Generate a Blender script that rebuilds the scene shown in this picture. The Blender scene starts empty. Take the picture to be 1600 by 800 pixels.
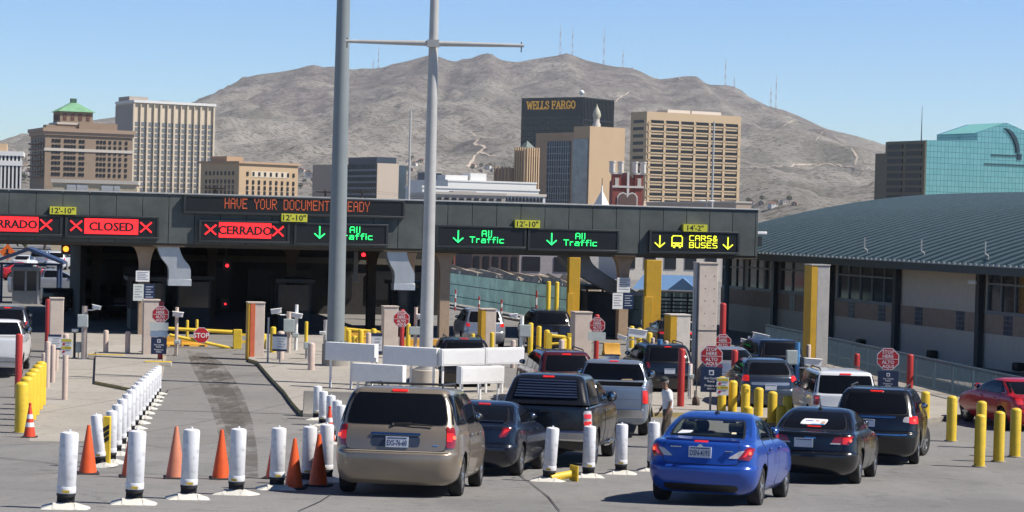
import bpy, bmesh, math, random
import numpy as np
from mathutils import Vector, Matrix, noise
R = math.radians
PI = math.pi
random.seed(11)
sc = bpy.context.scene
col = sc.collection

# ------------------------------------------------------------------ camera
FPX = 3300.0                  # focal length in photo pixels (photo 1600 x 800)
HCAM = 5.8                    # lens above the inspection plaza
HORIZ = 345.0                 # horizon row at the middle of the photo
ROLL = R(1.45)
_v = (400 - HORIZ) / FPX
PITCH = math.atan(_v * math.cos(ROLL))
Fv = Vector((0, math.cos(PITCH), -math.sin(PITCH)))
R0 = Vector((1, 0, 0))
U0 = Vector((0, math.sin(PITCH), math.cos(PITCH)))
Rv = math.cos(ROLL) * R0 + math.sin(ROLL) * U0
Uv = -math.sin(ROLL) * R0 + math.cos(ROLL) * U0
cam_d = bpy.data.cameras.new('camera')
cam = bpy.data.objects.new('camera', cam_d)
col.objects.link(cam)
cam_d.sensor_width = 36
cam_d.lens = 36 * FPX / 1600
cam_d.clip_start = 0.5
cam_d.clip_end = 30000
Mx = Matrix.Identity(4)
for i in range(3):
    Mx[i][0] = Rv[i]; Mx[i][1] = Uv[i]; Mx[i][2] = -Fv[i]
Mx[2][3] = HCAM
cam.matrix_world = Mx
sc.camera = cam

# ------------------------------------------------------------------ light
SUN_EL, SUN_AZ = R(50), R(-12)          # azimuth measured from +X towards +Y
sdir = Vector((math.cos(SUN_EL) * math.cos(SUN_AZ), math.cos(SUN_EL) * math.sin(SUN_AZ), math.sin(SUN_EL)))
sun_d = bpy.data.lights.new('sun', 'SUN')
sun_d.energy = 5.0
sun_d.angle = R(0.5)
sun_d.color = (1.0, 0.94, 0.85)
sun = bpy.data.objects.new('sun', sun_d)
sun.rotation_euler = sdir.to_track_quat('Z', 'Y').to_euler()
col.objects.link(sun)
w = bpy.data.worlds.new('World')
sc.world = w
w.use_nodes = True
nt = w.node_tree
sky = nt.nodes.new('ShaderNodeTexSky')
sky.sky_type = 'NISHITA'
sky.sun_disc = False
sky.sun_elevation = SUN_EL
sky.sun_rotation = math.atan2(sdir.x, sdir.y)
sky.altitude = 1100
sky.air_density = 1.0
sky.dust_density = 0.6
sky.ozone_density = 1.0
nt.nodes['Background'].inputs['Strength'].default_value = 0.084
hsv = nt.nodes.new('ShaderNodeHueSaturation')
hsv.inputs['Saturation'].default_value = 1.35
tint = nt.nodes.new('ShaderNodeMix'); tint.data_type = 'RGBA'; tint.blend_type = 'MULTIPLY'
tint.inputs['Factor'].default_value = 1.0
tint.inputs[7].default_value = (1.03, 1.19, 1.50, 1)
nt.links.new(sky.outputs['Color'], hsv.inputs['Color'])
nt.links.new(hsv.outputs['Color'], tint.inputs[6])
# extra dimming added towards the zenith to cut overhead fill; low sky stays bright
tcw = nt.nodes.new('ShaderNodeTexCoord'); sxyz = nt.nodes.new('ShaderNodeSeparateXYZ'); zr_ = nt.nodes.new('ShaderNodeValToRGB')
nt.links.new(tcw.outputs['Generated'], sxyz.inputs[0]); nt.links.new(sxyz.outputs['Z'], zr_.inputs['Fac'])
zr_.color_ramp.elements[0].position = .12; zr_.color_ramp.elements[0].color = (1, 1, 1, 1)
zr_.color_ramp.elements[1].position = .55; zr_.color_ramp.elements[1].color = (.22, .235, .27, 1)
zen = nt.nodes.new('ShaderNodeMix'); zen.data_type = 'RGBA'; zen.blend_type = 'MULTIPLY'; zen.inputs['Factor'].default_value = 1.0
nt.links.new(tint.outputs[2], zen.inputs[6]); nt.links.new(zr_.outputs['Color'], zen.inputs[7])
nt.links.new(zen.outputs[2], nt.nodes['Background'].inputs['Color'])
sc.view_settings.view_transform = 'Standard'
sc.view_settings.look = 'None'
sc.view_settings.gamma = 1
sc.view_settings.exposure = 0.40
sc.view_settings.use_curve_mapping = False
sc.cycles.use_denoising = True
sc.cycles.max_bounces = 6
sc.cycles.diffuse_bounces = 3
sc.cycles.sample_clamp_indirect = 4
sc.cycles.caustics_reflective = False
sc.cycles.caustics_refractive = False

# ------------------------------------------------------------------ geometry of the view
def zg(Y):
    """height of the ground: the bridge ramp comes down to a flat plaza"""
    a = (50.5 - Y) / 6.0
    sp = a if a > 30 else math.log1p(math.exp(a))
    return 0.468 * sp
def ray(x, y):
    d = Fv + Rv * ((x - 800) / FPX) + Uv * ((400 - y) / FPX)
    return d / d.y
def at(x, y, Y):
    d = ray(x, y)
    return Vector((d.x * Y, Y, HCAM + d.z * Y))
def gp(x, y, lift=0.0):
    d = ray(x, y)
    lo, hi = 6.0, 3000.0
    for _ in range(60):
        m = (lo + hi) / 2
        if HCAM + d.z * m > zg(m) + lift: lo = m
        else: hi = m
    return Vector((d.x * lo, lo, zg(lo) + lift))
def proj(p):
    q = Vector(p) - Vector((0, 0, HCAM))
    dd = q.dot(Fv)
    return (800 + FPX * q.dot(Rv) / dd, 400 - FPX * q.dot(Uv) / dd)
def zat(x, y, Y): return at(x, y, Y).z
def on_plane(x, y, P, n):
    d = ray(x, y); o = Vector((0, 0, HCAM))
    t = (P - o).dot(n) / d.dot(n)
    return o + d * t

# ------------------------------------------------------------------ materials
def new_mat(name):
    m = bpy.data.materials.new(name)
    m.use_nodes = True
    return m, m.node_tree, m.node_tree.nodes['Principled BSDF']
MATS = {}
def mat(name, c, rough=.6, metal=0, var=.12, scale=3.0, bump=0, bscale=40, coat=0, spec=.5, emit=0, c2=None, dirt=0):
    """base colour varied by procedural noise"""
    if name in MATS: return MATS[name]
    m, t, b = new_mat(name)
    b.inputs['Roughness'].default_value = rough
    b.inputs['Metallic'].default_value = metal
    b.inputs['Specular IOR Level'].default_value = spec
    if coat:
        b.inputs['Coat Weight'].default_value = coat
        b.inputs['Coat Roughness'].default_value = .06
    tc = t.nodes.new('ShaderNodeTexCoord')
    nz = t.nodes.new('ShaderNodeTexNoise')
    nz.inputs['Scale'].default_value = scale
    nz.inputs['Detail'].default_value = 6
    nz.inputs['Roughness'].default_value = .65
    t.links.new(tc.outputs['Object'], nz.inputs['Vector'])
    rp = t.nodes.new('ShaderNodeValToRGB')
    a = [max(0, x * (1 - var)) for x in c]
    bb = [min(1, x * (1 + var)) for x in (c2 or c)]
    rp.color_ramp.elements[0].position = .3; rp.color_ramp.elements[0].color = (*a, 1)
    rp.color_ramp.elements[1].position = .7; rp.color_ramp.elements[1].color = (*bb, 1)
    t.links.new(nz.outputs['Fac'], rp.inputs['Fac'])
    out = rp.outputs['Color']
    if dirt:
        n2 = t.nodes.new('ShaderNodeTexNoise'); n2.inputs['Scale'].default_value = scale * 2.7
        n2.inputs['Detail'].default_value = 8; n2.inputs['Roughness'].default_value = .75
        t.links.new(tc.outputs['Object'], n2.inputs['Vector'])
        r2 = t.nodes.new('ShaderNodeValToRGB')
        r2.color_ramp.elements[0].position = .54; r2.color_ramp.elements[0].color = (0, 0, 0, 1)
        r2.color_ramp.elements[1].position = .72; r2.color_ramp.elements[1].color = (dirt, dirt, dirt, 1)
        t.links.new(n2.outputs['Fac'], r2.inputs['Fac'])
        mx = t.nodes.new('ShaderNodeMix'); mx.data_type = 'RGBA'
        t.links.new(r2.outputs['Color'], mx.inputs['Factor'])
        t.links.new(out, mx.inputs[6])
        mx.inputs[7].default_value = (.10, .085, .07, 1)
        out = mx.outputs[2]
    t.links.new(out, b.inputs['Base Color'])
    if bump:
        n3 = t.nodes.new('ShaderNodeTexNoise'); n3.inputs['Scale'].default_value = bscale; n3.inputs['Detail'].default_value = 4
        t.links.new(tc.outputs['Object'], n3.inputs['Vector'])
        bp = t.nodes.new('ShaderNodeBump'); bp.inputs['Strength'].default_value = bump
        bp.inputs['Distance'].default_value = .02
        t.links.new(n3.outputs['Fac'], bp.inputs['Height'])
        t.links.new(bp.outputs['Normal'], b.inputs['Normal'])
    if emit:
        b.inputs['Emission Color'].default_value = (*c, 1)
        b.inputs['Emission Strength'].default_value = emit
    MATS[name] = m
    return m
def paint(name, c, rough=.28, metal=.0, coat=.7, dirt=0, spec=.5):
    return mat(name, c, rough, metal, .05, 2.0, coat=coat, dirt=dirt, spec=spec)

W_ = mat('white_plastic', (.74, .75, .78), .45, dirt=.5, scale=2.6)
WP = mat('white_paint', (.80, .80, .79), .5, var=.05, dirt=.12)
BLK = mat('black_rubber', (.018, .018, .02), .7)
DARK = mat('dark_metal', (.03, .032, .036), .5)
CHR = mat('chrome', (.62, .63, .66), .16, 1, var=.05)
GREYM = mat('grey_metal', (.33, .34, .36), .45, .6, dirt=.2)
GALV = mat('galvanised_steel', (.47, .465, .45), .55, .1, dirt=.2, scale=1.2)
YEL = mat('yellow_paint', (.72, .50, .035), .5, dirt=.35, scale=2.2, bump=.15)
YELO = mat('deep_yellow_paint', (.55, .32, .02), .55, dirt=.3, scale=1.5)
RED = mat('red_paint', (.44, .035, .03), .45, dirt=.25, scale=2)
BEI = mat('beige_paint', (.58, .46, .39), .6, dirt=.25, scale=2.5)
PILL = mat('pillar_beige', (.58, .49, .42), .75, dirt=.2, scale=1.5, bump=.2, bscale=25)
CONC = mat('concrete', (.50, .46, .41), .85, dirt=.3, scale=.8, bump=.25)
CONCD = mat('aged_concrete', (.30, .28, .25), .9, dirt=.5, scale=1.5, bump=.3)
SRED = mat('sign_red', (.50, .018, .025), .4, var=.05)
SWHITE = mat('sign_white', (.80, .80, .80), .4, var=.03)
SNAVY = mat('sign_navy', (.014, .03, .085), .4, var=.08)
SYEL = mat('sign_yellow', (.60, .60, .05), .4, var=.05)
SBLACK = mat('sign_black', (.012, .012, .013), .4)
ORANGE = mat('cone_orange', (.74, .10, .018), .5, dirt=.4, scale=4)
ORANGEF = mat('cone_faded_orange', (.62, .22, .13), .6, dirt=.35, scale=4)
GLASS = mat('tinted_glass', (.006, .007, .009), .06, spec=.32, var=.05)
BGLASS = mat('window_glass', (.03, .04, .05), .1, spec=.7, var=.2)
BLUEP = mat('blue_paint', (.07, .22, .45), .5, dirt=.2)
KYEL = mat('kerb_yellow', (.36, .29, .12), .8, dirt=.7, scale=2.5, var=.3)

# ------------------------------------------------------------------ mesh builder
class MB:
    def __init__(s): s.v = []; s.f = []; s.m = []
    def add(s, vs, fs, mi=0):
        o = len(s.v)
        s.v += [tuple(p) for p in vs]
        for f in fs: s.f.append([i + o for i in f]); s.m.append(mi)
        return s
    def box(s, c, size, rz=0, mi=0, rx=0, ry=0):
        M = Matrix.Translation(Vector(c)) @ Matrix.Rotation(rz, 4, 'Z') @ Matrix.Rotation(rx, 4, 'X') @ Matrix.Rotation(ry, 4, 'Y')
        a, b, d = [q / 2 for q in size]
        vs = [M @ Vector((x, y, z)) for z in (-d, d) for (x, y) in ((-a, -b), (a, -b), (a, b), (-a, b))]
        return s.add(vs, [(3, 2, 1, 0), (4, 5, 6, 7), (0, 1, 5, 4), (1, 2, 6, 5), (2, 3, 7, 6), (3, 0, 4, 7)], mi)
    def bb(s, x0, x1, y0, y1, z0, z1, mi=0):
        return s.box(((x0 + x1) / 2, (y0 + y1) / 2, (z0 + z1) / 2), (abs(x1 - x0), abs(y1 - y0), abs(z1 - z0)), mi=mi)
    def cyl(s, p0, p1, r0, r1=None, n=14, mi=0, dome=0):
        p0 = Vector(p0); p1 = Vector(p1); r1 = r0 if r1 is None else r1
        d = (p1 - p0).normalized()
        a = d.orthogonal().normalized(); b = d.cross(a)
        rings = [(p0, r0), (p1, r1)]
        if dome:
            for k in range(1, 4):
                th = k / 4 * PI / 2
                rings.append((p1 + d * dome * math.sin(th), r1 * math.cos(th)))
        vs = []
        for (p, r) in rings:
            for i in range(n):
                t = 2 * PI * i / n
                vs.append(p + a * (r * math.cos(t)) + b * (r * math.sin(t)))
        fs = []
        for k in range(len(rings) - 1):
            for i in range(n):
                j = (i + 1) % n
                fs.append((k * n + i, k * n + j, (k + 1) * n + j, (k + 1) * n + i))
        fs.append(tuple(reversed(range(n)))); fs.append(tuple(range((len(rings) - 1) * n, len(rings) * n)))
        return s.add(vs, fs, mi)
    def tube(s, pts, r, n=8, mi=0):
        for a, b in zip(pts[:-1], pts[1:]): s.cyl(a, b, r, n=n, mi=mi)
        return s
    def lathe(s, prof, n=20, c=(0, 0, 0), mi=0, axis='z'):
        vs = []; fs = []
        for (r, h) in prof:
            for i in range(n):
                t = 2 * PI * i / n
                if axis == 'z': p = (c[0] + r * math.cos(t), c[1] + r * math.sin(t), c[2] + h)
                else: p = (c[0] + h, c[1] + r * math.cos(t), c[2] + r * math.sin(t))
                vs.append(p)
        for k in range(len(prof) - 1):
            for i in range(n):
                j = (i + 1) % n
                fs.append((k * n + i, k * n + j, (k + 1) * n + j, (k + 1) * n + i))
        fs.append(tuple(reversed(range(n)))); fs.append(tuple(range((len(prof) - 1) * n, len(prof) * n)))
        return s.add(vs, fs, mi)
    def prism(s, poly, o, ux, uy, ext, mi=0):
        """flat polygon in the plane (o,ux,uy), extruded by vector ext"""
        o = Vector(o); ux = Vector(ux); uy = Vector(uy); ext = Vector(ext); n = len(poly)
        vs = [o + ux * a + uy * b for a, b in poly] + [o + ux * a + uy * b + ext for a, b in poly]
        fs = [tuple(reversed(range(n))), tuple(range(n, 2 * n))]
        for i in range(n):
            j = (i + 1) % n; fs.append((i, j, j + n, i + n))
        return s.add(vs, fs, mi)
    def sphere(s, c, r, n=12, mi=0, sc=(1, 1, 1)):
        k = n // 2; vs = []; fs = []
        for i in range(k + 1):
            ph = -PI / 2 + PI * i / k
            for j in range(n):
                t = 2 * PI * j / n
                vs.append((c[0] + r * sc[0] * math.cos(ph) * math.cos(t), c[1] + r * sc[1] * math.cos(ph) * math.sin(t), c[2] + r * sc[2] * math.sin(ph)))
        for i in range(k):
            for j in range(n):
                q = (j + 1) % n; fs.append((i * n + j, i * n + q, (i + 1) * n + q, (i + 1) * n + j))
        return s.add(vs, fs, mi)
    def text(s, txt, o, ux, uy, h, mi=0, align='c', stretch=1.0):
        """flat lettering; o = centre (or left) of the line's middle, ux/uy unit vectors"""
        vs, fs, wd = TEXT[txt]
        o = Vector(o); ux = Vector(ux); uy = Vector(uy)
        k = h / .7
        off = -wd / 2 if align == 'c' else 0
        return s.add([o + ux * ((x + off) * k * stretch) + uy * ((y - .35) * k) for x, y in vs], fs, mi)
    def stroke(s, pts, o, ux, uy, w, ext, mi=0):
        """polyline of flat bars in the plane (o,ux,uy)"""
        for (a, b) in zip(pts[:-1], pts[1:]):
            d = Vector((b[0] - a[0], b[1] - a[1])); L = d.length
            if L < 1e-6: continue
            d /= L; n = Vector((-d.y, d.x)); a = Vector(a) - d * w * .45; b = Vector(b) + d * w * .45
            q = [a - n * w / 2, b - n * w / 2, b + n * w / 2, a + n * w / 2]
            s.prism([(p.x, p.y) for p in q], o, ux, uy, ext, mi)
        return s
    def build(s, name, m, parent=None, loc=None, bevel=0, angle=35, rz=None):
        me = bpy.data.meshes.new(name)
        me.from_pydata(s.v, [], s.f)
        ms = m if isinstance(m, (list, tuple)) else [m]
        for q in ms: me.materials.append(q)
        if len(ms) > 1: me.polygons.foreach_set('material_index', s.m)
        me.polygons.foreach_set('use_smooth', [True] * len(s.f))
        me.update()
        me.set_sharp_from_angle(angle=R(angle))
        o = bpy.data.objects.new(name, me)
        col.objects.link(o)
        if parent is not None: o.parent = parent
        if loc is not None: o.location = loc
        if rz is not None: o.rotation_euler = (0, 0, rz)
        if bevel:
            bv = o.modifiers.new('bevel', 'BEVEL'); bv.width = bevel; bv.segments = 2; bv.limit_method = 'ANGLE'; bv.angle_limit = R(40)
        return o

# lettering outlines, from the built-in font, made once while the scene is still small
TEXT = {}
def prepare_text(words):
    for wd in words:
        cu = bpy.data.curves.new('lettering', 'FONT'); cu.body = wd; cu.size = 1.0; cu.offset = .018; cu.resolution_u = 2
        ob = bpy.data.objects.new('lettering', cu); col.objects.link(ob)
        dg = bpy.context.evaluated_depsgraph_get()
        me = bpy.data.meshes.new_from_object(ob.evaluated_get(dg))
        vs = [(v.co.x, v.co.y) for v in me.vertices]
        fs = [tuple(p.vertices) for p in me.polygons]
        x0 = min(v[0] for v in vs); x1 = max(v[0] for v in vs)
        TEXT[wd] = ([(x - x0, y) for x, y in vs], fs, x1 - x0)
        bpy.data.objects.remove(ob); bpy.data.meshes.remove(me); bpy.data.curves.remove(cu)
prepare_text(['STOP', 'HERE', 'ALTO', 'AQUI', "12'-10\"", "14'-2\"", 'CERRADO', 'CLOSED', 'Get Card(s)', 'Ready', 'Prepare su', 'tarjeta',
              'EXS-76-60', 'DSN-4193', 'TEXAS', 'YO', 'NOTICE', 'R', '7'])

# ------------------------------------------------------------------ scene bookkeeping
def tag(o, label=None, cat=None, group=None, kind=None):
    if label: o['label'] = label
    if cat: o['category'] = cat
    if group: o['group'] = group
    if kind: o['kind'] = kind
    return o
def thing(name, label, cat, loc=(0, 0, 0), rz=0, group=None):
    o = bpy.data.objects.new(name, None)
    o.empty_display_size = .3
    col.objects.link(o)
    o.location = loc
    o.rotation_euler = (0, 0, rz)
    return tag(o, label, cat, group)
def struct(o): o['kind'] = 'structure'; return o
def stem_(n): return n.split('.')[0]
def copy_tree(o, parent=None):
    kids = list(o.children)
    c = o.copy(); c.name = stem_(o.name); col.objects.link(c)
    if parent is not None: c.parent = parent
    for k in kids: copy_tree(k, c)
    return c
ORD = ['', 'first', 'second', 'third', 'fourth', 'fifth', 'sixth', 'seventh', 'eighth', 'ninth', 'tenth', 'eleventh', 'twelfth', 'thirteenth', 'fourteenth', 'fifteenth', 'sixteenth']
# ================================================================== SETTING: ground, pavements, mountain
def ground_material(name, c1, c2, c3, joint=None):
    m, t, b = new_mat(name)
    b.inputs['Roughness'].default_value = .85
    b.inputs['Specular IOR Level'].default_value = .3
    tc = t.nodes.new('ShaderNodeTexCoord')
    def nz(scale, detail=6, rough=.6, vec=None):
        n = t.nodes.new('ShaderNodeTexNoise'); n.inputs['Scale'].default_value = scale
        n.inputs['Detail'].default_value = detail; n.inputs['Roughness'].default_value = rough
        t.links.new(vec or tc.outputs['Object'], n.inputs['Vector']); return n
    def ramp(src, p0, a, p1, bcol):
        r = t.nodes.new('ShaderNodeValToRGB')
        r.color_ramp.elements[0].position = p0; r.color_ramp.elements[0].color = (*a, 1)
        r.color_ramp.elements[1].position = p1; r.color_ramp.elements[1].color = (*bcol, 1)
        t.links.new(src, r.inputs['Fac']); return r
    def mix(f, a, bb, mode='MIX'):
        x = t.nodes.new('ShaderNodeMix'); x.data_type = 'RGBA'; x.blend_type = mode
        if isinstance(f, float): x.inputs['Factor'].default_value = f
        else: t.links.new(f, x.inputs['Factor'])
        t.links.new(a, x.inputs[6])
        if isinstance(bb, tuple): x.inputs[7].default_value = (*bb, 1)
        else: t.links.new(bb, x.inputs[7])
        return x.outputs[2]
    mp = t.nodes.new('ShaderNodeMapping'); mp.inputs['Scale'].default_value = (1.0, .18, 1)   # streaks along the lanes
    t.links.new(tc.outputs['Object'], mp.inputs['Vector'])
    a = ramp(nz(.22, 8).outputs['Fac'], .35, c1, .65, c2).outputs['Color']
    st = ramp(nz(.9, 5, .6, mp.outputs['Vector']).outputs['Fac'], .46, (0, 0, 0), .72, (1, 1, 1)).outputs['Color']
    out = mix(st, a, c3)
    sp = ramp(nz(2.6, 8, .75).outputs['Fac'], .54, (0, 0, 0), .72, (.8, .8, .8)).outputs['Color']   # oil and rubber spots
    out = mix(sp, out, tuple(q * .55 for q in c1))
    gr = ramp(nz(38, 3).outputs['Fac'], .3, (.70, .70, .70), .7, (1.22, 1.22, 1.22)).outputs['Color']
    out = mix(1.0, out, gr, 'MULTIPLY')
    # cracks
    vo = t.nodes.new('ShaderNodeTexVoronoi'); vo.feature = 'DISTANCE_TO_EDGE'; vo.inputs['Scale'].default_value = .16
    wn = nz(.8, 5)
    av = t.nodes.new('ShaderNodeVectorMath'); av.operation = 'ADD'
    sc_ = t.nodes.new('ShaderNodeVectorMath'); sc_.operation = 'SCALE'; sc_.inputs['Scale'].default_value = 1.6
    t.links.new(wn.outputs['Color'], sc_.inputs[0]); t.links.new(tc.outputs['Object'], av.inputs[0]); t.links.new(sc_.outputs[0], av.inputs[1])
    t.links.new(av.outputs[0], vo.inputs['Vector'])
    ck = ramp(vo.outputs['Distance'], .0015, (1, 1, 1), .0045, (0, 0, 0)).outputs['Color']
    cm = ramp(nz(.12, 3).outputs['Fac'], .48, (0, 0, 0), .56, (.8, .8, .8)).outputs['Color']
    ckm = mix(1.0, ck, cm, 'MULTIPLY')
    out = mix(ckm, out, tuple(q * .3 for q in c1))
    if joint:
        mj = t.nodes.new('ShaderNodeMapping'); mj.inputs['Rotation'].default_value = (0, 0, R(12)); mj.inputs['Scale'].default_value = (.2, .2, .2)
        t.links.new(tc.outputs['Object'], mj.inputs['Vector'])
        br = t.nodes.new('ShaderNodeTexBrick'); br.offset = 0; br.inputs['Scale'].default_value = 1.0
        br.inputs['Mortar Size'].default_value = .0045; br.inputs['Mortar Smooth'].default_value = .2
        br.inputs['Brick Width'].default_value = 1.0; br.inputs['Row Height'].default_value = 1.0
        br.inputs['Color1'].default_value = (0, 0, 0, 1); br.inputs['Color2'].default_value = (.10, .10, .10, 1); br.inputs['Mortar'].default_value = (1, 1, 1, 1)
        t.links.new(mj.outputs['Vector'], br.inputs['Vector'])
        out = mix(br.outputs['Color'], out, joint)
    t.links.new(out, b.inputs['Base Color'])
    bp = t.nodes.new('ShaderNodeBump'); bp.inputs['Strength'].default_value = .25; bp.inputs['Distance'].default_value = .01
    t.links.new(nz(60, 4).outputs['Fac'], bp.inputs['Height']); t.links.new(bp.outputs['Normal'], b.inputs['Normal'])
    return m
ASPH = ground_material('asphalt', (.185, .180, .176), (.245, .238, .230), (.255, .247, .237))
LANEC = ground_material('lane_concrete', (.215, .208, .198), (.265, .252, .238), (.235, .222, .205), (.09, .085, .08))
PLAZA = ground_material('plaza_concrete', (.36, .33, .29), (.43, .40, .355), (.40, .37, .32), (.13, .12, .11))

ys = [-40, -20] + [2.0 * i for i in range(0, 60)] + [130, 160, 200, 260, 340, 450, 600, 900, 1400, 2500, 5000, 8300]
xs = [-4500, -2500, -1000, -300, -120, -60, -30, -10, 10, 30, 60, 120, 300, 1000, 2500, 4500]
g = MB(); g.v = [(x, y, zg(y)) for y in ys for x in xs]
nx = len(xs)
for j in range(len(ys) - 1):
    for i in range(nx - 1):
        g.f.append((j * nx + i, j * nx + i + 1, (j + 1) * nx + i + 1, (j + 1) * nx + i)); g.m.append(0)
struct(g.build('ground', ASPH, angle=80))

def pave(name, poly, lift, m, kerb=0, skirt=None, px=True, step=3.0):
    """a pavement sheet following the ground, with a real kerb step if kerb > 0"""
    pts = [gp(x, y) for x, y in poly] if px else [Vector((x, y, 0)) for x, y in poly]
    bm = bmesh.new()
    bm.faces.new([bm.verts.new((p.x, p.y, 0)) for p in pts])
    bmesh.ops.recalc_face_normals(bm, faces=bm.faces)
    bmesh.ops.triangulate(bm, faces=bm.faces[:])
    for _ in range(6):
        e = [q for q in bm.edges if q.calc_length() > step]
        if not e: break
        bmesh.ops.subdivide_edges(bm, edges=e, cuts=1)
        bmesh.ops.triangulate(bm, faces=bm.faces[:])
    if bm.faces[:] and sum(f.normal.z for f in bm.faces) < 0: bmesh.ops.reverse_faces(bm, faces=bm.faces[:])
    for v in bm.verts: v.co.z = zg(v.co.y) + lift + kerb
    if kerb:
        ed = [q for q in bm.edges if q.is_boundary]
        r = bmesh.ops.extrude_edge_only(bm, edges=ed)
        for v in r['geom']:
            if isinstance(v, bmesh.types.BMVert): v.co.z -= kerb + .05
        for f in r['geom']:
            if isinstance(f, bmesh.types.BMFace) and skirt: f.material_index = 1
    me = bpy.data.meshes.new(name); bm.to_mesh(me); bm.free()
    me.materials.append(m)
    if skirt: me.materials.append(skirt)
    o = bpy.data.objects.new(name, me); col.objects.link(o); struct(o)
    return o
def kerb_line(name, pts_px, wd, h, m):
    """a separate painted kerbstone run along ground points"""
    P = [gp(x, y) for x, y in pts_px]
    k = MB()
    for a, b in zip(P[:-1], P[1:]):
        d = (b - a); L = math.hypot(d.x, d.y); n = max(1, int(L / 2.0))
        for i in range(n):
            p = a.lerp(b, i / n); q = a.lerp(b, (i + 1) / n)
            rz = math.atan2(d.y, d.x)
            c = (p + q) / 2; c.z = zg(c.y) + h / 2 - .02
            k.box(c, ((q - p).length + .02, wd, h + .04), rz=rz)
    return struct(k.build(name, m, bevel=.02))

# lane and plaza sheets, each 4 mm or more above the one below
pave('lane', [(-200, 700), (190, 690), (255, 700), (480, 676), (560, 655), (760, 640), (1000, 628), (1100, 700), (1400, 690), (1700, 690), (1700, 600), (1330, 540), (1000, 500), (700, 470), (400, 462), (-200, 452)], .004, LANEC)
pave('plaza', [(45, 690), (190, 692), (215, 655), (250, 610), (262, 548), (240, 520), (90, 516), (75, 560)], .010, PLAZA)
pave('traffic_island', [(150, 553), (148, 601), (208, 613), (252, 570), (256, 556), (250, 543), (160, 543)], .012, PLAZA, .11, KYEL)
pave('traffic_island', [(388, 566), (402, 570), (424, 596), (444, 617), (456, 634), (470, 650), (560, 652), (700, 652), (860, 648), (850, 632), (790, 612), (735, 590), (690, 568), (640, 548), (560, 530), (402, 526)], .012, PLAZA, .13, KYEL)
pave('traffic_island', [(1020, 652), (1120, 652), (1185, 660), (1230, 660), (1285, 640), (1210, 622), (1120, 600), (1060, 570), (1020, 540), (985, 545), (1010, 590)], .012, PLAZA, .13, KYEL)
pave('pavement', [(1440, 662), (1500, 655), (1620, 640), (1620, 604), (1520, 604), (1420, 590), (1340, 572), (1180, 538), (1160, 545), (1300, 580), (1400, 620)], .012, PLAZA, .12, CONCD)
STAIN = ground_material('rubber_stain', (.125, .108, .092), (.165, .147, .13), (.19, .172, .155))
_t = STAIN.node_tree; _b = _t.nodes['Principled BSDF']; _o = [n_ for n_ in _t.nodes if n_.type == 'OUTPUT_MATERIAL'][0]
_tc = _t.nodes.new('ShaderNodeTexCoord'); _mp = _t.nodes.new('ShaderNodeMapping'); _mp.inputs['Scale'].default_value = (1.1, .30, 1); _mp.inputs['Rotation'].default_value = (0, 0, R(-14))
_n = _t.nodes.new('ShaderNodeTexNoise'); _n.inputs['Scale'].default_value = 1.0; _n.inputs['Detail'].default_value = 9; _n.inputs['Roughness'].default_value = .72
_r = _t.nodes.new('ShaderNodeValToRGB'); _r.color_ramp.elements[0].position = .40; _r.color_ramp.elements[0].color = (0, 0, 0, 1); _r.color_ramp.elements[1].position = .62; _r.color_ramp.elements[1].color = (.78, .78, .78, 1)
_tr = _t.nodes.new('ShaderNodeBsdfTransparent'); _mx = _t.nodes.new('ShaderNodeMixShader')
_t.links.new(_tc.outputs['Object'], _mp.inputs['Vector']); _t.links.new(_mp.outputs['Vector'], _n.inputs['Vector']); _t.links.new(_n.outputs['Fac'], _r.inputs['Fac'])
_t.links.new(_r.outputs['Color'], _mx.inputs[0]); _t.links.new(_tr.outputs[0], _mx.inputs[1]); _t.links.new(_b.outputs[0], _mx.inputs[2]); _t.links.new(_mx.outputs[0], _o.inputs['Surface'])
# worn rubber and oil in the middle of the lanes: broad wheel paths, narrower darker cores over them
pave('tyre_mark', [(292, 548), (322, 552), (346, 566), (366, 592), (382, 622), (394, 656), (402, 700), (404, 745), (372, 750), (352, 735), (346, 700), (338, 664), (328, 632), (314, 602), (300, 574)], .007, STAIN)
pave('tyre_mark', [(300, 556), (330, 560), (352, 588), (368, 616), (380, 648), (388, 690), (370, 696), (352, 668), (342, 636), (328, 604), (310, 576)], .0105, STAIN)

# sealed joints and repair lines across the lanes
TAR = mat('joint_tar', (.045, .042, .04), .8)
def joint(pts, wd=.045):
    P = [gp(*q) for q in pts]; k = MB()
    for a, b in zip(P[:-1], P[1:]):
        n_ = max(1, int((b - a).length / 1.2)); nv = Vector((-(b - a).y, (b - a).x, 0)).normalized()
        for i in range(n_):
            p, q = a.lerp(b, i / n_), a.lerp(b, (i + 1) / n_)
            w0, w1 = [wd * (.55 + .9 * abs(noise.noise(Vector((v.x * 2, v.y * 2, 1))))) / 2 for v in (p, q)]
            j0, j1 = [nv * .05 * noise.noise(Vector((v.x * .9, v.y * .9, 5))) for v in (p, q)]
            k.add([(v.x, v.y, zg(v.y) + .0165) for v in (p + j0 - nv * w0, q + j1 - nv * w1, q + j1 + nv * w1, p + j0 + nv * w0)], [(0, 1, 2, 3)])
    struct(k.build('road_joint', TAR))
joint([(60, 735), (330, 745), (520, 753)], .07); joint([(240, 641), (330, 644), (470, 648)], .10); joint([(96, 577), (150, 578)], .06)
joint([(256, 584), (420, 588)], .05); joint([(805, 738), (830, 756), (856, 778), (875, 800)], .028); joint([(470, 800), (500, 785), (520, 772), (560, 764)], .028)
joint([(262, 607), (300, 608), (378, 609)], .05); joint([(0, 716), (60, 722), (110, 729)], .05)
joint([(880, 790), (960, 792), (1010, 798)], .025); joint([(190, 692), (230, 650), (262, 610)], .05); joint([(0, 640), (60, 640)], .06)
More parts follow.
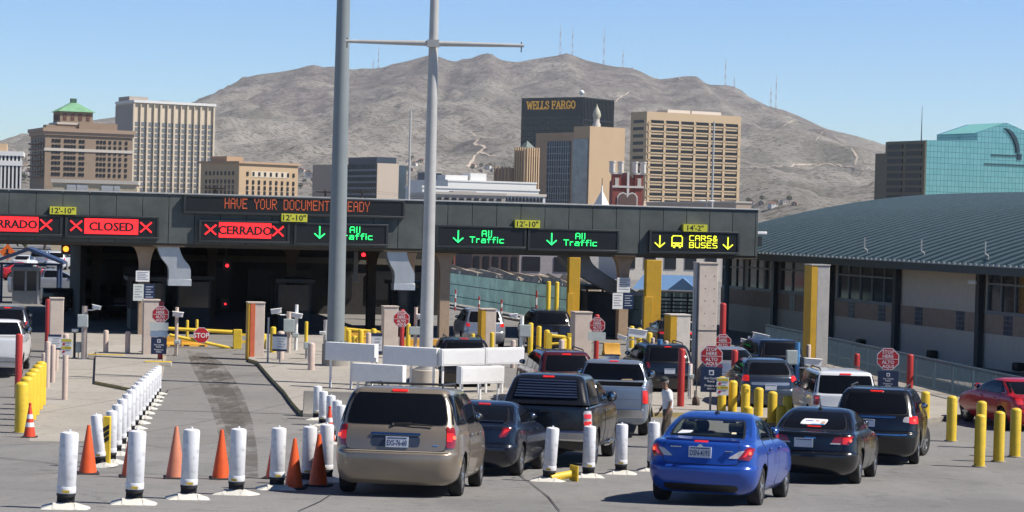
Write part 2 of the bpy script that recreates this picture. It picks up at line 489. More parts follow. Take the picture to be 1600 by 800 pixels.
# ------------------------------------------------------------------ mountain
RIDGE = [(-300, 262), (-60, 234), (0, 227), (30, 221), (60, 212), (130, 190), (200, 180), (250, 172), (300, 160), (340, 146), (365, 130), (385, 121), (400, 117), (440, 112), (462, 108), (480, 103), (492, 101), (505, 105), (520, 104),
         (545, 108), (570, 109), (600, 105), (630, 97), (650, 92), (666, 87), (678, 86), (690, 90), (700, 94), (712, 97), (722, 92), (735, 92), (748, 86), (760, 83), (770, 85), (780, 93), (795, 96), (810, 97), (830, 93), (850, 90), (870, 87), (885, 83), (900, 88), (915, 94), (940, 100), (960, 104), (985, 106),
         (1000, 111), (1015, 119), (1030, 124), (1050, 122), (1070, 119), (1088, 119), (1098, 126), (1104, 132), (1125, 133), (1145, 134), (1158, 143), (1170, 151), (1200, 166), (1225, 172), (1250, 182), (1290, 201), (1340, 213), (1385, 227), (1450, 247), (1520, 262), (1600, 278), (1750, 300), (1950, 318)]
YR, YF = 6400.0, 1500.0
rx = np.array([at(x, y, YR).x for x, y in RIDGE]); rz_ = np.array([at(x, y, YR).z for x, y in RIDGE])
MX = np.arange(-3300, 3300, 15.0); MY = np.concatenate([np.linspace(YF, YR, 150), np.linspace(YR + 60, YR + 1500, 8)])
ridge_z = np.interp(MX, rx, rz_)
def hill_z(X, Y):
    rzv = float(np.interp(X, rx, rz_))
    if Y >= YR: return rzv - (Y - YR) * .45
    t = (Y - YF) / (YR - YF)
    # spurs running down from the ridge, deepening midway
    base = rzv * (t ** 1.72)
    p = Vector((X / 620.0, Y / 1500.0, 0))
    rid = noise.ridged_multi_fractal(p, 1.0, 2.1, 6, 1.0, 2.0)
    f2 = noise.fractal(Vector((X / 170.0, Y / 330.0, 4.2)), 1.0, 2.0, 6)
    f3 = noise.fractal(Vector((X / 45.0, Y / 100.0, 9.2)), 1.0, 2.0, 4)
    env = (t * (1 - t)) ** .7 * 1.9
    rough = min(1, 3 * (1 - t)) * min(1, t * 5)
    crag = max(0, min(1, (t - .62) / .2)) * (.35 + .65 * max(0, min(1, (700 - X) / 900))) * (1 if t < .985 else .35)
    top = math.exp(-((1 - t) / .012) ** 2)
    return max(0, base + env * (rid - 1.25) * 60 + env * (noise.ridged_multi_fractal(Vector((X / 150.0, Y / 620.0, 7.7)), 1.0, 2.1, 5, 1.0, 2.0) - 1.3) * 20 + rough * (f2 * 12 + f3 * 9) + crag * (noise.ridged_multi_fractal(Vector((X / 120.0, Y / 240.0, 2.7)), .9, 2.2, 5, 1.0, 2.0) - 1.75) * 17 + top * (f3 * 15))
mt = MB()
for Y in MY:
    for X in MX: mt.v.append((X, Y, hill_z(X, Y)))
n = len(MX)
for j in range(len(MY) - 1):
    for i in range(n - 1):
        mt.f.append((j * n + i, j * n + i + 1, (j + 1) * n + i + 1, (j + 1) * n + i)); mt.m.append(0)
m, t, b = new_mat('mountain_rock')
b.inputs['Roughness'].default_value = 1; b.inputs['Specular IOR Level'].default_value = .1
tc = t.nodes.new('ShaderNodeTexCoord')
def _nz(scale, det=8, rough=.7, sv=(1, 1, 1)):
    mp = t.nodes.new('ShaderNodeMapping'); mp.inputs['Scale'].default_value = sv
    t.links.new(tc.outputs['Object'], mp.inputs['Vector'])
    q = t.nodes.new('ShaderNodeTexNoise'); q.inputs['Scale'].default_value = scale; q.inputs['Detail'].default_value = det; q.inputs['Roughness'].default_value = rough
    t.links.new(mp.outputs['Vector'], q.inputs['Vector']); return q.outputs['Fac']
def _rp(src, *st):
    r = t.nodes.new('ShaderNodeValToRGB')
    while len(r.color_ramp.elements) < len(st): r.color_ramp.elements.new(.5)
    for e, (p, c) in zip(r.color_ramp.elements, st): e.position = p; e.color = (*c, 1)
    t.links.new(src, r.inputs['Fac']); return r.outputs['Color']
def _mix(f, a, bb):
    x = t.nodes.new('ShaderNodeMix'); x.data_type = 'RGBA'
    t.links.new(f, x.inputs['Factor']); t.links.new(a, x.inputs[6]); t.links.new(bb, x.inputs[7]); return x.outputs[2]
c_scrub = _rp(_nz(.004, 9, .7, (1, .5, 1)), (.35, (.215, .205, .175)), (.5, (.32, .295, .265)), (.66, (.41, .375, .34)))
c_rock = _rp(_nz(.02, 8, .75), (.4, (.13, .118, .115)), (.6, (.27, .235, .22)))
sxz = t.nodes.new('ShaderNodeSeparateXYZ'); t.links.new(tc.outputs['Object'], sxz.inputs[0])
ma = t.nodes.new('ShaderNodeMath'); ma.operation = 'MULTIPLY_ADD'; ma.inputs[1].default_value = .00042; t.links.new(sxz.outputs['Z'], ma.inputs[0]); t.links.new(_nz(.0045, 10, .78, (1, .6, 1)), ma.inputs[2])
f_rock = _rp(ma.outputs[0], (.60, (0, 0, 0)), (.68, (1, 1, 1)))
c = _mix(f_rock, c_scrub, c_rock)
f_pale = _rp(_nz(.0075, 9, .8, (1, .7, 1)), (.62, (0, 0, 0)), (.70, (.8, .8, .8)))
c = _mix(f_pale, c, _rp(_nz(.05), (.4, (.36, .30, .25)), (.6, (.42, .35, .29))))
f_bush = _rp(_nz(.09, 6, .75), (.50, (0, 0, 0)), (.58, (.85, .85, .85)))
c = _mix(f_bush, c, _rp(_nz(.02), (.4, (.085, .088, .06)), (.6, (.11, .10, .075))))
t.links.new(c, b.inputs['Base Color'])
bp = t.nodes.new('ShaderNodeBump'); bp.inputs['Strength'].default_value = .9; bp.inputs['Distance'].default_value = 9
t.links.new(_nz(.05, 10, .8), bp.inputs['Height']); t.links.new(bp.outputs['Normal'], b.inputs['Normal'])
struct(mt.build('mountain', m, angle=80))

# pale dirt tracks scraped across the slopes
TRACK = mat('track_dirt', (.44, .37, .30), 1, var=.15, scale=.05)
def hill_at(x, y):
    d = ray(x, y); prev = YF - 100
    for k in range(1, 500):
        Y = YF + k * 10
        if hill_z(d.x * Y, Y) > HCAM + d.z * Y: return Vector((d.x * Y, Y, hill_z(d.x * Y, Y)))
    return None
def grid_z(x, y):
    fx = (x - MX[0]) / 15.0; i = int(fx); fx -= i; j = int(np.searchsorted(MY, y)) - 1; fy = (y - MY[j]) / (MY[j + 1] - MY[j]); n_ = len(MX)
    z = lambda a, b: mt.v[(j + b) * n_ + i + a][2]
    return (z(0, 0) * (1 - fx) + z(1, 0) * fx) * (1 - fy) + (z(0, 1) * (1 - fx) + z(1, 1) * fx) * fy
def track(pts, wd):
    k = MB()
    dense = []
    for (a, b_) in zip(pts[:-1], pts[1:]):
        nn = max(2, int(math.hypot(b_[0] - a[0], b_[1] - a[1]) / 4))
        for i in range(nn): dense.append((a[0] + (b_[0] - a[0]) * i / nn + random.uniform(-1.2, 1.2), a[1] + (b_[1] - a[1]) * i / nn + random.uniform(-.8, .8)))
    P = [q for q in (hill_at(*d) for d in dense) if q is not None]; wd *= .42
    for a, b_ in zip(P[:-1], P[1:]):
        if (b_ - a).length > 260 or (b_ - a).length < 1: continue
        wv = random.uniform(.6, 1.3) * wd
        dv = (b_ - a); nv = Vector((-dv.y, dv.x, 0)).normalized() * wv
        q = [a - nv, b_ - nv, b_ + nv, a + nv]
        k.add([(p.x, p.y, grid_z(p.x, p.y) + .8) for p in q], [(0, 1, 2, 3)])
    if k.f: struct(k.build('dirt_track', TRACK))
track([(735, 208), (748, 216), (742, 224), (758, 232), (748, 240), (770, 244), (785, 250)], 6)
track([(748, 240), (735, 256), (728, 266)], 5)
track([(1222, 198), (1236, 190), (1246, 187)], 7)
track([(1170, 262), (1230, 260), (1290, 258), (1340, 262), (1385, 266)], 5)
track([(1330, 232), (1340, 248), (1334, 262)], 5)
track([(1275, 218), (1282, 210), (1294, 202)], 3)
track([(940, 175), (958, 160), (990, 140)], 3)
track([(1060, 121), (1072, 130)], 4)

# ------------------------------------------------------------------ radio masts on the ridge
MASTR = mat('mast_red', (.40, .16, .15), .6); MASTW = mat('mast_white', (.62, .62, .64), .6)
def mast(px, ytop, ybase, lab, wd=2.2):
    p = at(px, ybase, YR - 10); p.z = max(hill_z(p.x, p.y) - 4, p.z - 6)
    z1 = zat(px, ytop, YR - 10) - p.z
    o = thing('radio_mast', lab, 'radio mast', p, 0, 'radio masts along the mountain ridge')
    nseg = 6; tr = MB(); tw = MB()
    for k in range(nseg):
        za, zb = z1 * k / nseg, z1 * (k + 1) / nseg
        q = tr if k % 2 == 0 else tw
        s = wd * (1 - .5 * k / nseg)
        for (sx, sy) in ((-1, -1), (1, -1), (0, 1)):
            q.cyl((sx * s, sy * s, za), (sx * s, sy * s, zb), .30, n=5)
        hh = (zb - za) / 3
        for j in range(3):
            q.cyl((-s, -s, za + j * hh), (s, -s, za + (j + 1) * hh), .2, n=4)
            q.cyl((s, -s, za + j * hh), (0, s, za + (j + 1) * hh), .2, n=4)
    tr.cyl((0, 0, z1), (0, 0, z1 * 1.12), .25, n=5)
    tr.build('lattice', MASTR, o); tw.build('lattice', MASTW, o)
for a in [(875, 42, 85, 'red and white radio mast, left of the pair on the highest hump of the ridge', 2.4),
          (894, 48, 83, 'thin radio mast right of the pair on the highest hump of the ridge', 1.6),
          (943, 48, 100, 'tall red and white radio mast on the slope just right of the highest hump'),
          (973, 80, 106, 'short faint radio mast on the ridge above the flat-topped tan block', 1.4),
          (988, 104, 118, 'stubby mast low on the ridge above the dark glass tower', 1.6),
          (1133, 94, 134, 'red and white radio mast on the level shoulder right of the flat-topped tan block'),
          (1147, 122, 134, 'very short mast beside the mast on the level shoulder', 1.8),
          (1204, 138, 168, 'dark mast, left one of two on the descending right ridge', 2.6),
          (1212, 122, 170, 'pale mast, right one of two on the descending right ridge', 1.8),
          (591, 76, 105, 'faint mast on the ridge just right of the thick grey pole', 1.6),
          (583, 95, 106, 'tiny mast on the ridge beside the thick grey pole', 1.2)]: mast(*a)

# ================================================================== CITY
def solve_w(C, d, px, py):
    r = ray(px, py)
    return (r.x * C.y - C.x) / (d.x - r.x * d.y)
class Bld:
    """a block seen at its corner: local +x runs along the right face, +y along the left face"""
    def __init__(s, name, label, cat, xc, ytop, D, beta, xl, yl, xr, yr):
        p = at(xc, ytop, D)
        s.H = p.z; s.D = D
        C = Vector((p.x, D, 0)); b = R(beta); s.b = b
        s.wr = solve_w(C, Vector((math.cos(b), math.sin(b))), xr, yr)
        s.wl = solve_w(C, Vector((-math.sin(b), math.cos(b))), xl, yl)
        s.o = thing(name, label, cat, C, b)
        s.C = C
    def z(s, px, py, D=None): return zat(px, py, D or s.D)
    def part(s, name, mb, m, par=None, **k): return mb.build(name, m, par or s.o, **k)
    def grid(s, name, m, face, us, zs, w_, h_, dep=.3, par=None, skip=None):
        """one window object for each opening; past a hundred the rest is one part"""
        q = MB()
        if face == 'r': q.box((0, 0, 0), (w_, dep, h_))
        else: q.box((0, 0, 0), (dep, w_, h_))
        first = None; cnt = 0; rest = MB()
        for z_ in sorted(zs, reverse=True):
            for u in us:
                if skip and skip(u, z_): continue
                p = (u, -dep / 2 + .06, z_) if face == 'r' else (-dep / 2 + .06, u, z_)
                cnt += 1
                if cnt > 98:
                    if face == 'r': rest.box(p, (w_, dep, h_))
                    else: rest.box(p, (dep, w_, h_))
                    continue
                if first is None: first = q.build(name, m, par or s.o); first.location = p
                else:
                    c_ = first.copy(); c_.name = name; col.objects.link(c_); c_.location = p
        if rest.f:
            rr = rest.build(name, m, par or s.o); rr['kind'] = 'stuff'
def frange(a, b, n): return [a + (b - a) * (i + .5) / n for i in range(n)]

BROWN = mat('brown_brick', (.29, .215, .155), .85, var=.10, scale=.25)
CREAM = mat('cream_stone', (.62, .53, .41), .8, var=.05, scale=.1)
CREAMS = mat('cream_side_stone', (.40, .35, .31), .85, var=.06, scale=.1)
TAN = mat('tan_stone', (.50, .36, .225), .85, var=.06, scale=.08)
TANB = mat('tan_brick', (.42, .29, .19), .85, var=.07, scale=.1)
GREENC = mat('copper_green', (.17, .36, .21), .7, var=.15, scale=.4)
WINB = mat('dark_window', (.020, .022, .026), .3, spec=.3, var=.3, scale=.15)
WING = mat('grey_window', (.16, .17, .18), .2, spec=.6, var=.35, scale=.12)
PALEW = mat('pale_building_white', (.72, .71, .69), .8, var=.04, scale=.05)
STONE = mat('pale_trim', (.55, .50, .44), .8, var=.05)
ROOFG = mat('flat_roof_grey', (.30, .29, .28), .9)

# brown hotel block with a green pyramid tower
B = Bld('hotel_building', 'brown brick hotel block crowned by a small tower with green pyramid roof', 'building', 71, 205, 900, 24, 58, 206, 207, 212)
H = B.H
q = MB(); q.bb(0, B.wr, 0, B.wl + 14, 0, H); wall = B.part('wall', q, BROWN)
q = MB(); q.bb(-1.2, B.wr + 1.2, -1.2, B.wl + 15, H, H + 1.6); q.bb(-.6, B.wr + .6, -.6, B.wl + 14.5, H - 1.4, H - .003); B.part('cornice', q, mat('cornice_brown', (.36, .26, .19), .8))
zb = B.z(100, 234); q = MB(); q.bb(-.35, B.wr + .35, -.35, B.wl + 14.3, zb - .5, zb + .7); B.part('string_course', q, STONE)
z0, z1 = B.z(90, 276), B.z(90, 215); nz_ = 8
cols = [.09, .125, .16, .23, .265, .30, .335, .40, .435, .60, .64, .68, .74, .80, .86, .93]
B.grid('window', WINB, 'r', [c_ * B.wr for c_ in cols], frange(z0, z1, 7), 1.0, 1.35)
B.grid('window', WINB, 'l', frange(1, B.wl + 12, 5), frange(z0, z1, 7), 1.2, 1.35)
bl = MB()
for zz in frange(z0, z1, 7): bl.bb(-2.2, -.01, 2, B.wl + 8, zz - 1.5, zz - .8)
B.part('balcony', bl, mat('balcony_brown', (.22, .16, .13), .8))
q = MB(); q.bb(B.wr * .40, B.wr * .84, 3, 16, H + 1.6, B.z(160, 191)); ph = B.part('penthouse', q, BROWN)
xa, xb = B.wr * .16, B.wr * .60; ya, yb = 4, 4 + (xb - xa)
zt0, zt1, zt2 = H + 1.6, B.z(120, 190), B.z(120, 173)
q = MB(); q.bb(xa, xb, ya, yb, zt0, zt1); q.bb(xa + 1.2, xb - 1.2, ya + 1.2, yb - 1.2, zt1 + .002, zt2); tw = B.part('tower', q, BROWN)
q = MB(); q.bb(xa - .4, xb + .4, ya - .4, yb + .4, zt1 - 1.0, zt1 - .1); B.part('tower_cornice', q, STONE)
ARC = mat('arcade_dark', (.13, .06, .045), .8)
for u in frange(xa + 1.6, xb - 1.6, 4): B.part('tower_window', MB().bb(u - .7, u + .7, ya + 1.0, ya + 1.3, zt1 + 1, zt2 - 1), ARC)
for u in frange(ya + 1.6, yb - 1.6, 4): B.part('tower_window', MB().bb(xa + 1.0, xa + 1.3, u - .7, u + .7, zt1 + 1, zt2 - 1), ARC)
zt3 = B.z(122, 158); cx, cy = (xa + xb) / 2, (ya + yb) / 2; s1, s2 = (xb - xa) / 2 - .2, 1.4
q = MB(); q.add([(cx - s1, cy - s1, zt2 + .01), (cx + s1, cy - s1, zt2 + .01), (cx + s1, cy + s1, zt2 + .01), (cx - s1, cy + s1, zt2 + .01), (cx - s2, cy - s2, zt3), (cx + s2, cy - s2, zt3), (cx + s2, cy + s2, zt3), (cx - s2, cy + s2, zt3)],
      [(3, 2, 1, 0), (0, 1, 5, 4), (1, 2, 6, 5), (2, 3, 7, 6), (3, 0, 4, 7), (4, 5, 6, 7)])
B.part('pyramid_roof', q, GREENC)
q = MB(); q.bb(cx - 1.2, cx + 1.2, cy - 1.2, cy + 1.2, zt3 + .01, B.z(122, 151)); B.part('lantern', q, mat('lantern_green', (.05, .11, .07), .7))
q = MB(); q.bb(1, 6, 4, 10, H + 1.6, B.z(76, 194)); B.part('stair_head', q, BROWN)

# white tower with vertical fins
B = Bld('office_tower', 'tall cream office tower with vertical ribs behind the brown hotel', 'building', 209, 160, 1000, 30, 181, 161, 334, 168)
H = B.H
q = MB(); q.bb(0, B.wr, 0, B.wl, 0, H); B.part('wall', q, CREAM)
q = MB(); q.bb(-.25, .04, .6, B.wl - .3, 0, H - .8); B.part('side_panel', q, CREAMS)
nb = 12; fin = MB()
for i in range(nb + 1):
    u = B.wr * i / nb
    big = .85 if i % 2 == 0 else .45
    fin.bb(u - big / 2, u + big / 2, -.95, .1, 0, H - .6)
B.part('fins', fin, CREAM)
q = MB(); q.bb(-.3, B.wr + .8, -1.2, B.wl + .3, H, H + 1.2); B.part('parapet', q, PALEW)
z0, z1 = B.z(270, 310), B.z(270, 190)
us = [B.wr * (i + .5) / nb for i in range(nb)]
B.grid('window', WING, 'r', us, frange(z0, z1, 14), 2.5, 1.55)
q = MB(); q.bb(-2.5 + B.wr * .05, B.wr * .22, 5, 20, H + 1.2, B.z(222, 150)); q.bb(B.wr * .42, B.wr * .52, 6, 14, H + 1.2, B.z(262, 155)); B.part('penthouse', q, CREAMS)

# tan stone cube
B = Bld('courthouse', 'square tan stone courthouse with small windows and a roof house', 'building', 374, 255, 800, 42, 314, 255, 466, 261)
H = B.H
q = MB(); q.bb(0, B.wr, 0, B.wl, 0, H); B.part('wall', q, TAN)
q = MB(); q.bb(-.7, B.wr + .7, -.7, B.wl + .7, H, H + .8); B.part('cornice', q, TANB)
zr = [B.z(420, y) for y in (272, 285, 294, 302, 311, 319)]
B.grid('window', WINB, 'r', frange(B.wr * .09, B.wr * .97, 9), zr, .9, 1.5)
q = MB(); q.bb(B.wr * .20, B.wr * .82, -.12, .1, zr[0] - 1.2, zr[0] + 1.1); B.part('window_band', q, CREAM)
B.grid('window', WINB, 'l', frange(B.wl * .1, B.wl * .9, 8), zr, .9, 1.5)
q = MB(); q.bb(4, B.wr * .42, B.wl * .55, B.wl * .95, H + .8, B.z(370, 243)); B.part('roof_house', q, TANB)

# dark glass and beige block
B = Bld('office_block', 'mid-rise of blue-black glass between beige end panels, left of the white low buildings', 'building', 590, 257, 900, 30, 541, 256, 635, 262)
H = B.H
q = MB(); q.bb(0, B.wr, 0, B.wl, 0, H); B.part('wall', q, mat('curtain_glass', (.04, .06, .085), .12, spec=.7, var=.3, scale=.1))
q = MB(); q.bb(-.3, B.wr * .72, -.5, -.003, 0, H + .6); B.part('end_panel', q, mat('beige_panel', (.53, .44, .36), .85, var=.04, scale=.1))
q = MB()
for zz in frange(4, H - 1, 9): q.bb(-.22, .05, 0, B.wl, zz - .45, zz + .45)
B.part('spandrel', q, mat('spandrel_blue', (.16, .20, .25), .4))
q = MB()
for u in frange(0, B.wl, 16): q.bb(-.35, .05, u - .12, u + .12, 0, H)
B.part('mullions', q, DARK)
q = MB(); q.bb(1, B.wr * .75, 3, B.wl, H, B.z(560, 244)); B.part('roof_screen', q, mat('roof_screen_blue', (.045, .06, .085), .5))
p0 = at(494, 253, 930); p1 = at(545, 253, 900)
q = MB(); q.bb(-.5, 12, B.wl + .01, B.wl + 34, 0, H + .5); B.part('end_block', q, mat('beige_panel2', (.42, .35, .30), .85, var=.04, scale=.1))

# low white buildings
def low_block(name, label, cat, xc, ytop, D, beta, xl, xr, m, wins=None, yw=None, roofbox=None):
    B = Bld(name, label, cat, xc, ytop, D, beta, xl, ytop, xr, ytop + (xr - xc) * .025)
    q = MB(); q.bb(0, B.wr, 0, max(B.wl, 8), 0, B.H); B.part('wall', q, m)
    q = MB(); q.bb(-.2, B.wr + .2, -.2, max(B.wl, 8) + .2, B.H, B.H + .5); B.part('parapet', q, STONE if m is not PALEW else PALEW)
    if wins:
        B.grid('window', WINB, 'r', frange(B.wr * .04, B.wr * .96, wins), [B.z(xc, yw)], min(1.6, B.wr / wins * .55), 1.5)
    if roofbox:
        for (a, b_, yt) in roofbox:
            q = MB(); q.bb(B.wr * a, B.wr * b_, 2, 8, B.H + .5, B.z(xc, yt)); B.part('roof_plant', q, m)
    return B
low_block('warehouse', 'broad white low building with roof huts, in front of the hillside', 'building', 700, 283, 640, 26, 640, 838, PALEW, None, None, [(.0, .25, 273), (.28, .46, 269)])
low_block('shop_building', 'lower white building with a long flat roof edge under the white huts', 'building', 660, 293, 520, 24, 634, 842, PALEW, 26, 312)
low_block('shop_building', 'small grey-beige building with dark openings just above the canopy roof', 'building', 676, 303, 420, 10, 640, 790, mat('grey_beige_render', (.45, .40, .36), .85), 9, 314, [(.3, .62, 297)])
low_block('shop_building', 'small pale arched-window hall above the canopy roof, right of the grey-beige building', 'building', 768, 305, 430, 24, 752, 852, mat('pale_blue_render', (.62, .63, .65), .8), 14, 313)
low_block('shop_building', 'dark flat-roofed building left of the white low buildings', 'building', 664, 270, 700, 20, 655, 690, mat('dark_blue_wall', (.05, .06, .09), .5))
B = low_block('storage_building', 'pale yellow low block with grey shutters above the left canopy roof', 'building', 82, 285, 300, 8, 78, 214, mat('pale_yellow_render', (.52, .43, .30), .85))
for u0, u1 in ((.17, .28), (.29, .42), (.58, .72), (.73, .80)):
    q = MB(); q.bb(B.wr * u0, B.wr * u1, -.12, .05, B.z(120, 300), B.H - .2); B.part('shutter', q, mat('shutter_grey', (.45, .45, .46), .5))
# white office block at the left edge
B = Bld('office_block', 'white office block with black window slots at the left edge of the picture', 'building', -40, 236, 700, 12, -80, 236, 33, 238)
H = B.H
q = MB(); q.bb(0, B.wr, 0, 25, 0, H); B.part('wall', q, WINB)
q = MB()
for i in range(13): u = B.wr * i / 12; q.bb(u - .28, u + .28, -.7, .1, 0, H - 1.2)
B.part('columns', q, PALEW)
q = MB(); q.bb(-.5, B.wr + .8, -1.0, 25.5, H - 1.2, H + .3); zz = B.z(10, 256); q.bb(-.4, B.wr + .5, -.9, .1, zz - .5, zz + 1.1); B.part('slab_edges', q, PALEW)
q = MB(); q.bb(B.wr * .25, B.wr * .68, 6, 18, H + .3, B.z(0, 223)); B.part('penthouse', q, TAN)

# art deco tower
B = Bld('art_deco_tower', 'small tan stepped tower with a green-grey pyramid cap, left of the dark glass tower', 'building', 822, 234, 950, 45, 804, 233, 843, 236)
H = B.H; s = B.wr; s2 = B.wl
q = MB(); q.bb(0, s, 0, s2, 0, H); B.part('wall', q, TAN)
q = MB()
for u in frange(0, s, 6): q.bb(u - .35, u + .35, -.5, .1, 0, H + 1.2)
for u in frange(0, s2, 5): q.bb(-.5, .1, u - .35, u + .35, 0, H + 1.2)
B.part('piers', q, TAN)
q = MB(); q.bb(-2, s * .6, s2 + .01, s2 + 11, 0, B.z(800, 262)); B.part('wing', q, mat('wing_stone', (.36, .25, .18), .85))
q = MB()
for u in frange(s2, s2 + 11, 5): q.bb(-2.45, -1.9, u - .4, u + .4, 0, B.z(800, 260))
B.part('wing_piers', q, TANB)
q = MB(); zt = B.z(826, 219)
q.add([(.6, .6, H + .01), (s - .6, .6, H + .01), (s - .6, s2 - .6, H + .01), (.6, s2 - .6, H + .01), (s / 2, s2 / 2, zt)], [(3, 2, 1, 0), (0, 1, 4), (1, 2, 4), (2, 3, 4), (3, 0, 4)])
B.part('pyramid_roof', q, mat('slate_green', (.12, .16, .15), .6))
q = MB()
for u in frange(0, s, 6)[::1]:
    q.bb(u + s / 12 - .35, u + s / 12 + .35, -.08, .1, 4, H - 3)
B.part('window_strips', q, WINB)

# black glass bank tower
B = Bld('bank_tower', 'black glass office tower with gold serif lettering at its top', 'building', 912, 153, 1350, 52, 816, 157, 959, 157)
H = B.H
BG = mat('black_curtain_wall', (.012, .014, .017), .18, spec=.6, var=.4, scale=.12)
q = MB(); q.bb(0, B.wr, 0, B.wl, 0, H); B.part('wall', q, BG)
q = MB()
for i in range(29): u = B.wl * i / 28; q.bb(-.35, .02, u - .16, u + .16, 0, H - .2)
for i in range(23): u = B.wr * i / 22; q.bb(u - .16, u + .16, -.35, .02, 0, H - .2)
B.part('mullions', q, mat('mullion_bronze', (.022, .022, .024), .4, .4))
q = MB()
for zz in frange(3, H - 12, 20): q.bb(-.15, .02, 0, B.wl, zz - .35, zz + .35); q.bb(0, B.wr, -.15, .02, zz - .35, zz + .35)
B.part('floor_bands', q, mat('band_black', (.02, .022, .025), .3))
q = MB(); q.bb(-.5, .01, .01, B.wl, H - 11.5, H - 1.2); B.part('sign_band', q, mat('sign_band_black', (.012, .012, .013), .4))
q = MB(); q.bb(-.4, B.wr + .4, -.4, B.wl + .4, H, H + .6); B.part('parapet', q, mat('parapet_black', (.03, .03, .032), .5))
q = MB(); q.sphere((6, 6, H + 4), 1.6); q.cyl((6, 6, H + .6), (6, 6, H + 3), .5); B.part('roof_dome', q, WP)
# serif capitals drawn as strokes with feet
SER = {'W': [[(0, 6), (1.2, 0), (2.4, 5.2), (3.6, 0), (4.8, 6)], [(-.5, 6), (.7, 6)], [(4.1, 6), (5.3, 6)]],
       'E': [[(0.4, 0), (.4, 6)], [(0, 0), (3.2, 0), (3.4, 1.2)], [(0, 6), (3.2, 6), (3.2, 4.9)], [(.4, 3.1), (2.4, 3.1)], [(2.4, 2.5), (2.4, 3.7)]],
       'L': [[(.5, 0), (.5, 6)], [(0, 6), (1.2, 6)], [(0, 0), (3.0, 0), (3.2, 1.4)]],
       'S': [[(3, 4.6), (2.6, 5.7), (1.6, 6), (.6, 5.5), (.4, 4.5), (1.0, 3.5), (2.4, 2.7), (3, 1.7), (2.7, .6), (1.6, 0), (.6, .3), (.2, 1.4)]],
       'F': [[(.5, 0), (.5, 6)], [(0, 0), (1.3, 0)], [(0, 6), (3.2, 6), (3.2, 4.8)], [(.5, 3.1), (2.3, 3.1)], [(2.3, 2.5), (2.3, 3.7)]],
       'A': [[(.3, 0), (2.1, 6), (3.9, 0)], [(-.3, 0), (1, 0)], [(3.2, 0), (4.6, 0)], [(1, 2), (3.2, 2)]],
       'R': [[(.5, 0), (.5, 6)], [(0, 0), (1.3, 0)], [(0, 6), (2.2, 6), (3.1, 5.3), (3.1, 3.8), (2.2, 3.1), (.5, 3.1)], [(1.9, 3.1), (3.5, 0), (4.2, 0)]],
       'G': [[(3.6, 4.6), (3.0, 5.7), (2, 6), (.8, 5.2), (.3, 3), (.8, .8), (2, 0), (3.4, .6), (3.4, 2.4)], [(2.5, 2.4), (4, 2.4)]],
       'O': [[(2, 6), (.8, 5.2), (.3, 3), (.8, .8), (2, 0), (3.2, .8), (3.7, 3), (3.2, 5.2), (2, 6)]]}
ADV = {'W': 5.9, 'E': 4.1, 'L': 3.8, 'S': 3.8, 'F': 4.0, 'A': 4.9, 'R': 4.6, 'G': 4.5, 'O': 4.6, ' ': 2.4}
txt = 'WELLS FARGO'; tot = sum(ADV[c_] for c_ in txt)
u_l = solve_w(B.C, Vector((-math.sin(B.b), math.cos(B.b))), 825, 164); u_r = solve_w(B.C, Vector((-math.sin(B.b), math.cos(B.b))), 901, 164)
zl0, zl1 = B.z(865, 171), B.z(865, 157)
Dl = B.D + (u_l + u_r) / 2 * math.cos(B.b); zl0, zl1 = zat(865, 170, Dl), zat(865, 158.5, Dl)
kx = (u_l - u_r) / tot; kz = (zl1 - zl0) / 6; x = 0; q = MB()
for c_ in txt:
    for st in SER.get(c_, []):
        q.stroke([(a * kx, b_ * kz) for a, b_ in st], (-.52, u_l - x * kx, zl0), (0, -1, 0), (0, 0, 1), .78 * kz, (-.5, 0, 0))
    x += ADV[c_]
B.part('lettering', q, mat('gold_lettering', (.72, .42, .06), .4, emit=.15))

# brown block with strip glazing
B = Bld('office_block', 'brown slab office block with a blank sunlit end wall in front of the black tower', 'building', 922, 197, 1000, 38, 858, 205, 977, 198)
H = B.H
q = MB(); q.bb(0, B.wr, 0, 12, 0, H); B.part('wall', q, TAN)
zm = B.z(880, 205); zg_ = B.z(880, 219)
q = MB(); q.bb(0, B.wr * .9, 12.01, B.wl + 10, 0, zm); B.part('wing', q, TANB)
q = MB(); q.bb(-.4, .02, .8, 12, 0, B.z(915, 217)); B.part('glass_strip', q, mat('strip_glass', (.17, .22, .27), .15, spec=.7, var=.4, scale=.2))
u0 = solve_w(B.C, Vector((-math.sin(B.b), math.cos(B.b))), 892, 240); u1 = solve_w(B.C, Vector((-math.sin(B.b), math.cos(B.b))), 856, 240)
q = MB(); q.bb(-.45, .02, u0, u1, 0, zg_); B.part('glass_wall', q, mat('blue_strip_glass', (.05, .085, .14), .12, spec=.7, var=.4, scale=.2))
q = MB()
for zz in frange(2, zg_ - 1, 13): q.bb(-.62, -.3, u0 + .1, u1 - .1, zz - .3, zz + .3)
B.part('spandrel', q, mat('spandrel_grey', (.24, .27, .31), .4))
q = MB()
for u in frange(u0, u1, 10): q.bb(-.75, -.3, u - .2, u + .2, 0, zg_)
B.part('mullions', q, mat('mullion_dark', (.05, .06, .08), .4))
u2 = solve_w(B.C, Vector((-math.sin(B.b), math.cos(B.b))), 842, 240)
q = MB(); q.bb(-.6, 8, u1 + .01, u2, 0, B.z(850, 218)); B.part('stair_tower', q, TANB)
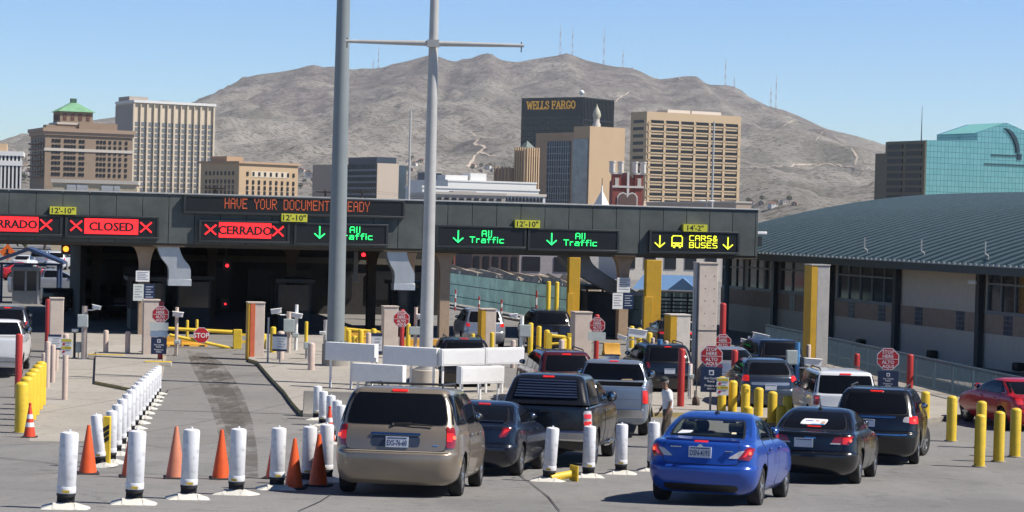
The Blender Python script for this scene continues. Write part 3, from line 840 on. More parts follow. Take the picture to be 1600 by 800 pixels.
# ornate finial of the building behind
p = at(932, 197, 1150)
o = thing('cupola', 'pale pointed stone finial rising above the blank brown end wall', 'tower', (p.x, p.y, p.z - 8))
zt = zat(932, 162, 1150) - p.z + 8
MB().lathe([(2.2, 0), (2.2, zt * .45), (1.6, zt * .5), (1.6, zt * .6)], 10).build('shaft', STONE, o)
MB().lathe([(1.7, zt * .6), (2.3, zt * .68), (1.9, zt * .78), (.9, zt * .88), (.25, zt * .95), (.12, zt)], 12).build('bulb', mat('finial_green', (.45, .43, .34), .7), o)
q = MB(); q.bb(-8, 8, -2, 20, -p.z + 8, 0); q.build('base_block', TANB, o)

# red brick church with twin towers
B = Bld('church', 'red brick church with twin white-capped towers, left of the banded tan block', 'church', 958, 258, 700, 8, 952, 258, 1006, 259)
BR = mat('red_brick', (.27, .065, .05), .85, var=.15, scale=.5); PW = mat('white_stone', (.66, .62, .57), .8)
W2 = B.wr; tw_ = W2 * .27
for xa in (0, W2 - tw_):
    zt = B.z(960, 272)
    q = MB(); q.bb(xa, xa + tw_, 0, tw_, 0, zt); tp = B.part('tower', q, BR)
    q = MB(); q.bb(xa - .3, xa + tw_ + .3, -.3, tw_ + .3, zt + .01, zt + .6)
    for a, b_ in ((0, 0), (1, 0), (0, 1), (1, 1)):
        cxx, cyy = xa + a * tw_, b_ * tw_
        q.lathe([(.75, 0), (.75, 3.2), (.95, 3.3), (.95, 3.7)], 8, (cxx, cyy, zt + .6))
    B.part('pinnacles', q, PW)
    q = MB(); q.bb(xa + tw_ * .28, xa + tw_ * .72, -.2, .05, zt - 4.2, zt - 1.2); B.part('louvre', q, STONE)
zn = B.z(980, 278)
q = MB(); q.prism([(tw_, 0), (W2 - tw_, 0), (W2 - tw_, zn - 1), (W2 / 2, zn + 1.8), (tw_, zn - 1)], (0, .6, 0), (1, 0, 0), (0, 0, 1), (0, 20, 0)); B.part('nave', q, BR)
q = MB(); q.bb(-.1, W2 + .1, -.35, -.05, B.z(980, 292) - .3, B.z(980, 292) + .35); q.bb(W2 / 2 - .35, W2 / 2 + .35, -.3, .5, 0, zn + 2); B.part('trim', q, PW)
for xm in (W2 * .34, W2 * .64):
    za, zb_ = 1, B.z(980, 302)
    arch = [(-1.5, za), (1.5, za), (1.5, zb_ - 1.5), (1.0, zb_ - .5), (0, zb_), (-1.0, zb_ - .5), (-1.5, zb_ - 1.5)]
    q = MB(); q.prism([(a * 1.25, b_ + (.4 if b_ > za else 0)) for a, b_ in arch], (xm, .05, 0), (1, 0, 0), (0, 0, 1), (0, -.3, 0)); B.part('arch_frame', q, PW)
    q = MB(); q.prism(arch, (xm, -.26, 0), (1, 0, 0), (0, 0, 1), (0, -.15, 0)); B.part('arched_window', q, mat('church_glass', (.16, .09, .07), .3))
p = at(940, 318, 560)
o = thing('church_spire', 'slanted white spire with a finial in front of the red brick church', 'spire', (p.x, p.y, 0))
zz = p.z; zt = zat(940, 290, 560)
MB().lathe([(2.6, 0), (2.6, zz - 2), (2.9, zz - 2), (.25, zt - 1.5), (.2, zt)], 4).build('roof', PALEW, o)
MB().cyl((0, 0, zt), (0, 0, zt + 2.0), .1, n=6).build('finial', DARK, o)

# banded tan office block
B = Bld('office_tower', 'broad tan office block with rows of dark horizontal window bands', 'building', 1011, 174, 900, 28, 986, 175, 1158, 184)
H = B.H
q = MB(); q.bb(0, B.wr, 0, B.wl, 0, H); B.part('wall', q, mat('tan_panel', (.55, .415, .265), .8, var=.04, scale=.08))
zr = [B.z(1080, 191 + 11.35 * k) for k in range(12)]
us = [B.wr * (.03 + .158 * (i + .5)) for i in range(6)]
B.grid('window', WINB, 'r', us, zr, B.wr * .135, 1.25, dep=.25)
q = MB()
for zz in zr: q.bb(.4, B.wr - .3, -.35, .02, zz - 1.25, zz - .75)
B.part('ledges', q, mat('tan_ledge', (.57, .43, .28), .8))
q = MB()
for i in range(7): u = B.wr * (.03 + .158 * i); q.bb(u - .55, u + .55, -.35, .02, 0, H - 4)
B.part('piers', q, mat('tan_panel', (.5, .4, .3)))
B.grid('window', WINB, 'l', [B.wl * .5], zr, B.wl * .62, 1.3, dep=.25)
q = MB(); zt = B.z(1085, 170); q.bb(B.wr * .28, B.wr * .52, 5, 14, H, zt); q.bb(B.wr * .535, B.wr * .85, 5, 14, H, zt); B.part('roof_plant', q, mat('roof_plant_cream', (.66, .60, .54), .8))
q = MB(); zp = B.z(1080, 316); q.add([(-4, -5, 0), (B.wr + 6, -5, 0), (B.wr + 6, B.wl, 0), (-4, B.wl, 0), (-1, -1, zp), (B.wr + 1, -1, zp), (B.wr + 1, B.wl, zp), (-1, B.wl, zp)],
   [(3, 2, 1, 0), (0, 1, 5, 4), (1, 2, 6, 5), (2, 3, 7, 6), (3, 0, 4, 7), (4, 5, 6, 7)]); B.part('podium', q, mat('podium_tan', (.50, .38, .28), .85))
low_block('hall_building', 'low flat tan hall beyond the right end of the canopy roof', 'building', 1150, 317, 600, 14, 1010, 1174, mat('hall_tan', (.47, .37, .29), .85))

# teal mirror-glass building on the right
B = Bld('office_tower', 'turquoise mirror-glass office building with gabled top on the right', 'building', 1448, 224, 700, 26, 1386, 226, 1640, 224)
H = B.H
def teal_mat():
    m, t, b = new_mat('teal_mirror_glass')
    b.inputs['Roughness'].default_value = .12; b.inputs['Metallic'].default_value = .35
    tc = t.nodes.new('ShaderNodeTexCoord'); sp = t.nodes.new('ShaderNodeSeparateXYZ'); cb = t.nodes.new('ShaderNodeCombineXYZ')
    t.links.new(tc.outputs['Object'], sp.inputs[0]); t.links.new(sp.outputs['X'], cb.inputs['X']); t.links.new(sp.outputs['Z'], cb.inputs['Y'])
    br = t.nodes.new('ShaderNodeTexBrick'); br.offset = 0
    br.inputs['Scale'].default_value = 1; br.inputs['Brick Width'].default_value = 1.5; br.inputs['Row Height'].default_value = 1.9; br.inputs['Mortar Size'].default_value = .07
    br.inputs['Color1'].default_value = (.13, .33, .36, 1); br.inputs['Color2'].default_value = (.16, .37, .40, 1); br.inputs['Mortar'].default_value = (.045, .13, .15, 1)
    t.links.new(cb.outputs[0], br.inputs['Vector'])
    t.links.new(br.outputs['Color'], b.inputs['Base Color']); return m
TEAL = teal_mat()
xg0 = solve_w(B.C, Vector((math.cos(B.b), math.sin(B.b))), 1527, 214); xg1 = solve_w(B.C, Vector((math.cos(B.b), math.sin(B.b))), 1574, 192)
Dg = B.D + xg1 * math.sin(B.b); zpk = zat(1574, 192, Dg); Dm = B.D + xg0 * math.sin(B.b); zsh = zat(1540, 208, Dm); H2 = zat(1500, 218, B.D + (xg0 * .6) * math.sin(B.b))
H = B.H = (zat(1448, 219, B.D))
xw = 2 * xg1 - xg0
q = MB(); q.prism([(0, 0), (xw + 25, 0), (xw + 25, H), (xw, H), (xw, zsh), (xg1, zpk), (xg0, zsh), (xg0, H2), (0, H)], (0, 0, 0), (1, 0, 0), (0, 0, 1), (0, B.wl, 0)); B.part('glass_wall', q, TEAL)
dk = mat('olive_stone', (.115, .10, .06), .5, var=.1, scale=.2)
q = MB(); q.bb(-.6, -.004, 0, B.wl, 0, H - .2); q.bb(-.4, 4, B.wl + .01, B.wl + 6, 0, H - 4); B.part('stone_wall', q, dk)
zr = [zat(1420, 231 + 11.2 * k, B.D + 20) for k in range(8)]
B.grid('window', WINB, 'l', [B.wl * .27, B.wl * .74], zr, B.wl * .38, 1.5, dep=.35)
for w_ob in [c_ for c_ in B.o.children if c_.name.startswith('window')]: w_ob.location.x -= .6
q = MB(); q.add([(xg0 - .2, 2, zsh), (xg1, 2, zpk + .1), (xg1, B.wl - 2, zpk + .1), (xg0 - .2, B.wl - 2, zsh),
                 (xg0 - .2, 2, zsh - .4), (xg1, 2, zpk - .3), (xg1, B.wl - 2, zpk - .3), (xg0 - .2, B.wl - 2, zsh - .4)],
      [(0, 1, 2, 3), (7, 6, 5, 4), (0, 4, 5, 1), (1, 5, 6, 2), (2, 6, 7, 3), (3, 7, 4, 0)]); B.part('roof', q, mat('teal_roof', (.20, .50, .48), .5))
q = MB()   # crescent ornament and dark slots on the gable
xo = solve_w(B.C, Vector((math.cos(B.b), math.sin(B.b))), 1568, 236); ro = solve_w(B.C, Vector((math.cos(B.b), math.sin(B.b))), 1592, 236) - xo
zo = zat(1568, 238, B.D + xo * math.sin(B.b))
outer = [(xo + ro * math.sin(a), zo + ro * 1.25 * math.cos(a)) for a in [R(0 + 9 * k) for k in range(11)]]
inner = [(xo + ro * .80 * math.sin(a), zo + ro * (1.22 - .30 * math.sin(a)) * math.cos(a)) for a in [R(0 + 9 * k) for k in range(11)]]
for (a0, a1, b0, b1) in zip(outer[:-1], outer[1:], inner[:-1], inner[1:]):
    q.prism([a0, b0, b1, a1], (0, -.02, 0), (1, 0, 0), (0, 0, 1), (0, -.5, 0))
B.part('crescent', q, mat('crescent_dark', (.02, .05, .07), .4))
q = MB(); zs = zat(1560, 243, Dg); q.bb(xo - ro * .8, xo + ro * 1.1, -.35, -.02, zs - .2, zs + .2); q.bb(xo + ro * .9, xo + ro * 1.15, -.35, -.02, zs - 1.2, zs + .9)
zs = zat(1560, 257, Dg); q.bb(xo - ro * 1.2, xo + ro * 2, -.35, -.02, zs - .2, zs + .2); B.part('recess', q, mat('crescent_dark', (.02, .05, .07)))
q = MB(); q.cyl((xg0 - 8, 20, H), (xg0 - 8, 20, zat(1517, 163, Dm)), .22, .06, n=6); B.part('antenna', q, DARK)

# tiny houses and trees on the lower slopes, seen in the gaps
HW = [mat('house_pale', (.55, .50, .45), .85), mat('house_tan', (.42, .33, .26), .85), mat('house_white', (.65, .63, .60), .85)]
HR = [mat('house_roof_red', (.33, .15, .10), .85), mat('house_roof_grey', (.24, .22, .21), .85)]
gaps = [(468, 494, 258, 300), (30, 58, 258, 285), (636, 660, 250, 272), (735, 790, 262, 276), (1165, 1250, 316, 328)]
k = 0
names = {0: 'in the gap right of the square courthouse', 1: 'on the slope left of the brown hotel', 2: 'above the low white buildings near the thin mast', 3: 'above the white low buildings', 4: 'beyond the right end of the canopy'}
LEAFF = mat('far_foliage', (.05, .062, .035), .9, var=.35, scale=.6)
for gi, (xa, xb, ya, yb) in enumerate(gaps):
    for j in range(5):
        px, py = xa + (xb - xa) * (j + .5) / 5, random.uniform(ya, yb - 4)
        p = hill_at(px, py) or Vector((at(px, py, 1500).x, 1500, 0))
        o = thing('house', f'{ORD[j + 1]} small house from the left {names[gi]}', 'house', p, random.uniform(-.5, .5), 'small houses on the lower slopes')
        a, b_, h = random.uniform(6, 10), random.uniform(6, 9), random.uniform(3, 4.5)
        MB().bb(-a / 2, a / 2, -b_ / 2, b_ / 2, -3, h).build('wall', HW[j % 3], o)
        MB().prism([(-a / 2 - .4, h), (a / 2 + .4, h), (0, h + 2.2)], (0, -b_ / 2 - .4, 0), (1, 0, 0), (0, 0, 1), (0, b_ + .8, 0)).build('roof', HR[j % 2], o)
        for u in (-a * .25, a * .25): MB().bb(u - .6, u + .6, -b_ / 2 - .1, -b_ / 2 + .05, 1, 2.4).build('window', WINB, o)
    for j in range(4):
        px, py = xa + (xb - xa) * (j + .2) / 4, random.uniform(ya, yb)
        p = hill_at(px, py) or Vector((at(px, py, 1450).x, 1450, 0))
        o = thing('tree', f'{ORD[j + 1]} dark round tree from the left {names[gi]}', 'tree', p, 0, 'trees on the lower slopes')
        MB().cyl((0, 0, -1), (0, 0, 3), .3, .2, n=6).build('trunk', mat('far_bark', (.10, .08, .06), .9), o)
        q = MB()
        for _ in range(90):
            d = Vector((random.gauss(0, 1), random.gauss(0, 1), random.gauss(0, 1))).normalized() * random.uniform(.5, 1) ** .6
            c_ = Vector((d.x * 3.2, d.y * 3.2, 4.5 + d.z * 2.6)); s_ = random.uniform(.5, 1.1)
            a_ = Vector((random.gauss(0, 1), random.gauss(0, 1), random.gauss(0, 1))).normalized(); b2 = a_.orthogonal()
            q.add([c_ - a_ * s_, c_ + b2 * s_, c_ + a_ * s_, c_ - b2 * s_], [(0, 1, 2, 3)])
        q.build('crown', LEAFF, o)
# ================================================================== INSPECTION CANOPY
CA = R(14)
CO = Vector((0, 103, 0))
CE = Vector((math.cos(CA), math.sin(CA), 0)); CL = Vector((-math.sin(CA), math.cos(CA), 0))
def FP(px, py, w_=0.0):
    """photo pixel -> (u along the fascia, z) on the plane w_ behind the fascia"""
    p = on_plane(px, py, CO + CL * w_, CL)
    return (p - CO).dot(CE), p.z
def cw(u, w_, z=0): return CO + CE * u + CL * w_ + Vector((0, 0, z))
PANEL = mat('fascia_panel', (.082, .094, .090), .6, .0, var=.28, scale=.9, dirt=.45)
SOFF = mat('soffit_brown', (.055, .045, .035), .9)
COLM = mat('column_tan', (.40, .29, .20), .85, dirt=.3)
LEDB = mat('led_board', (.008, .009, .010), .45, var=.3, scale=30)
CAB = mat('sign_cabinet', (.028, .032, .034), .45)
LRED = mat('led_red', (1.0, .02, .025), .5, emit=.95, var=.04)
LGRN = mat('led_green', (.03, .95, .22), .5, emit=.9, var=.02)
LYEL = mat('led_yellow', (.85, .88, .05), .5, emit=.75, var=.02)
LORG = mat('led_orange', (.50, .10, .035), .5, emit=.30, var=.05)
ZT, ZB = 6.64, 4.31
UL, UR = -30.0, FP(1184, 360)[0]
can = thing('inspection_canopy', 'long grey panelled border inspection canopy carrying lane signs across the road', 'canopy', CO, CA)
q = MB(); u = UL
pw = 1.215
while u < UR - .1:
    v = min(u + pw, UR)
    q.bb(u + .012, v - .012, -.06, .02, ZB + .02, ZT)
    u = v
q.bb(UR - .06, UR, .03, 9.5, ZB + .02, ZT)
q.build('fascia', PANEL, can, bevel=.012)
q = MB(); q.bb(UL, UR - .07, .03, .4, ZB + .05, ZT - .05); q.build('fascia_backing', SBLACK, can)
q = MB(); q.bb(UL, UR + .05, -.12, .5, ZT + .003, ZT + .07); q.build('coping', mat('coping_grey', (.42, .43, .43), .5, dirt=.3), can, bevel=.01)
US = FP(690, 380)[0] + 1.2
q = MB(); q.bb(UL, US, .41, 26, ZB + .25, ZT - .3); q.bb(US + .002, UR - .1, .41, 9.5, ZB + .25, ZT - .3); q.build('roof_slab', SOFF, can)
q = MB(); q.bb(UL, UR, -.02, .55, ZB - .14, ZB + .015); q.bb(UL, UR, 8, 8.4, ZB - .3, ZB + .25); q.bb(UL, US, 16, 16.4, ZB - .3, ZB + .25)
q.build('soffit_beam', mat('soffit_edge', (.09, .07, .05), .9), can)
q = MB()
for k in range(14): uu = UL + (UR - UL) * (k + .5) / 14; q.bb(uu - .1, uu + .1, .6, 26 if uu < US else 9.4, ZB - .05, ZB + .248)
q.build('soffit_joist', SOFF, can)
# columns that flare towards the soffit
def column(px, w_=.9, hw=.25, m=COLM, fl=.62):
    u0 = FP(px, 440, w_)[0]
    zt = ZB - .15
    pol = [(-hw, 0), (hw, 0), (hw, zt - 1.1)]
    for k in range(1, 7): a = k / 6 * PI / 2; pol.append((hw + (fl - hw) * (1 - math.cos(a)), zt - 1.1 + 1.1 * math.sin(a)))
    pol += [(-x, z) for x, z in reversed(pol[2:])]
    q = MB(); q.prism(pol, (u0, w_ + .25, 0), (1, 0, 0), (0, 0, 1), (0, -.5, 0))
    return q.build('column', m, can, bevel=.02)
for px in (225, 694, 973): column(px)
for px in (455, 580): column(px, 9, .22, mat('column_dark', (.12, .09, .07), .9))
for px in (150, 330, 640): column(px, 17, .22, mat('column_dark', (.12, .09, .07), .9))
# dark inspection hall across the back of the left lanes
u0, u1 = FP(112, 440, 24)[0], FP(686, 440, 24)[0]
hall = thing('inspection_hall', 'dark inspection hall wall behind the left lanes under the canopy', 'building', cw(0, 0), CA)
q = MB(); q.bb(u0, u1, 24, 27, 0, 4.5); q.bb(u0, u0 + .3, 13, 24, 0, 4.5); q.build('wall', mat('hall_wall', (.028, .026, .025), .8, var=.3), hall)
for k in range(9): uu = u0 + (u1 - u0) * (k + .5) / 9; MB().bb(uu - .7, uu + .7, 23.85, 23.99, .9, 2.6).build('window', SBLACK, hall)
q = MB(); q.bb(u0 + .35, u1 - .35, 23.8, 23.99, 3.0, 3.35); q.build('sign_band', mat('hall_band', (.10, .09, .07), .8), hall)
# booths
BOOTH = mat('booth_grey', (.035, .037, .04), .6)
for k, (px, w_) in enumerate([(228, 6), (300, 9), (455, 7), (640, 6), (930, 5)]):
    uu = FP(px, 440, w_)[0]
    b_ = thing('inspection_booth', f'{["dark booth behind the leftmost flared column", "dark booth under the silver duct left of the green arrow signs", "dark booth in the middle of the deep black bay", "dark booth under the silver duct beside the brown column", "dark booth below the big dark duct on the right"][k]}', 'booth', cw(uu, w_), CA, 'inspection booths under the canopy')
    q = MB(); q.bb(-.8, .8, -1.3, 1.3, 0, 1.0); q.build('base', BOOTH, b_)
    q = MB(); q.bb(-.78, .78, -1.28, 1.28, 1.003, 2.3); q.build('glazing', BGLASS, b_)
    q = MB()
    for sx in (-.8, .8):
        for sy in (-1.3, 0, 1.3): q.bb(sx - .05, sx + .05, sy - .05, sy + .05, 1.003, 2.4)
    q.build('frame', DARK, b_)
    q = MB(); q.bb(-1, 1, -1.6, 1.6, 2.41, 2.6); q.build('roof', BOOTH, b_)

# ------------------------------------------------------------------ LED glyphs
GL = {'A': [[(0, 0), (0, 4.6), (.8, 5.8), (3.2, 5.8), (4, 4.6), (4, 0)], [(0, 2.6), (4, 2.6)]],
      'l': [[(.5, 6), (.5, 0)]],
      'T': [[(-.2, 5.8), (3.8, 5.8)], [(1.8, 5.8), (1.8, 0)]],
      'r': [[(0, 0), (0, 3.8)], [(0, 3), (.8, 3.8), (2.2, 3.8)]],
      'a': [[(.4, 3.8), (2.6, 3.8), (3.2, 3.2), (3.2, 0)], [(3.2, 2.2), (.6, 2.2), (0, 1.6), (0, .5), (.5, 0), (3.2, 0)]],
      'f': [[(.8, 0), (.8, 5.2), (1.4, 5.8), (2.6, 5.8)], [(-.2, 3.6), (2.3, 3.6)]],
      'i': [[(0, 0), (0, 3.8)], [(0, 5.2), (0, 5.9)]],
      'c': [[(3, 3.8), (.6, 3.8), (0, 3.2), (0, .6), (.6, 0), (3, 0)]],
      'C': [[(4, 5.8), (.8, 5.8), (0, 5), (0, .8), (.8, 0), (4, 0)]],
      'R': [[(0, 0), (0, 5.8), (3.2, 5.8), (4, 5), (4, 3.6), (3.2, 2.8), (0, 2.8)], [(2, 2.8), (4, 0)]],
      'S': [[(4, 5.8), (.8, 5.8), (0, 5), (0, 3.7), (.8, 2.9), (3.2, 2.9), (4, 2.1), (4, .8), (3.2, 0), (0, 0)]],
      '&': [[(4, 0), (.8, 4), (.8, 5.2), (1.4, 5.8), (2.4, 5.8), (3, 5.2), (3, 4), (.2, 2), (.2, .7), (.9, 0), (2.4, 0), (4, 2)]],
      'B': [[(0, 0), (0, 5.8), (3.2, 5.8), (3.9, 5.1), (3.9, 3.6), (3.2, 2.9), (0, 2.9)], [(3.2, 2.9), (4, 2.2), (4, .7), (3.2, 0), (0, 0)]],
      'U': [[(0, 5.8), (0, .8), (.8, 0), (3.2, 0), (4, .8), (4, 5.8)]],
      'E': [[(4, 5.8), (0, 5.8), (0, 0), (4, 0)], [(0, 2.9), (3.3, 2.9)]]}
GW = {'l': 1.0, 'i': .2, 'r': 2.3, 'f': 2.4, 'T': 3.6, 'a': 3.3, 'c': 3.1}
def glyphs(mb, txt, uc, z0, h, wd, y, mi=0, stretch=1.0, gap=1.7):
    k = h / 5.8; kx = k * stretch
    tot = sum(GW.get(c_, 4.0) + gap for c_ in txt) - gap; x = uc - tot * kx / 2
    for c_ in txt:
        for st in GL.get(c_, []):
            mb.stroke([(a * kx, b_ * k) for a, b_ in st], (x, y, z0), (1, 0, 0), (0, 0, 1), wd, (0, -.02, 0), mi)
        x += (GW.get(c_, 4.0) + gap) * kx
DOT = {'H': '10001 10001 10001 11111 10001 10001 10001', 'A': '01110 10001 10001 11111 10001 10001 10001', 'V': '10001 10001 10001 10001 10001 01010 00100',
       'E': '11111 10000 10000 11110 10000 10000 11111', 'Y': '10001 10001 01010 00100 00100 00100 00100', 'O': '01110 10001 10001 10001 10001 10001 01110',
       'U': '10001 10001 10001 10001 10001 10001 01110', 'R': '11110 10001 10001 11110 10100 10010 10001', 'D': '11110 10001 10001 10001 10001 10001 11110',
       'C': '01110 10001 10000 10000 10000 10001 01110', 'M': '10001 11011 10101 10101 10001 10001 10001', 'N': '10001 11001 10101 10011 10001 10001 10001',
       'T': '11111 00100 00100 00100 00100 00100 00100', 'S': '01111 10000 10000 01110 00001 00001 11110', ' ': '00000 00000 00000 00000 00000 00000 00000'}
def arrow_down(mb, uc, zt, zb, hw, wd, y):
    mb.stroke([(0, zt), (0, zb)], (uc, y, 0), (1, 0, 0), (0, 0, 1), wd, (0, -.02, 0))
    mb.stroke([(-hw, zb + hw * .85), (0, zb)], (uc, y - .003, 0), (1, 0, 0), (0, 0, 1), wd, (0, -.02, 0))
    mb.stroke([(0, zb), (hw, zb + hw * .85)], (uc, y - .006, 0), (1, 0, 0), (0, 0, 1), wd, (0, -.02, 0))
SW = -.30     # sign faces stand this far in front of the fascia
def sign_box(name, label, x0, x1, ym_t, ym_b, cat='lane sign', group='lane signs on the canopy'):
    xm = (x0 + x1) / 2
    ua, _ = FP(x0, ym_t, SW); ub, _ = FP(x1, ym_t, SW)
    zt = FP(xm, ym_t, SW)[1]; zb = FP(xm, ym_b, SW)[1]
    o = thing(name, label, cat, cw((ua + ub) / 2, -.065), CA, group)
    h2 = (ub - ua) / 2
    q = MB(); q.bb(-h2, h2, SW + .105, -.005, zb, zt); q.build('cabinet', CAB, o, bevel=.02)
    q = MB(); q.bb(-h2 + .12, h2 - .12, SW + .085, SW + .10, zb + .12, zt - .10); q.build('display', LEDB, o)
    q = MB()
    for (a, b_, c_, d) in ((-h2, h2, zt - .09, zt), (-h2, h2, zb, zb + .11), (-h2, -h2 + .11, zb + .115, zt - .095), (h2 - .11, h2, zb + .115, zt - .095)):
        q.bb(a, b_, SW + .05, SW + .102, c_, d)
    q.build('frame', CAB, o, bevel=.01)
    return o, (ua + ub) / 2, h2, zt, zb
YF_ = SW + .08
def closed_sign(label, x0, x1, yt, yb, word, rx0, rx1, ry0, ry1, xl, xr):
    o, uc, h2, zt, zb = sign_box('closed_lane_sign', label, x0, x1, yt, yb)
    um = lambda px: FP(px, (ry0 + ry1) / 2, SW)[0] - uc
    za, zc = FP((rx0 + rx1) / 2, ry1, SW)[1], FP((rx0 + rx1) / 2, ry0, SW)[1]
    q = MB(); q.bb(um(rx0), um(rx1), YF_ - .012, YF_, za, zc); q.build('lit_panel', LRED, o)
    q = MB()
    for dx in (-.014, 0, .014): q.text(word, ((um(rx0) + um(rx1)) / 2 + dx, YF_ - .018 - abs(dx) * .1 - (dx > 0) * .001, (za + zc) / 2), (1, 0, 0), (0, 0, 1), (zc - za) * .54, stretch=(.98 if word == 'CERRADO' else 1.0))
    q.build('lettering', SBLACK, o)
    for px in (xl, xr):
        c_ = um(px); zm = (za + zc) / 2; hh = .235
        q = MB(); q.stroke([(-hh, -hh * .9), (hh, hh * .9)], (c_, YF_, zm), (1, 0, 0), (0, 0, 1), .075, (0, -.02, 0)); q.stroke([(-hh, hh * .9), (hh, -hh * .9)], (c_, YF_ - .003, zm), (1, 0, 0), (0, 0, 1), .075, (0, -.02, 0))
        q.build('red_cross', LRED, o)
closed_sign('red lit CERRADO lane sign cut off by the left edge of the picture', -52, 98, 334.5, 368.5, 'CERRADO', -28, 60, 338, 361.5, -42, 72)
closed_sign('red lit lane sign reading CLOSED between two red crosses', 102, 249, 337, 373, 'CLOSED', 132, 216, 342, 366, 119, 228)
closed_sign('red lit lane sign reading CERRADO under the long message board', 311, 453, 345, 380, 'CERRADO', 342, 424, 348, 372, 329, 434.5)
def green_sign(label, x0, x1, yt, yb, xa, ya, xt, yt1, yt2):
    o, uc, h2, zt, zb = sign_box('open_lane_sign', label, x0, x1, yt, yb)
    um = lambda px: FP(px, ya, SW)[0] - uc
    zc = FP(xa, ya, SW)[1]
    q = MB(); arrow_down(q, um(xa), zc + .27, zc - .27, .23, .06, YF_); q.build('green_arrow', LGRN, o)
    q = MB(); glyphs(q, 'All', um(xt), FP(xt, yt1, SW)[1] - .13, .26, .042, YF_, stretch=1.15)
    glyphs(q, 'Traffic', um(xt), FP(xt, yt2, SW)[1] - .13, .26, .042, YF_, stretch=1.35, gap=1.7); q.build('lettering', LGRN, o)
green_sign('green arrow lane sign behind the thick grey pole', 460, 607, 349, 384, 499.5, 363, 555, 359, 369.5)
green_sign('green All Traffic lane sign, nearer the galvanised pole of the two', 681, 823, 353, 388, 716, 369.5, 761, 365, 375)
green_sign('green All Traffic lane sign beside the cars and buses sign', 825, 968, 358, 393, 862, 373.5, 907, 369, 379.5)
# cars and buses sign
o, uc, h2, zt, zb = sign_box('bus_lane_sign', 'yellow lit sign with a bus symbol reading CARS & BUSES', 1015, 1156, 361, 397)
um = lambda px: FP(px, 378, SW)[0] - uc
zc = FP(1058, 378, SW)[1]
for px, py in ((1031, 377.5), (1137.5, 380.5)):
    zz = FP(px, py, SW)[1]; q = MB(); arrow_down(q, um(px), zz + .29, zz - .27, .24, .06, YF_); q.build('yellow_arrow', LYEL, o)
q = MB(); bx = um(1058)
q.stroke([(-.27, -.22), (-.27, .22), (-.2, .30), (.2, .30), (.27, .22), (.27, -.22)], (bx, YF_, zc), (1, 0, 0), (0, 0, 1), .05, (0, -.02, 0))
q.bb(bx - .27, bx + .27, YF_ - .022, YF_, zc - .22, zc - .03); q.bb(bx - .2, bx - .1, YF_ - .022, YF_, zc - .30, zc - .222); q.bb(bx + .1, bx + .2, YF_ - .022, YF_, zc - .30, zc - .222)
q.build('bus_symbol', LYEL, o)
q = MB()
for sx in (-.17, .17): q.bb(bx + sx - .05, bx + sx + .05, YF_ - .026, YF_ - .0225, zc - .17, zc - .10)
q.build('bus_lamps', SBLACK, o)
q = MB(); glyphs(q, 'CARS&', um(1099), FP(1099, 372.6, SW)[1] - .12, .245, .038, YF_, stretch=1.25, gap=1.8)
glyphs(q, 'BUSES', um(1099), FP(1099, 383.4, SW)[1] - .12, .245, .038, YF_, stretch=1.25, gap=1.8); q.build('lettering', LYEL, o)
# message board
o, uc, h2, zt, zb = sign_box('message_board', 'long black message board with orange dotted letters HAVE YOUR DOCUMENTS READY', 287, 633, 308.5, 337.5, 'message board', None)
txt = 'HAVE YOUR DOCUMENTS READY'
ua = FP(351, 320, SW)[0] - uc; ub = FP(578, 320, SW)[0] - uc
pit = (ub - ua) / (len(txt) * 6 - 1); zc = FP(465, 320.5, SW)[1]; ph = .062
q = MB()
for i, ch in enumerate(txt):
    for r, row in enumerate(DOT[ch].split()):
        for c_, bit in enumerate(row):
            if bit == '1':
                x = ua + (i * 6 + c_) * pit; z = zc + (3 - r) * ph * 1.15
                q.bb(x, x + pit * .86, YF_ - .012, YF_ - .002, z - ph * .46, z + ph * .46)
q.build('lettering', LORG, o)
# yellow clearance plates
for (xa, xb, ya, yb, tx, lb) in [(78, 119, 323, 335, "12'-10\"", 'yellow clearance plate above the left two closed signs'), (440, 480, 334, 346.5, "12'-10\"", 'yellow clearance plate under the long message board'),
                             (805, 843.5, 344, 356, "12'-10\"", 'yellow clearance plate above the two green signs on the right'), (1068, 1105, 350.5, 362, "14'-2\"", 'yellow clearance plate above the bus sign')]:
    u0, z1 = FP(xa, ya, -.35); u1, z0 = FP(xb, yb, -.35); z1 = FP((xa + xb) / 2, ya, -.35)[1]; z0 = FP((xa + xb) / 2, yb, -.35)[1]
    o = thing('clearance_plate', lb, 'clearance sign', cw((u0 + u1) / 2, -.35), CA, 'yellow clearance plates on the canopy')
    hw = (u1 - u0) / 2
    q = MB(); q.bb(-hw, hw, -.02, .28, z0, z1); q.build('plate', SYEL, o)
    q = MB(); q.text(tx, (0, -.024, (z0 + z1) / 2), (1, 0, 0), (0, 0, 1), (z1 - z0) * .68, stretch=1.12); q.build('lettering', SBLACK, o)
# small white flood lamps on the right corner
o = thing('flood_lamp', 'white flood lamp on the right corner of the canopy', 'lamp', cw(UR, 0), CA)
q = MB(); z = FP(1190, 365)[1]; q.bb(.004, .55, .1, .5, z - .05, z + .10); q.build('hood', WP, o, bevel=.03)
q = MB(); q.bb(.004, .30, .15, .45, z - .65, z - .15); q.build('bracket', DARK, o)

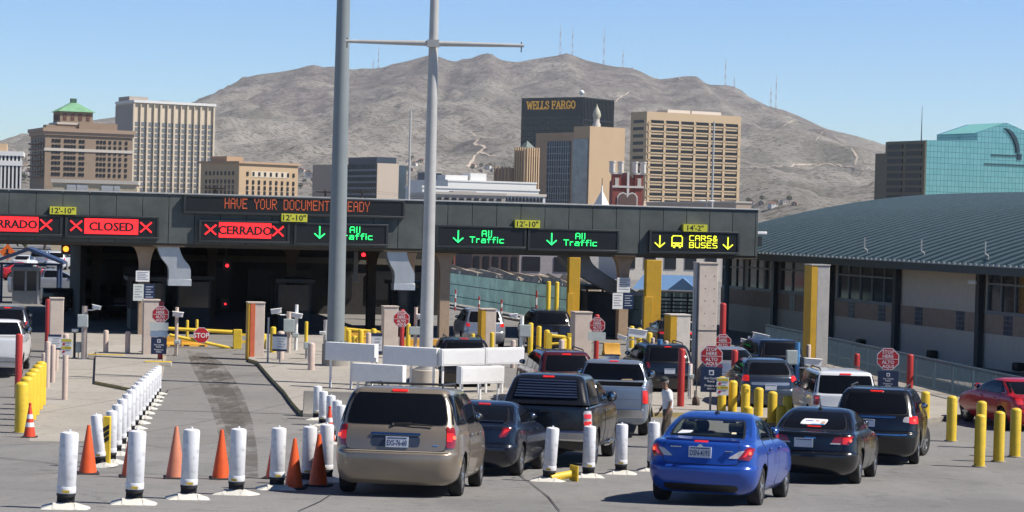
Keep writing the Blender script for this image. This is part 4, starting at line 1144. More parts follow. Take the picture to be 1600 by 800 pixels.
# ------------------------------------------------------------------ air ducts curling down from the soffit
DUCT = mat('duct_steel', (.50, .52, .53), .42, .55, var=.1, scale=2, dirt=.15)
def duct(label, pts, wd, w_=.15, dep=.7, m=DUCT, foot=True):
    """rectangular duct swept along (px,py) centres with pixel widths"""
    P = [FP(x, y, w_) for x, y in pts]
    u0 = P[0][0]
    o = thing('air_duct', label, 'air duct', cw(u0, w_), CA, 'air ducts under the canopy edge')
    # smooth the centre line
    pp = []
    for i in range(len(P) - 1):
        p0, p1, p2, p3 = P[max(i - 1, 0)], P[i], P[i + 1], P[min(i + 2, len(P) - 1)]
        for k in range(5):
            t = k / 5
            pp.append(tuple(.5 * ((2 * p1[j]) + (-p0[j] + p2[j]) * t + (2 * p0[j] - 5 * p1[j] + 4 * p2[j] - p3[j]) * t * t + (-p0[j] + 3 * p1[j] - 3 * p2[j] + p3[j]) * t ** 3) for j in (0, 1)))
    pp.append(P[-1])
    q = MB(); h = wd / 2
    vs = []
    for (u, z) in pp:
        for (a, b_) in ((-h, -.0), (h, -.0), (h, dep), (-h, dep)): vs.append((u - u0 + a, b_, z))
    n_ = len(pp); fs = [(0, 1, 2, 3), tuple(reversed([4 * (n_ - 1) + k for k in range(4)]))]
    for i in range(n_ - 1):
        for k in range(4): fs.append((4 * i + k, 4 * i + 4 + k, 4 * i + 4 + (k + 1) % 4, 4 * i + (k + 1) % 4))
    q.add(vs, fs); q.build('trunking', m, o, angle=50)
    if foot:
        u, z = P[-1]
        q = MB(); q.bb(u - u0 - h * 1.06, u - u0 + h * 1.06, -.03, dep + .03, z - .32, z - .003); q.build('outlet', mat('duct_bright', (.62, .64, .66), .35, .5), o, bevel=.01)
        q = MB(); q.bb(-h * 1.05, h * 1.05, -.03, dep + .03, P[0][1] - .09, P[0][1] + .1); q.build('collar', m, o)
    return o
duct('silver duct curling down beside the leftmost flared column', [(262, 378), (264, 390), (270, 404), (280, 418), (281, 436)], 1.02)
duct('silver duct curling down just right of the thick grey pole', [(620, 390), (621, 400), (626, 414), (632, 426), (632, 443)], .98)
duct('large dark duct sweeping down behind the right flared column', [(898, 398), (904, 412), (924, 428), (952, 444), (985, 462)], 1.5, w_=1.7, m=mat('duct_dark', (.20, .21, .22), .5, .3), foot=False)
# notices fixed to the columns
def notice(label, x0, x1, y0, y1, w_, cols, cat='notice', lines=5):
    ua, _ = FP(x0, y0, w_); ub, _ = FP(x1, y0, w_); z1 = FP((x0 + x1) / 2, y0, w_)[1]; z0 = FP((x0 + x1) / 2, y1, w_)[1]
    o = thing('notice_board', label, cat, cw((ua + ub) / 2, w_), CA, 'notices on the canopy columns')
    h = (ub - ua) / 2; n_ = len(cols)
    for i, c_ in enumerate(cols):
        a = -h + 2 * h * i / n_; b_ = a + 2 * h / n_
        q = MB(); q.bb(a + .01, b_ - .01, -.03, 0, z0, z1); q.build('panel', c_, o)
        q = MB()
        for k in range(lines): zz = z1 - (z1 - z0) * (k + 1) / (lines + 1.5); q.bb(a + .08, b_ - .08 - .1 * (k % 2), -.034, -.0305, zz - .018, zz + .018)
        q.build('print_lines', mat('print_grey', (.25, .27, .31), .6) if c_ is not SNAVY else mat('print_pale', (.45, .48, .55), .6), o)
    q = MB(); q.bb(-.04, .04, .003, .4, z0 + .1, z1 - .1); q.build('bracket', DARK, o)
PALEG = mat('notice_pale_green', (.62, .66, .62), .5)
notice('white notice with navy top on the leftmost flared column', 212, 234, 423, 440, .35, [SWHITE])
notice('paired white and navy notices lower on the leftmost flared column', 208, 242, 444, 470, .30, [PALEG, SNAVY])
notice('white notice with navy bands on the right flared column', 964, 985, 434, 457, .35, [SWHITE])
notice('paired white and navy notices lower on the right flared column', 957, 990, 458, 483, .30, [SWHITE, SNAVY])
notice('tall narrow white arrow strip deep in the black bay, right of the thick grey pole', 553, 560, 393, 440, 8, [mat('strip_grey', (.4, .4, .4), .6)], lines=4)
# signal lamps
LAMPR = mat('lamp_red', (1, .02, .03), .4, emit=2.5); LAMPO = mat('lamp_orange', (1, .3, .03), .4, emit=2.0)
for (px, py, w_, m, r, lb) in [(355, 415, 12, LAMPR, .085, 'red signal lamp lit high in the dark bay'), (352, 475, 12, LAMPR, .05, 'small red signal lamp lit low in the dark bay'),
                            (103, 389, 6, LAMPO, .14, 'orange signal lamp lit at the left opening'), (568, 398, 9, LAMPR, .10, 'red lit sign lamp right of the thick grey pole')]:
    u, z = FP(px, py, w_)
    o = thing('signal_lamp', lb, 'signal lamp', cw(u, w_), CA)
    q = MB(); q.cyl((0, -.05, z), (0, .05, z), r, n=12); q.build('lens', m, o)
    q = MB(); q.bb(-.22, .22, .055, .25, z - .28, z + .28); q.build('housing', SBLACK, o); q = MB(); q.bb(-.03, .03, .1, .16, z + .283, ZB + .2); q.build('hanger', DARK, o)

# ================================================================== RIGHT-HAND HALL
WA = R(16.5)
WX = Vector((math.cos(WA), math.sin(WA), 0)); WY = Vector((-math.sin(WA), math.cos(WA), 0))
WO = Vector((at(1600, 523, 87.7).x, 87.7, 0))
def WPx(px, py, xo=0.0):
    p = on_plane(px, py, WO + WX * xo, WX); return (p - WO).dot(WY), p.z
hall = thing('processing_hall', 'long low processing hall with a curved blue-green metal roof on the right', 'building', WO, WA)
WALLM = mat('hall_render', (.58, .51, .43), .85, var=.06, dirt=.15)
BAND = mat('tan_band', (.36, .26, .20), .85, var=.12, scale=3)
GUT = mat('gutter_dark', (.04, .05, .055), .5)
YN, YFa = -32.0, WPx(1128, 440)[0]
q = MB(); q.bb(0, 24, YN, YFa, 0, 4.5); q.build('wall', WALLM, hall)
zb0, zb1 = WPx(1450, 510)[1] , WPx(1450, 481)[1]
q = MB(); q.bb(-.05, -.003, YN, YFa, zb0, zb1); q.build('wall_band', BAND, hall)
TILE = mat('blue_tile', (.035, .06, .11), .35, var=.6, scale=4)
for px in (1577, 1502, 1437, 1379, 1331, 1239):
    y_, _ = WPx(px, 500); q = MB()
    for a in range(2):
        for b_ in range(4):
            q.bb(-.075, -.052, y_ - .36 + .36 * a, y_ - .02 + .36 * a, zb0 + (zb1 - zb0) * b_ / 4 + .01, zb0 + (zb1 - zb0) * (b_ + 1) / 4 - .01)
    q.build('tile_panel', TILE, hall)
FRM = mat('window_frame_grey', (.22, .23, .24), .5)
def hall_window(x0, x1, yt, yb, mul, tr):
    xm = (x0 + x1) / 2
    ya, yb_ = sorted((WPx(x0, yt)[0], WPx(x1, yt)[0])); zt, z0 = WPx(xm, yt)[1], WPx(xm, yb)[1]
    zt = min(zt, 4.35)
    q = MB(); q.bb(-.02, -.003, ya, yb_, z0, zt); wn = q.build('window', BGLASS, hall)
    f = MB()
    for k in range(mul + 1): y = ya + (yb_ - ya) * k / mul; f.bb(-.09, -.022, y - .035, y + .035, z0, zt)
    for z in (z0, z0 + (zt - z0) * tr, zt): f.bb(-.095, -.025, ya, yb_, z - .04, z + .04)
    f.build('window_frame', FRM, wn)
    q = MB(); q.bb(-.12, -.022, ya - .05, yb_ + .05, z0 - .12, z0 - .045); q.build('window_sill', FRM, wn)
hall_window(1312, 1404, 405, 471, 5, .6)
hall_window(1222, 1300, 400, 458, 4, .6)
hall_window(1172, 1212, 398, 452, 3, .6)
hall_window(1132, 1164, 397, 448, 3, .6)
hall_window(1547, 1660, 409, 492, 5, .62)
for px in (1407, 1538, 1304, 1216): 
    y_, _ = WPx(px, 450); q = MB(); q.bb(-.34, -.1, y_ - .16, y_ + .16, 0, 4.3); q.build('downpipe', mat('pipe_dark', (.035, .045, .055), .5), hall)
y_, _ = WPx(1167, 450); q = MB(); q.cyl((-1.2, y_, 0), (-1.2, y_, 4.4), .16); q.build('blue_column', mat('column_steel_blue', (.09, .16, .22), .5), hall)
# roof: a vault whose crown sinks towards the far end, with standing seams
SIL = [(1120, 366), (1190, 351), (1230, 339), (1280, 326), (1340, 317), (1400, 311.5), (1500, 306), (1600, 303), (1900, 299)]
XE, XR, ZE = -2.3, 17.0, 4.47
def crown(y):
    lo, hi = .2, 7
    base = WO + WX * XR + WY * y
    for _ in range(40):
        m = (lo + hi) / 2
        px, py = proj((base.x, base.y, ZE + m))
        tgt = np.interp(px, [a for a, b_ in SIL], [b_ for a, b_ in SIL])
        if py > tgt: lo = m
        else: hi = m
    return lo
yl = np.linspace(YN, YFa + 1.5, 40); hl = [crown(y) for y in yl]
# the far part of the silhouette is the curved edge itself: never let it wobble
for i in range(1, len(hl)): hl[i] = min(hl[i], hl[i - 1] + .02)
def rz2(x, y): return ZE + float(np.interp(y, yl, hl)) * math.sin(PI / 2 * (x - XE) / (XR - XE)) ** .92
nxr = 16; xs_ = [XE + (XR - XE) * i / nxr for i in range(nxr + 1)] + [XR + 8, XR + 16]
q = MB()
for y in yl:
    for x in xs_:
        q.v.append((x, y, rz2(min(x, 2 * XR - x), y)))
n_ = len(xs_)
for j in range(len(yl) - 1):
    for i in range(n_ - 1): q.f.append((j * n_ + i, j * n_ + i + 1, (j + 1) * n_ + i + 1, (j + 1) * n_ + i)); q.m.append(0)
ROOF = mat('roof_metal', (.014, .032, .045), .6, 0, var=.2, scale=.4, spec=.2)
roof = q.build('roof', ROOF, hall, angle=60)
q = MB(); y = YN
while y < YFa + 1.2:
    for i in range(nxr):
        xa, xb = xs_[i], xs_[i + 1]; za, zb = rz2(xa, y), rz2(xb, y)
        q.add([(xa, y - .028, za + .002), (xb, y - .028, zb + .002), (xb, y + .028, zb + .002), (xa, y + .028, za + .002), (xa, y - .028, za + .08), (xb, y - .028, zb + .08), (xb, y + .028, zb + .08), (xa, y + .028, za + .08)],
              [(4, 5, 6, 7), (0, 1, 5, 4), (2, 3, 7, 6), (3, 0, 4, 7)])
    y += .92
q.build('standing_seam', mat('seam_metal', (.11, .165, .19), .5, .1), roof)
q = MB()
y = YN
q.bb(XE - .05, XE + .02, YN, YFa + 1.4, ZE - .05, ZE - .004)
while y < YFa + 1.2: q.box((XE - .06, y + .23, ZE - .0), (.08, .20, .10)); y += .46
q.build('roof_edge', mat('roof_edge_grey', (.30, .34, .35), .5), roof)
q = MB(); q.bb(XE, XE + .15, YN, YFa + 1.5, ZE - .38, ZE - .06); q.bb(XE + .16, 0, YN, YFa + 1.5, ZE - .12, ZE - .05); q.build('gutter', GUT, hall)
for px, py in ((1352, 392), (1441, 393), (1541, 395)):
    p = on_plane(px, py, WO + WX * (XE + .5), WX); y_ = (p - WO).dot(WY)
    q = MB(); z = rz2(XE + .6, y_); q.tube([(XE + .6, y_, z), (XE + .6, y_, z + .15), (XE + .45, y_, z + .25), (XE + .45, y_, z + .75)], .03); q.build('vent_pipe', GALV, hall)
# wall lamps and a camera
for k, (px, py) in enumerate([(1351, 538), (1463, 556), (1598, 576)]):
    y_, z = WPx(px, py); o = thing('wall_lamp', f'small black wall lamp, {ORD[k + 1]} from the left along the hall wall', 'wall lamp', WO + WY * y_, WA, 'black lamps on the hall wall')
    q = MB(); q.bb(-.42, -.004, -.20, .20, max(.1, z - .25), z + .25); q.build('hood', SBLACK, o, bevel=.06)
    q = MB(); q.bb(-.40, -.05, -.16, .16, max(.06, z - .29), max(.09, z - .253)); q.build('lens', mat('lamp_lens', (.4, .4, .36), .3), o)
y_, z = WPx(1531, 441); o = thing('security_camera', 'small white security camera under the eave on the blank hall wall', 'camera', WO + WY * y_, WA)
q = MB(); q.bb(-.35, -.004, -.05, .05, z - .05, z + .05); q.build('bracket', WP, o); q = MB(); q.box((-.42, -.15, z), (.16, .45, .16), rz=.3); q.build('body', WP, o, bevel=.02)

# steel-blue picket railing in front of the hall
FBL = mat('railing_blue', (.07, .12, .16), .5, dirt=.2)
A0, A1 = gp(1196, 548), gp(1640, 660)
o = thing('railing', 'steel-blue picket railing running along the hall', 'fence', A0, math.atan2(A1.y - A0.y, A1.x - A0.x))
L = (A1.xy - A0.xy).length
q = MB(); q.bb(0, L, -.03, .03, 1.18, 1.25); q.bb(0, L, -.025, .025, .12, .17); q.build('rail', FBL, o)
k = 0
while k * 2.0 < L: MB().bb(k * 2 - .035, k * 2 + .035, -.035, .035, 0, 1.18).build('post', FBL, o); k += 1
q = MB(); x = .06
while x < L: q.bb(x - .009, x + .009, -.012, .012, .172, 1.178); x += .12
q.build('pickets', FBL, o)
q = MB(); q.bb(0, L, .30, .55, 0, .45); kb = q.build('plinth', mat('dark_plinth', (.06, .055, .05), .9), o)

# ================================================================== BEYOND THE CANOPY
TEALF = mat('green_screen', (.50, .64, .62), .8, var=.15, scale=.9)
_t = TEALF.node_tree; _b = _t.nodes['Principled BSDF']; _tr = _t.nodes.new('ShaderNodeBsdfTranslucent'); _mx = _t.nodes.new('ShaderNodeMixShader')
_mx.inputs[0].default_value = .5; _o = [n_ for n_ in _t.nodes if n_.type == 'OUTPUT_MATERIAL'][0]
_t.links.new(_b.inputs['Base Color'].links[0].from_socket, _tr.inputs['Color'])
_t.links.new(_b.outputs[0], _mx.inputs[1]); _t.links.new(_tr.outputs[0], _mx.inputs[2]); _t.links.new(_mx.outputs[0], _o.inputs['Surface'])
A0, A1 = gp(640, 464), gp(1000, 527)
d_ = (A1 - A0); L = d_.xy.length
o = thing('screened_fence', 'chain-link fence covered in pale green screen cloth beyond the right lanes', 'fence', A0, math.atan2(d_.y, d_.x))
q = MB(); nseg = 60
for i in range(nseg):
    xa, xb = L * i / nseg, L * (i + 1) / nseg; a, b_ = .05 * math.sin(i * 1.3), .05 * math.sin((i + 1) * 1.3)
    q.add([(xa, a, .12), (xb, b_, .12), (xb, b_, 2.15), (xa, a, 2.15), (xa, a + .01, .12), (xb, b_ + .01, .12), (xb, b_ + .01, 2.15), (xa, a + .01, 2.15)], [(0, 1, 2, 3), (7, 6, 5, 4), (2, 6, 7, 3)])
q.build('screen_cloth', TEALF, o, angle=60)
q = MB()
for z in (.6, 1.4, 2.15): q.tube([(0, -.1, z), (L, -.1, z)], .025, n=6)
q.build('rail', mat('cable_dark', (.05, .08, .09), .6), o)
for k in range(12): MB().cyl((L * k / 11, .1, 0), (L * k / 11, .1, 2.3), .04, n=8).build('post', GALV, o)
kerb_line('kerb', [(690, 480), (760, 493), (830, 506), (900, 520)], .25, .15, mat('kerb_pale', (.45, .42, .37), .85, dirt=.4))
pave('roadway', [(640, 470), (700, 478), (900, 519), (960, 535), (900, 560), (760, 540), (640, 500)], .02, ASPH)
# rough bank behind the fence
bk = MB(); nb = 160
for i in range(nb):
    p = gp(700 + i * 2, 452 + i * .275)
    for j, (dy, z) in enumerate(((5, 0), (7.5, .8), (11, 1.5), (19, 1.75), (27, 0))):
        bk.v.append((p.x - .2 * dy, p.y + dy, max(0, z + (noise.noise(Vector((i * .13, j * 1.7, 0))) * .45 if z > 0 else 0))))
for i in range(nb - 1):
    for j in range(4): bk.f.append((i * 5 + j, (i + 1) * 5 + j, (i + 1) * 5 + j + 1, i * 5 + j + 1)); bk.m.append(0)
struct(bk.build('gravel_bank', mat('bank_gravel', (.36, .30, .23), .95, var=.4, scale=1.5, bump=.8, bscale=3)))
def back_building(name, label, xc, ytop, ybase, D, x1, m, rows=1, nw=4, dep=10, rot=10, roofm=None, gable=False):
    p0 = at(xc, ytop, D); p1 = at(x1, ytop, D)
    o = thing(name, label, 'building', (p0.x, D, 0), R(rot)); L_ = (p1.x - p0.x) / math.cos(R(rot)); h = p0.z
    q = MB(); q.bb(0, L_, 0, dep, 0, h); q.build('wall', m, o)
    if gable:
        q = MB(); q.prism([(-.5, h + .003), (L_ + .5, h + .003), (L_ / 2, h + L_ * .17)], (0, -.5, 0), (1, 0, 0), (0, 0, 1), (0, dep + 1, 0)); q.build('roof', roofm, o)
    else:
        q = MB(); q.bb(-.2, L_ + .2, -.2, dep + .2, h + .003, h + .3); q.build('parapet', roofm or STONE, o)
    for r in range(rows):
        for i in range(nw):
            u = L_ * (i + .5) / nw; z = h * (r + .55) / rows
            q = MB(); q.bb(u - L_ / nw * .28, u + L_ / nw * .28, -.06, .05, z - .7, z + .7); q.build('window', WINB, o)
    return o
back_building('brick_building', 'red brick building seen between the flared column and the dark shed, behind the fence', 688, 386, 430, 210, 735, mat('far_brick', (.27, .10, .075), .85), 1, 4)
back_building('shed', 'dark brown shed with posts beyond the screened fence', 738, 386, 430, 190, 812, mat('dark_shed', (.075, .055, .055), .85), 1, 5)
back_building('grey_building', 'plain grey building behind the gravel bank under the canopy', 806, 388, 430, 200, 905, mat('plain_grey', (.34, .31, .32), .85), 1, 2)
back_building('hall_building', 'cream building with dark windows seen through the bus lane opening', 968, 386, 430, 220, 1130, mat('cream_render', (.62, .57, .50), .85), 1, 5)
# blue-roofed kiosk beyond the bus lane
p = gp(1040, 500); D = p.y
o = thing('kiosk', 'kiosk with a bright blue gabled roof beyond the bus lane', 'kiosk', (p.x, p.y, 0), R(-6))
s_ = FPX / D; hw = 52 / s_; ze = zat(1040, 452, D); zr = zat(1040, 431, D)
q = MB(); q.bb(-hw * .9, hw * .9, 0, 5, 0, ze - .2); q.build('glazed_wall', mat('kiosk_glass', (.20, .28, .29), .2, spec=.6), o)
q = MB()
for k in range(9): x = -hw * .9 + 1.8 * hw * k / 8; q.bb(x - .05, x + .05, -.08, -.004, 0, ze - .2)
q.bb(-hw * .9, hw * .9, -.09, -.01, ze * .62, ze * .70); q.build('mullions', mat('kiosk_frame', (.45, .55, .56), .5), o)
q = MB(); q.add([(-hw, -1, ze), (hw, -1, ze), (hw, 6, ze), (-hw, 6, ze), (-hw * .75, 2.5, zr), (hw * .75, 2.5, zr)], [(0, 1, 5, 4), (1, 2, 5), (2, 3, 4, 5), (3, 0, 4), (3, 2, 1, 0)])
q.build('roof', mat('bright_blue_roof', (.13, .24, .42), .45), o)
q = MB(); q.add([(hw * .05, -1.1, ze), (hw * .95, -1.1, ze), (hw * .5, -1.1, ze + (zr - ze) * .9), (hw * .05, 1.5, ze), (hw * .95, 1.5, ze), (hw * .5, 1.5, ze + (zr - ze) * .9)], [(0, 1, 2), (1, 4, 5, 2), (3, 0, 2, 5)])
q.build('gable', mat('bright_blue_roof', (.1, .2, .4)), o)
# dark bar fence in front of it
A0, A1 = gp(1024, 510), gp(1098, 512)
o = thing('bar_fence', 'dark horizontal bar fence in front of the blue-roofed kiosk', 'fence', A0, math.atan2(A1.y - A0.y, A1.x - A0.x)); L = (A1 - A0).xy.length
q = MB()
for k in range(8): q.bb(0, L, -.03, .03, .15 + .21 * k, .24 + .21 * k)
q.build('bars', DARK, o)
for k in range(4): MB().bb(L * k / 3 - .06, L * k / 3 + .06, -.065, -.035, 0, 1.95).build('post', DARK, o)

# left opening: street trees, kiosk with a blue roof frame, road-work sign
LEAF = [mat('leaf_green', (.055, .085, .028), .8, var=.4, scale=1.2), mat('leaf_olive', (.09, .105, .04), .8, var=.35, scale=1.2), mat('leaf_dark', (.03, .048, .02), .8, var=.3)]
BARK = mat('bark', (.11, .085, .065), .95, bump=.4)
def tree(label, base, h, r, seed, group='street trees beyond the left lanes'):
    rnd = random.Random(seed)
    o = thing('tree', label, 'tree', base, rnd.uniform(0, 6), group)
    q = MB(); q.cyl((0, 0, 0), (0, 0, h * .42), .22, .15, n=8)
    tips = []
    for k in range(6):
        a = k * 1.05 + rnd.uniform(-.3, .3); e = Vector((math.cos(a) * r * .55, math.sin(a) * r * .55, h * rnd.uniform(.6, .85)))
        q.cyl((0, 0, h * .38), e, .11, .04, n=6); tips.append(e)
    q.build('trunk', BARK, o)
    q = MB()
    tips.append(Vector((0, 0, h * .85)))
    for t_ in tips:
        for _ in range(7):
            c_ = t_ + Vector((rnd.gauss(0, r * .28), rnd.gauss(0, r * .28), rnd.gauss(0, h * .09)))
            cm = rnd.choices((0, 1, 2), (5, 3, 3))[0]
            for _ in range(34):
                p_ = c_ + Vector((rnd.gauss(0, r * .13), rnd.gauss(0, r * .13), rnd.gauss(0, r * .10)))
                n1 = Vector((rnd.gauss(0, 1), rnd.gauss(0, 1), rnd.gauss(0, 1))).normalized(); n2 = n1.orthogonal().normalized(); sz = rnd.uniform(.09, .22)
                q.add([p_ - n1 * sz, p_ + n2 * sz * .7, p_ + n1 * sz, p_ - n2 * sz * .7], [(0, 1, 2, 3)], cm)
    q.build('crown', LEAF, o)
for k, (px, D, h, r) in enumerate([(-15, 215, 5.2, 3.0), (12, 260, 5.6, 3.6), (40, 300, 6.0, 4.0), (70, 290, 6.2, 4.0), (98, 320, 6.4, 4.2), (-45, 180, 5.0, 3)]):
    p = at(px, 400, D); tree(f'leafy green street tree, {ORD[k + 1]} from the left in the left opening' if k < 5 else 'leafy green street tree just outside the left edge', (p.x, D, 0), h, r, k + 3)
back_building('building', 'brown building half hidden by the street trees in the left opening', -60, 330, 400, 420, 130, mat('brown_wall_far', (.28, .20, .15), .85), 2, 7, rot=0)
# guard kiosk under its blue canopy frame
p = gp(40, 474); D = p.y; s_ = FPX / D
o = thing('guard_kiosk', 'small grey guard kiosk under a dark blue gabled frame in the left opening', 'kiosk', p, R(8))
KB = mat('kiosk_blue', (.03, .055, .13), .5)
q = MB(); q.bb(-.75, .75, -.75, .75, 0, .8); q.build('base', GREYM, o)
q = MB(); q.bb(-.72, .72, -.72, .72, .803, 2.0); q.build('glazing', BGLASS, o)
q = MB()
for sx in (-.75, .05, .75):
    for sy in (-.75, .75): q.bb(sx - .06, sx + .06, sy - .06, sy + .06, .803, 2.0)
q.bb(-.85, .85, -.85, .85, 2.01, 2.2); q.build('frame', mat('kiosk_pale', (.42, .45, .50), .5), o)
for sx in (-1.6, 2.0):
    for sy in (-1.2, 1.2): MB().cyl((sx, sy, 0), (sx, sy, 2.45), .09, n=8).build('canopy_post', KB, o)
q = MB(); q.prism([(-1.9, 2.45), (.2, 3.25), (2.3, 2.45), (2.3, 2.62), (.2, 3.45), (-1.9, 2.62)], (0, -1.5, 0), (1, 0, 0), (0, 0, 1), (0, 3.0, 0)); q.bb(-1.8, 2.2, -1.3, -1.15, 2.38, 2.5)
q.build('canopy_roof', KB, o)
p = gp(11, 424)
o = thing('road_work_sign', 'orange diamond road-work sign on a stand at the left edge', 'road sign', p, R(6))
z = zat(11, 394, p.y); q = MB(); q.prism([(-.75, 0), (0, -.75), (.75, 0), (0, .75)], (0, 0, z), (1, 0, 0), (0, 0, 1), (0, .03, 0)); q.build('panel', mat('sign_orange', (.85, .16, .02), .5), o)
q = MB(); q.bb(-.08, .08, -.03, -.004, z - .1, z + .3); q.bb(-.25, .2, -.03, -.004, z - .2, z - .1); q.build('symbol', SBLACK, o); q = MB(); q.cyl((0, .06, 0), (0, .06, z + .4), .04, n=8); q.build('stand', GREYM, o)
# ================================================================== VEHICLES
def pchip(xk, yk, x):
    h = np.diff(xk); dl = np.diff(yk) / h; n = len(xk); m = np.zeros(n)
    m[0] = dl[0]; m[-1] = dl[-1]
    for i in range(1, n - 1):
        if dl[i - 1] * dl[i] > 0:
            w1 = 2 * h[i] + h[i - 1]; w2 = h[i] + 2 * h[i - 1]
            m[i] = (w1 + w2) / (w1 / dl[i - 1] + w2 / dl[i])
    k = min(max(int(np.searchsorted(xk, x) - 1), 0), n - 2); t = (x - xk[k]) / h[k]
    return ((1 + 2 * t) * (1 - t) ** 2 * yk[k] + t * (1 - t) ** 2 * h[k] * m[k] + t * t * (3 - 2 * t) * yk[k + 1] + t * t * (t - 1) * h[k] * m[k + 1])
class Loft:
    """car skin made of stacked plan outlines: rows of (z, half width, rear y, front y, rear radius, front radius, rear bow, front bow)"""
    def __init__(s, rows, L, taper=.075, sub=3, scale=(1, 1, 1)):
        r = np.array(rows, float)
        r[:, 0] *= scale[2]; r[:, 1] *= scale[0]; r[:, 2:4] *= scale[1]
        for c in (4, 5): r[:, c] *= scale[0]
        s.r = r; s.n = len(r); s.xk = np.arange(s.n, dtype=float); s.hl = L / 2; s.tp = taper; s.sub = sub; s.cache = {}
    def lev(s, q):
        k = round(q * 4096)
        if k not in s.cache: s.cache[k] = tuple(pchip(s.xk, s.r[:, c], q) for c in range(8))
        return s.cache[k]
    def s_of_z(s, z):
        lo, hi = 0., s.n - 1.
        for _ in range(30):
            m = (lo + hi) / 2
            if s.lev(m)[0] < z: lo = m
            else: hi = m
        return lo
    def pt(s, t, q):
        z, hw, y0, y1, rr, rf, b0, b1 = s.lev(q)
        sg = -1 if t < 0 else 1; a = abs(t)
        rr = min(rr, hw * .98); rf = min(rf, hw * .98)
        yb = y0 + b0 * ((hw - rr) / hw) ** 2; yf = y1 - b1 * ((hw - rf) / hw) ** 2
        if a <= 1: x = a * (hw - rr); y = y0 + b0 * (x / hw) ** 2
        elif a <= 2: th = (a - 1) * PI / 2; x = hw - rr + rr * math.sin(th); y = yb + rr * (1 - math.cos(th))
        elif a <= 3: x = hw; y = yb + rr + (a - 2) * (yf - rf - yb - rr)
        elif a <= 4: th = (a - 3) * PI / 2; x = hw - rf + rf * math.cos(th); y = yf - rf + rf * math.sin(th)
        else: x = (5 - a) * (hw - rf); y = y1 - b1 * (x / hw) ** 2
        x *= 1 - s.tp * min(1, abs(y) / s.hl) ** 3
        return Vector((sg * x, y, z))
    def t_of(s, kind, val, q):
        if kind == 't': return val
        sg = 1
        if kind == 'x':
            sg = -1 if val < 0 else 1; lo, hi = 0., 2.; v = abs(val)
            for _ in range(26):
                m = (lo + hi) / 2
                if abs(s.pt(m, q).x) < v: lo = m
                else: hi = m
        elif kind == 'f':           # across the front
            sg = -1 if val < 0 else 1; lo, hi = 3., 5.; v = abs(val)
            for _ in range(26):
                m = (lo + hi) / 2
                if abs(s.pt(m, q).x) > v: lo = m
                else: hi = m
        else:                       # along the side; 'y' right, 'l' left
            sg = -1 if kind == 'l' else 1; lo, hi = 1., 4.
            for _ in range(26):
                m = (lo + hi) / 2
                if s.pt(m, q).y < val: lo = m
                else: hi = m
        return sg * lo
    def normal(s, t, q):
        e = .01; q0 = max(0, q - e); q1 = min(s.n - 1.001, q + e)
        n = (s.pt(t + e, q) - s.pt(t - e, q)).cross(s.pt(t, q1) - s.pt(t, q0))
        return n.normalized() if n.length > 1e-9 else Vector((0, 0, 1))
    def mesh(s, mb, nt=(5, 6, 26, 6, 5)):
        tr = []
        for k, n_ in enumerate(nt): tr += [k + i / n_ for i in range(n_)]
        tr.append(5.0)
        ring = tr + [-t for t in reversed(tr[1:-1])]
        qs = []
        for i in range(s.n - 1): qs += [i + j / s.sub for j in range(s.sub)]
        qs.append(s.n - 1.0)
        n_ = len(ring); o = len(mb.v)
        for q in qs:
            for t in ring: mb.v.append(tuple(s.pt(t, q)))
        for j in range(len(qs) - 1):
            for i in range(n_):
                k = (i + 1) % n_
                mb.f.append([o + j * n_ + i, o + j * n_ + k, o + (j + 1) * n_ + k, o + (j + 1) * n_ + i]); mb.m.append(0)
        h = len(tr) - 1
        for (j, flip) in ((0, True), (len(qs) - 1, False)):
            b_ = o + j * n_
            for i in range(h):
                ia, ib = i, i + 1; ja, jb = (n_ - i) % n_, n_ - i - 1
                f = [b_ + ia, b_ + ib, b_ + jb, b_ + ja]
                f = list(dict.fromkeys(f))
                if len(f) < 3: continue
                mb.f.append(f[::-1] if flip else f); mb.m.append(0)
    def patch(s, mb, BL, BR, TR_, TL, off=.006, nu=8, nv=5, mi=0, skin=.012, rnd=.055, ring=0):
        """a sheet lying just proud of the skin between four corners (kind, value, z)"""
        C = []
        for (k, v, z) in (BL, BR, TR_, TL):
            q = s.s_of_z(z); C.append((s.t_of(k, v, q), q))
        vs = []; fs = []
        def P(a, b, o):
            a, b = 2 * a - 1, 2 * b - 1                       # ease the corners round
            a, b = a * (1 - rnd * a ** 4 * b ** 8), b * (1 - rnd * 1.4 * b ** 4 * a ** 8)
            a, b = (a + 1) / 2, (b + 1) / 2
            t = (C[0][0] * (1 - a) + C[1][0] * a) * (1 - b) + (C[3][0] * (1 - a) + C[2][0] * a) * b
            q = (C[0][1] * (1 - a) + C[1][1] * a) * (1 - b) + (C[3][1] * (1 - a) + C[2][1] * a) * b
            return s.pt(t, q) + s.normal(t, q) * o
        for j in range(nv + 1):
            for i in range(nu + 1): vs.append(P(i / nu, j / nv, off))
        w_ = nu + 1
        for j in range(nv):
            for i in range(nu):
                if ring and ring <= i < nu - ring and ring <= j < nv - ring: continue
                fs.append((j * w_ + i, j * w_ + i + 1, (j + 1) * w_ + i + 1, (j + 1) * w_ + i))
        rim = [(i, 0) for i in range(nu + 1)] + [(nu, j) for j in range(1, nv + 1)] + [(i, nv) for i in range(nu - 1, -1, -1)] + [(0, j) for j in range(nv - 1, 0, -1)]
        o = len(vs)
        for (i, j) in rim: vs.append(P(i / nu, j / nv, off - skin))
        m_ = len(rim)
        for k in range(m_):
            a, b = rim[k], rim[(k + 1) % m_]
            fs.append((b[1] * w_ + b[0], a[1] * w_ + a[0], o + k, o + (k + 1) % m_))
        mb.add(vs, fs, mi)

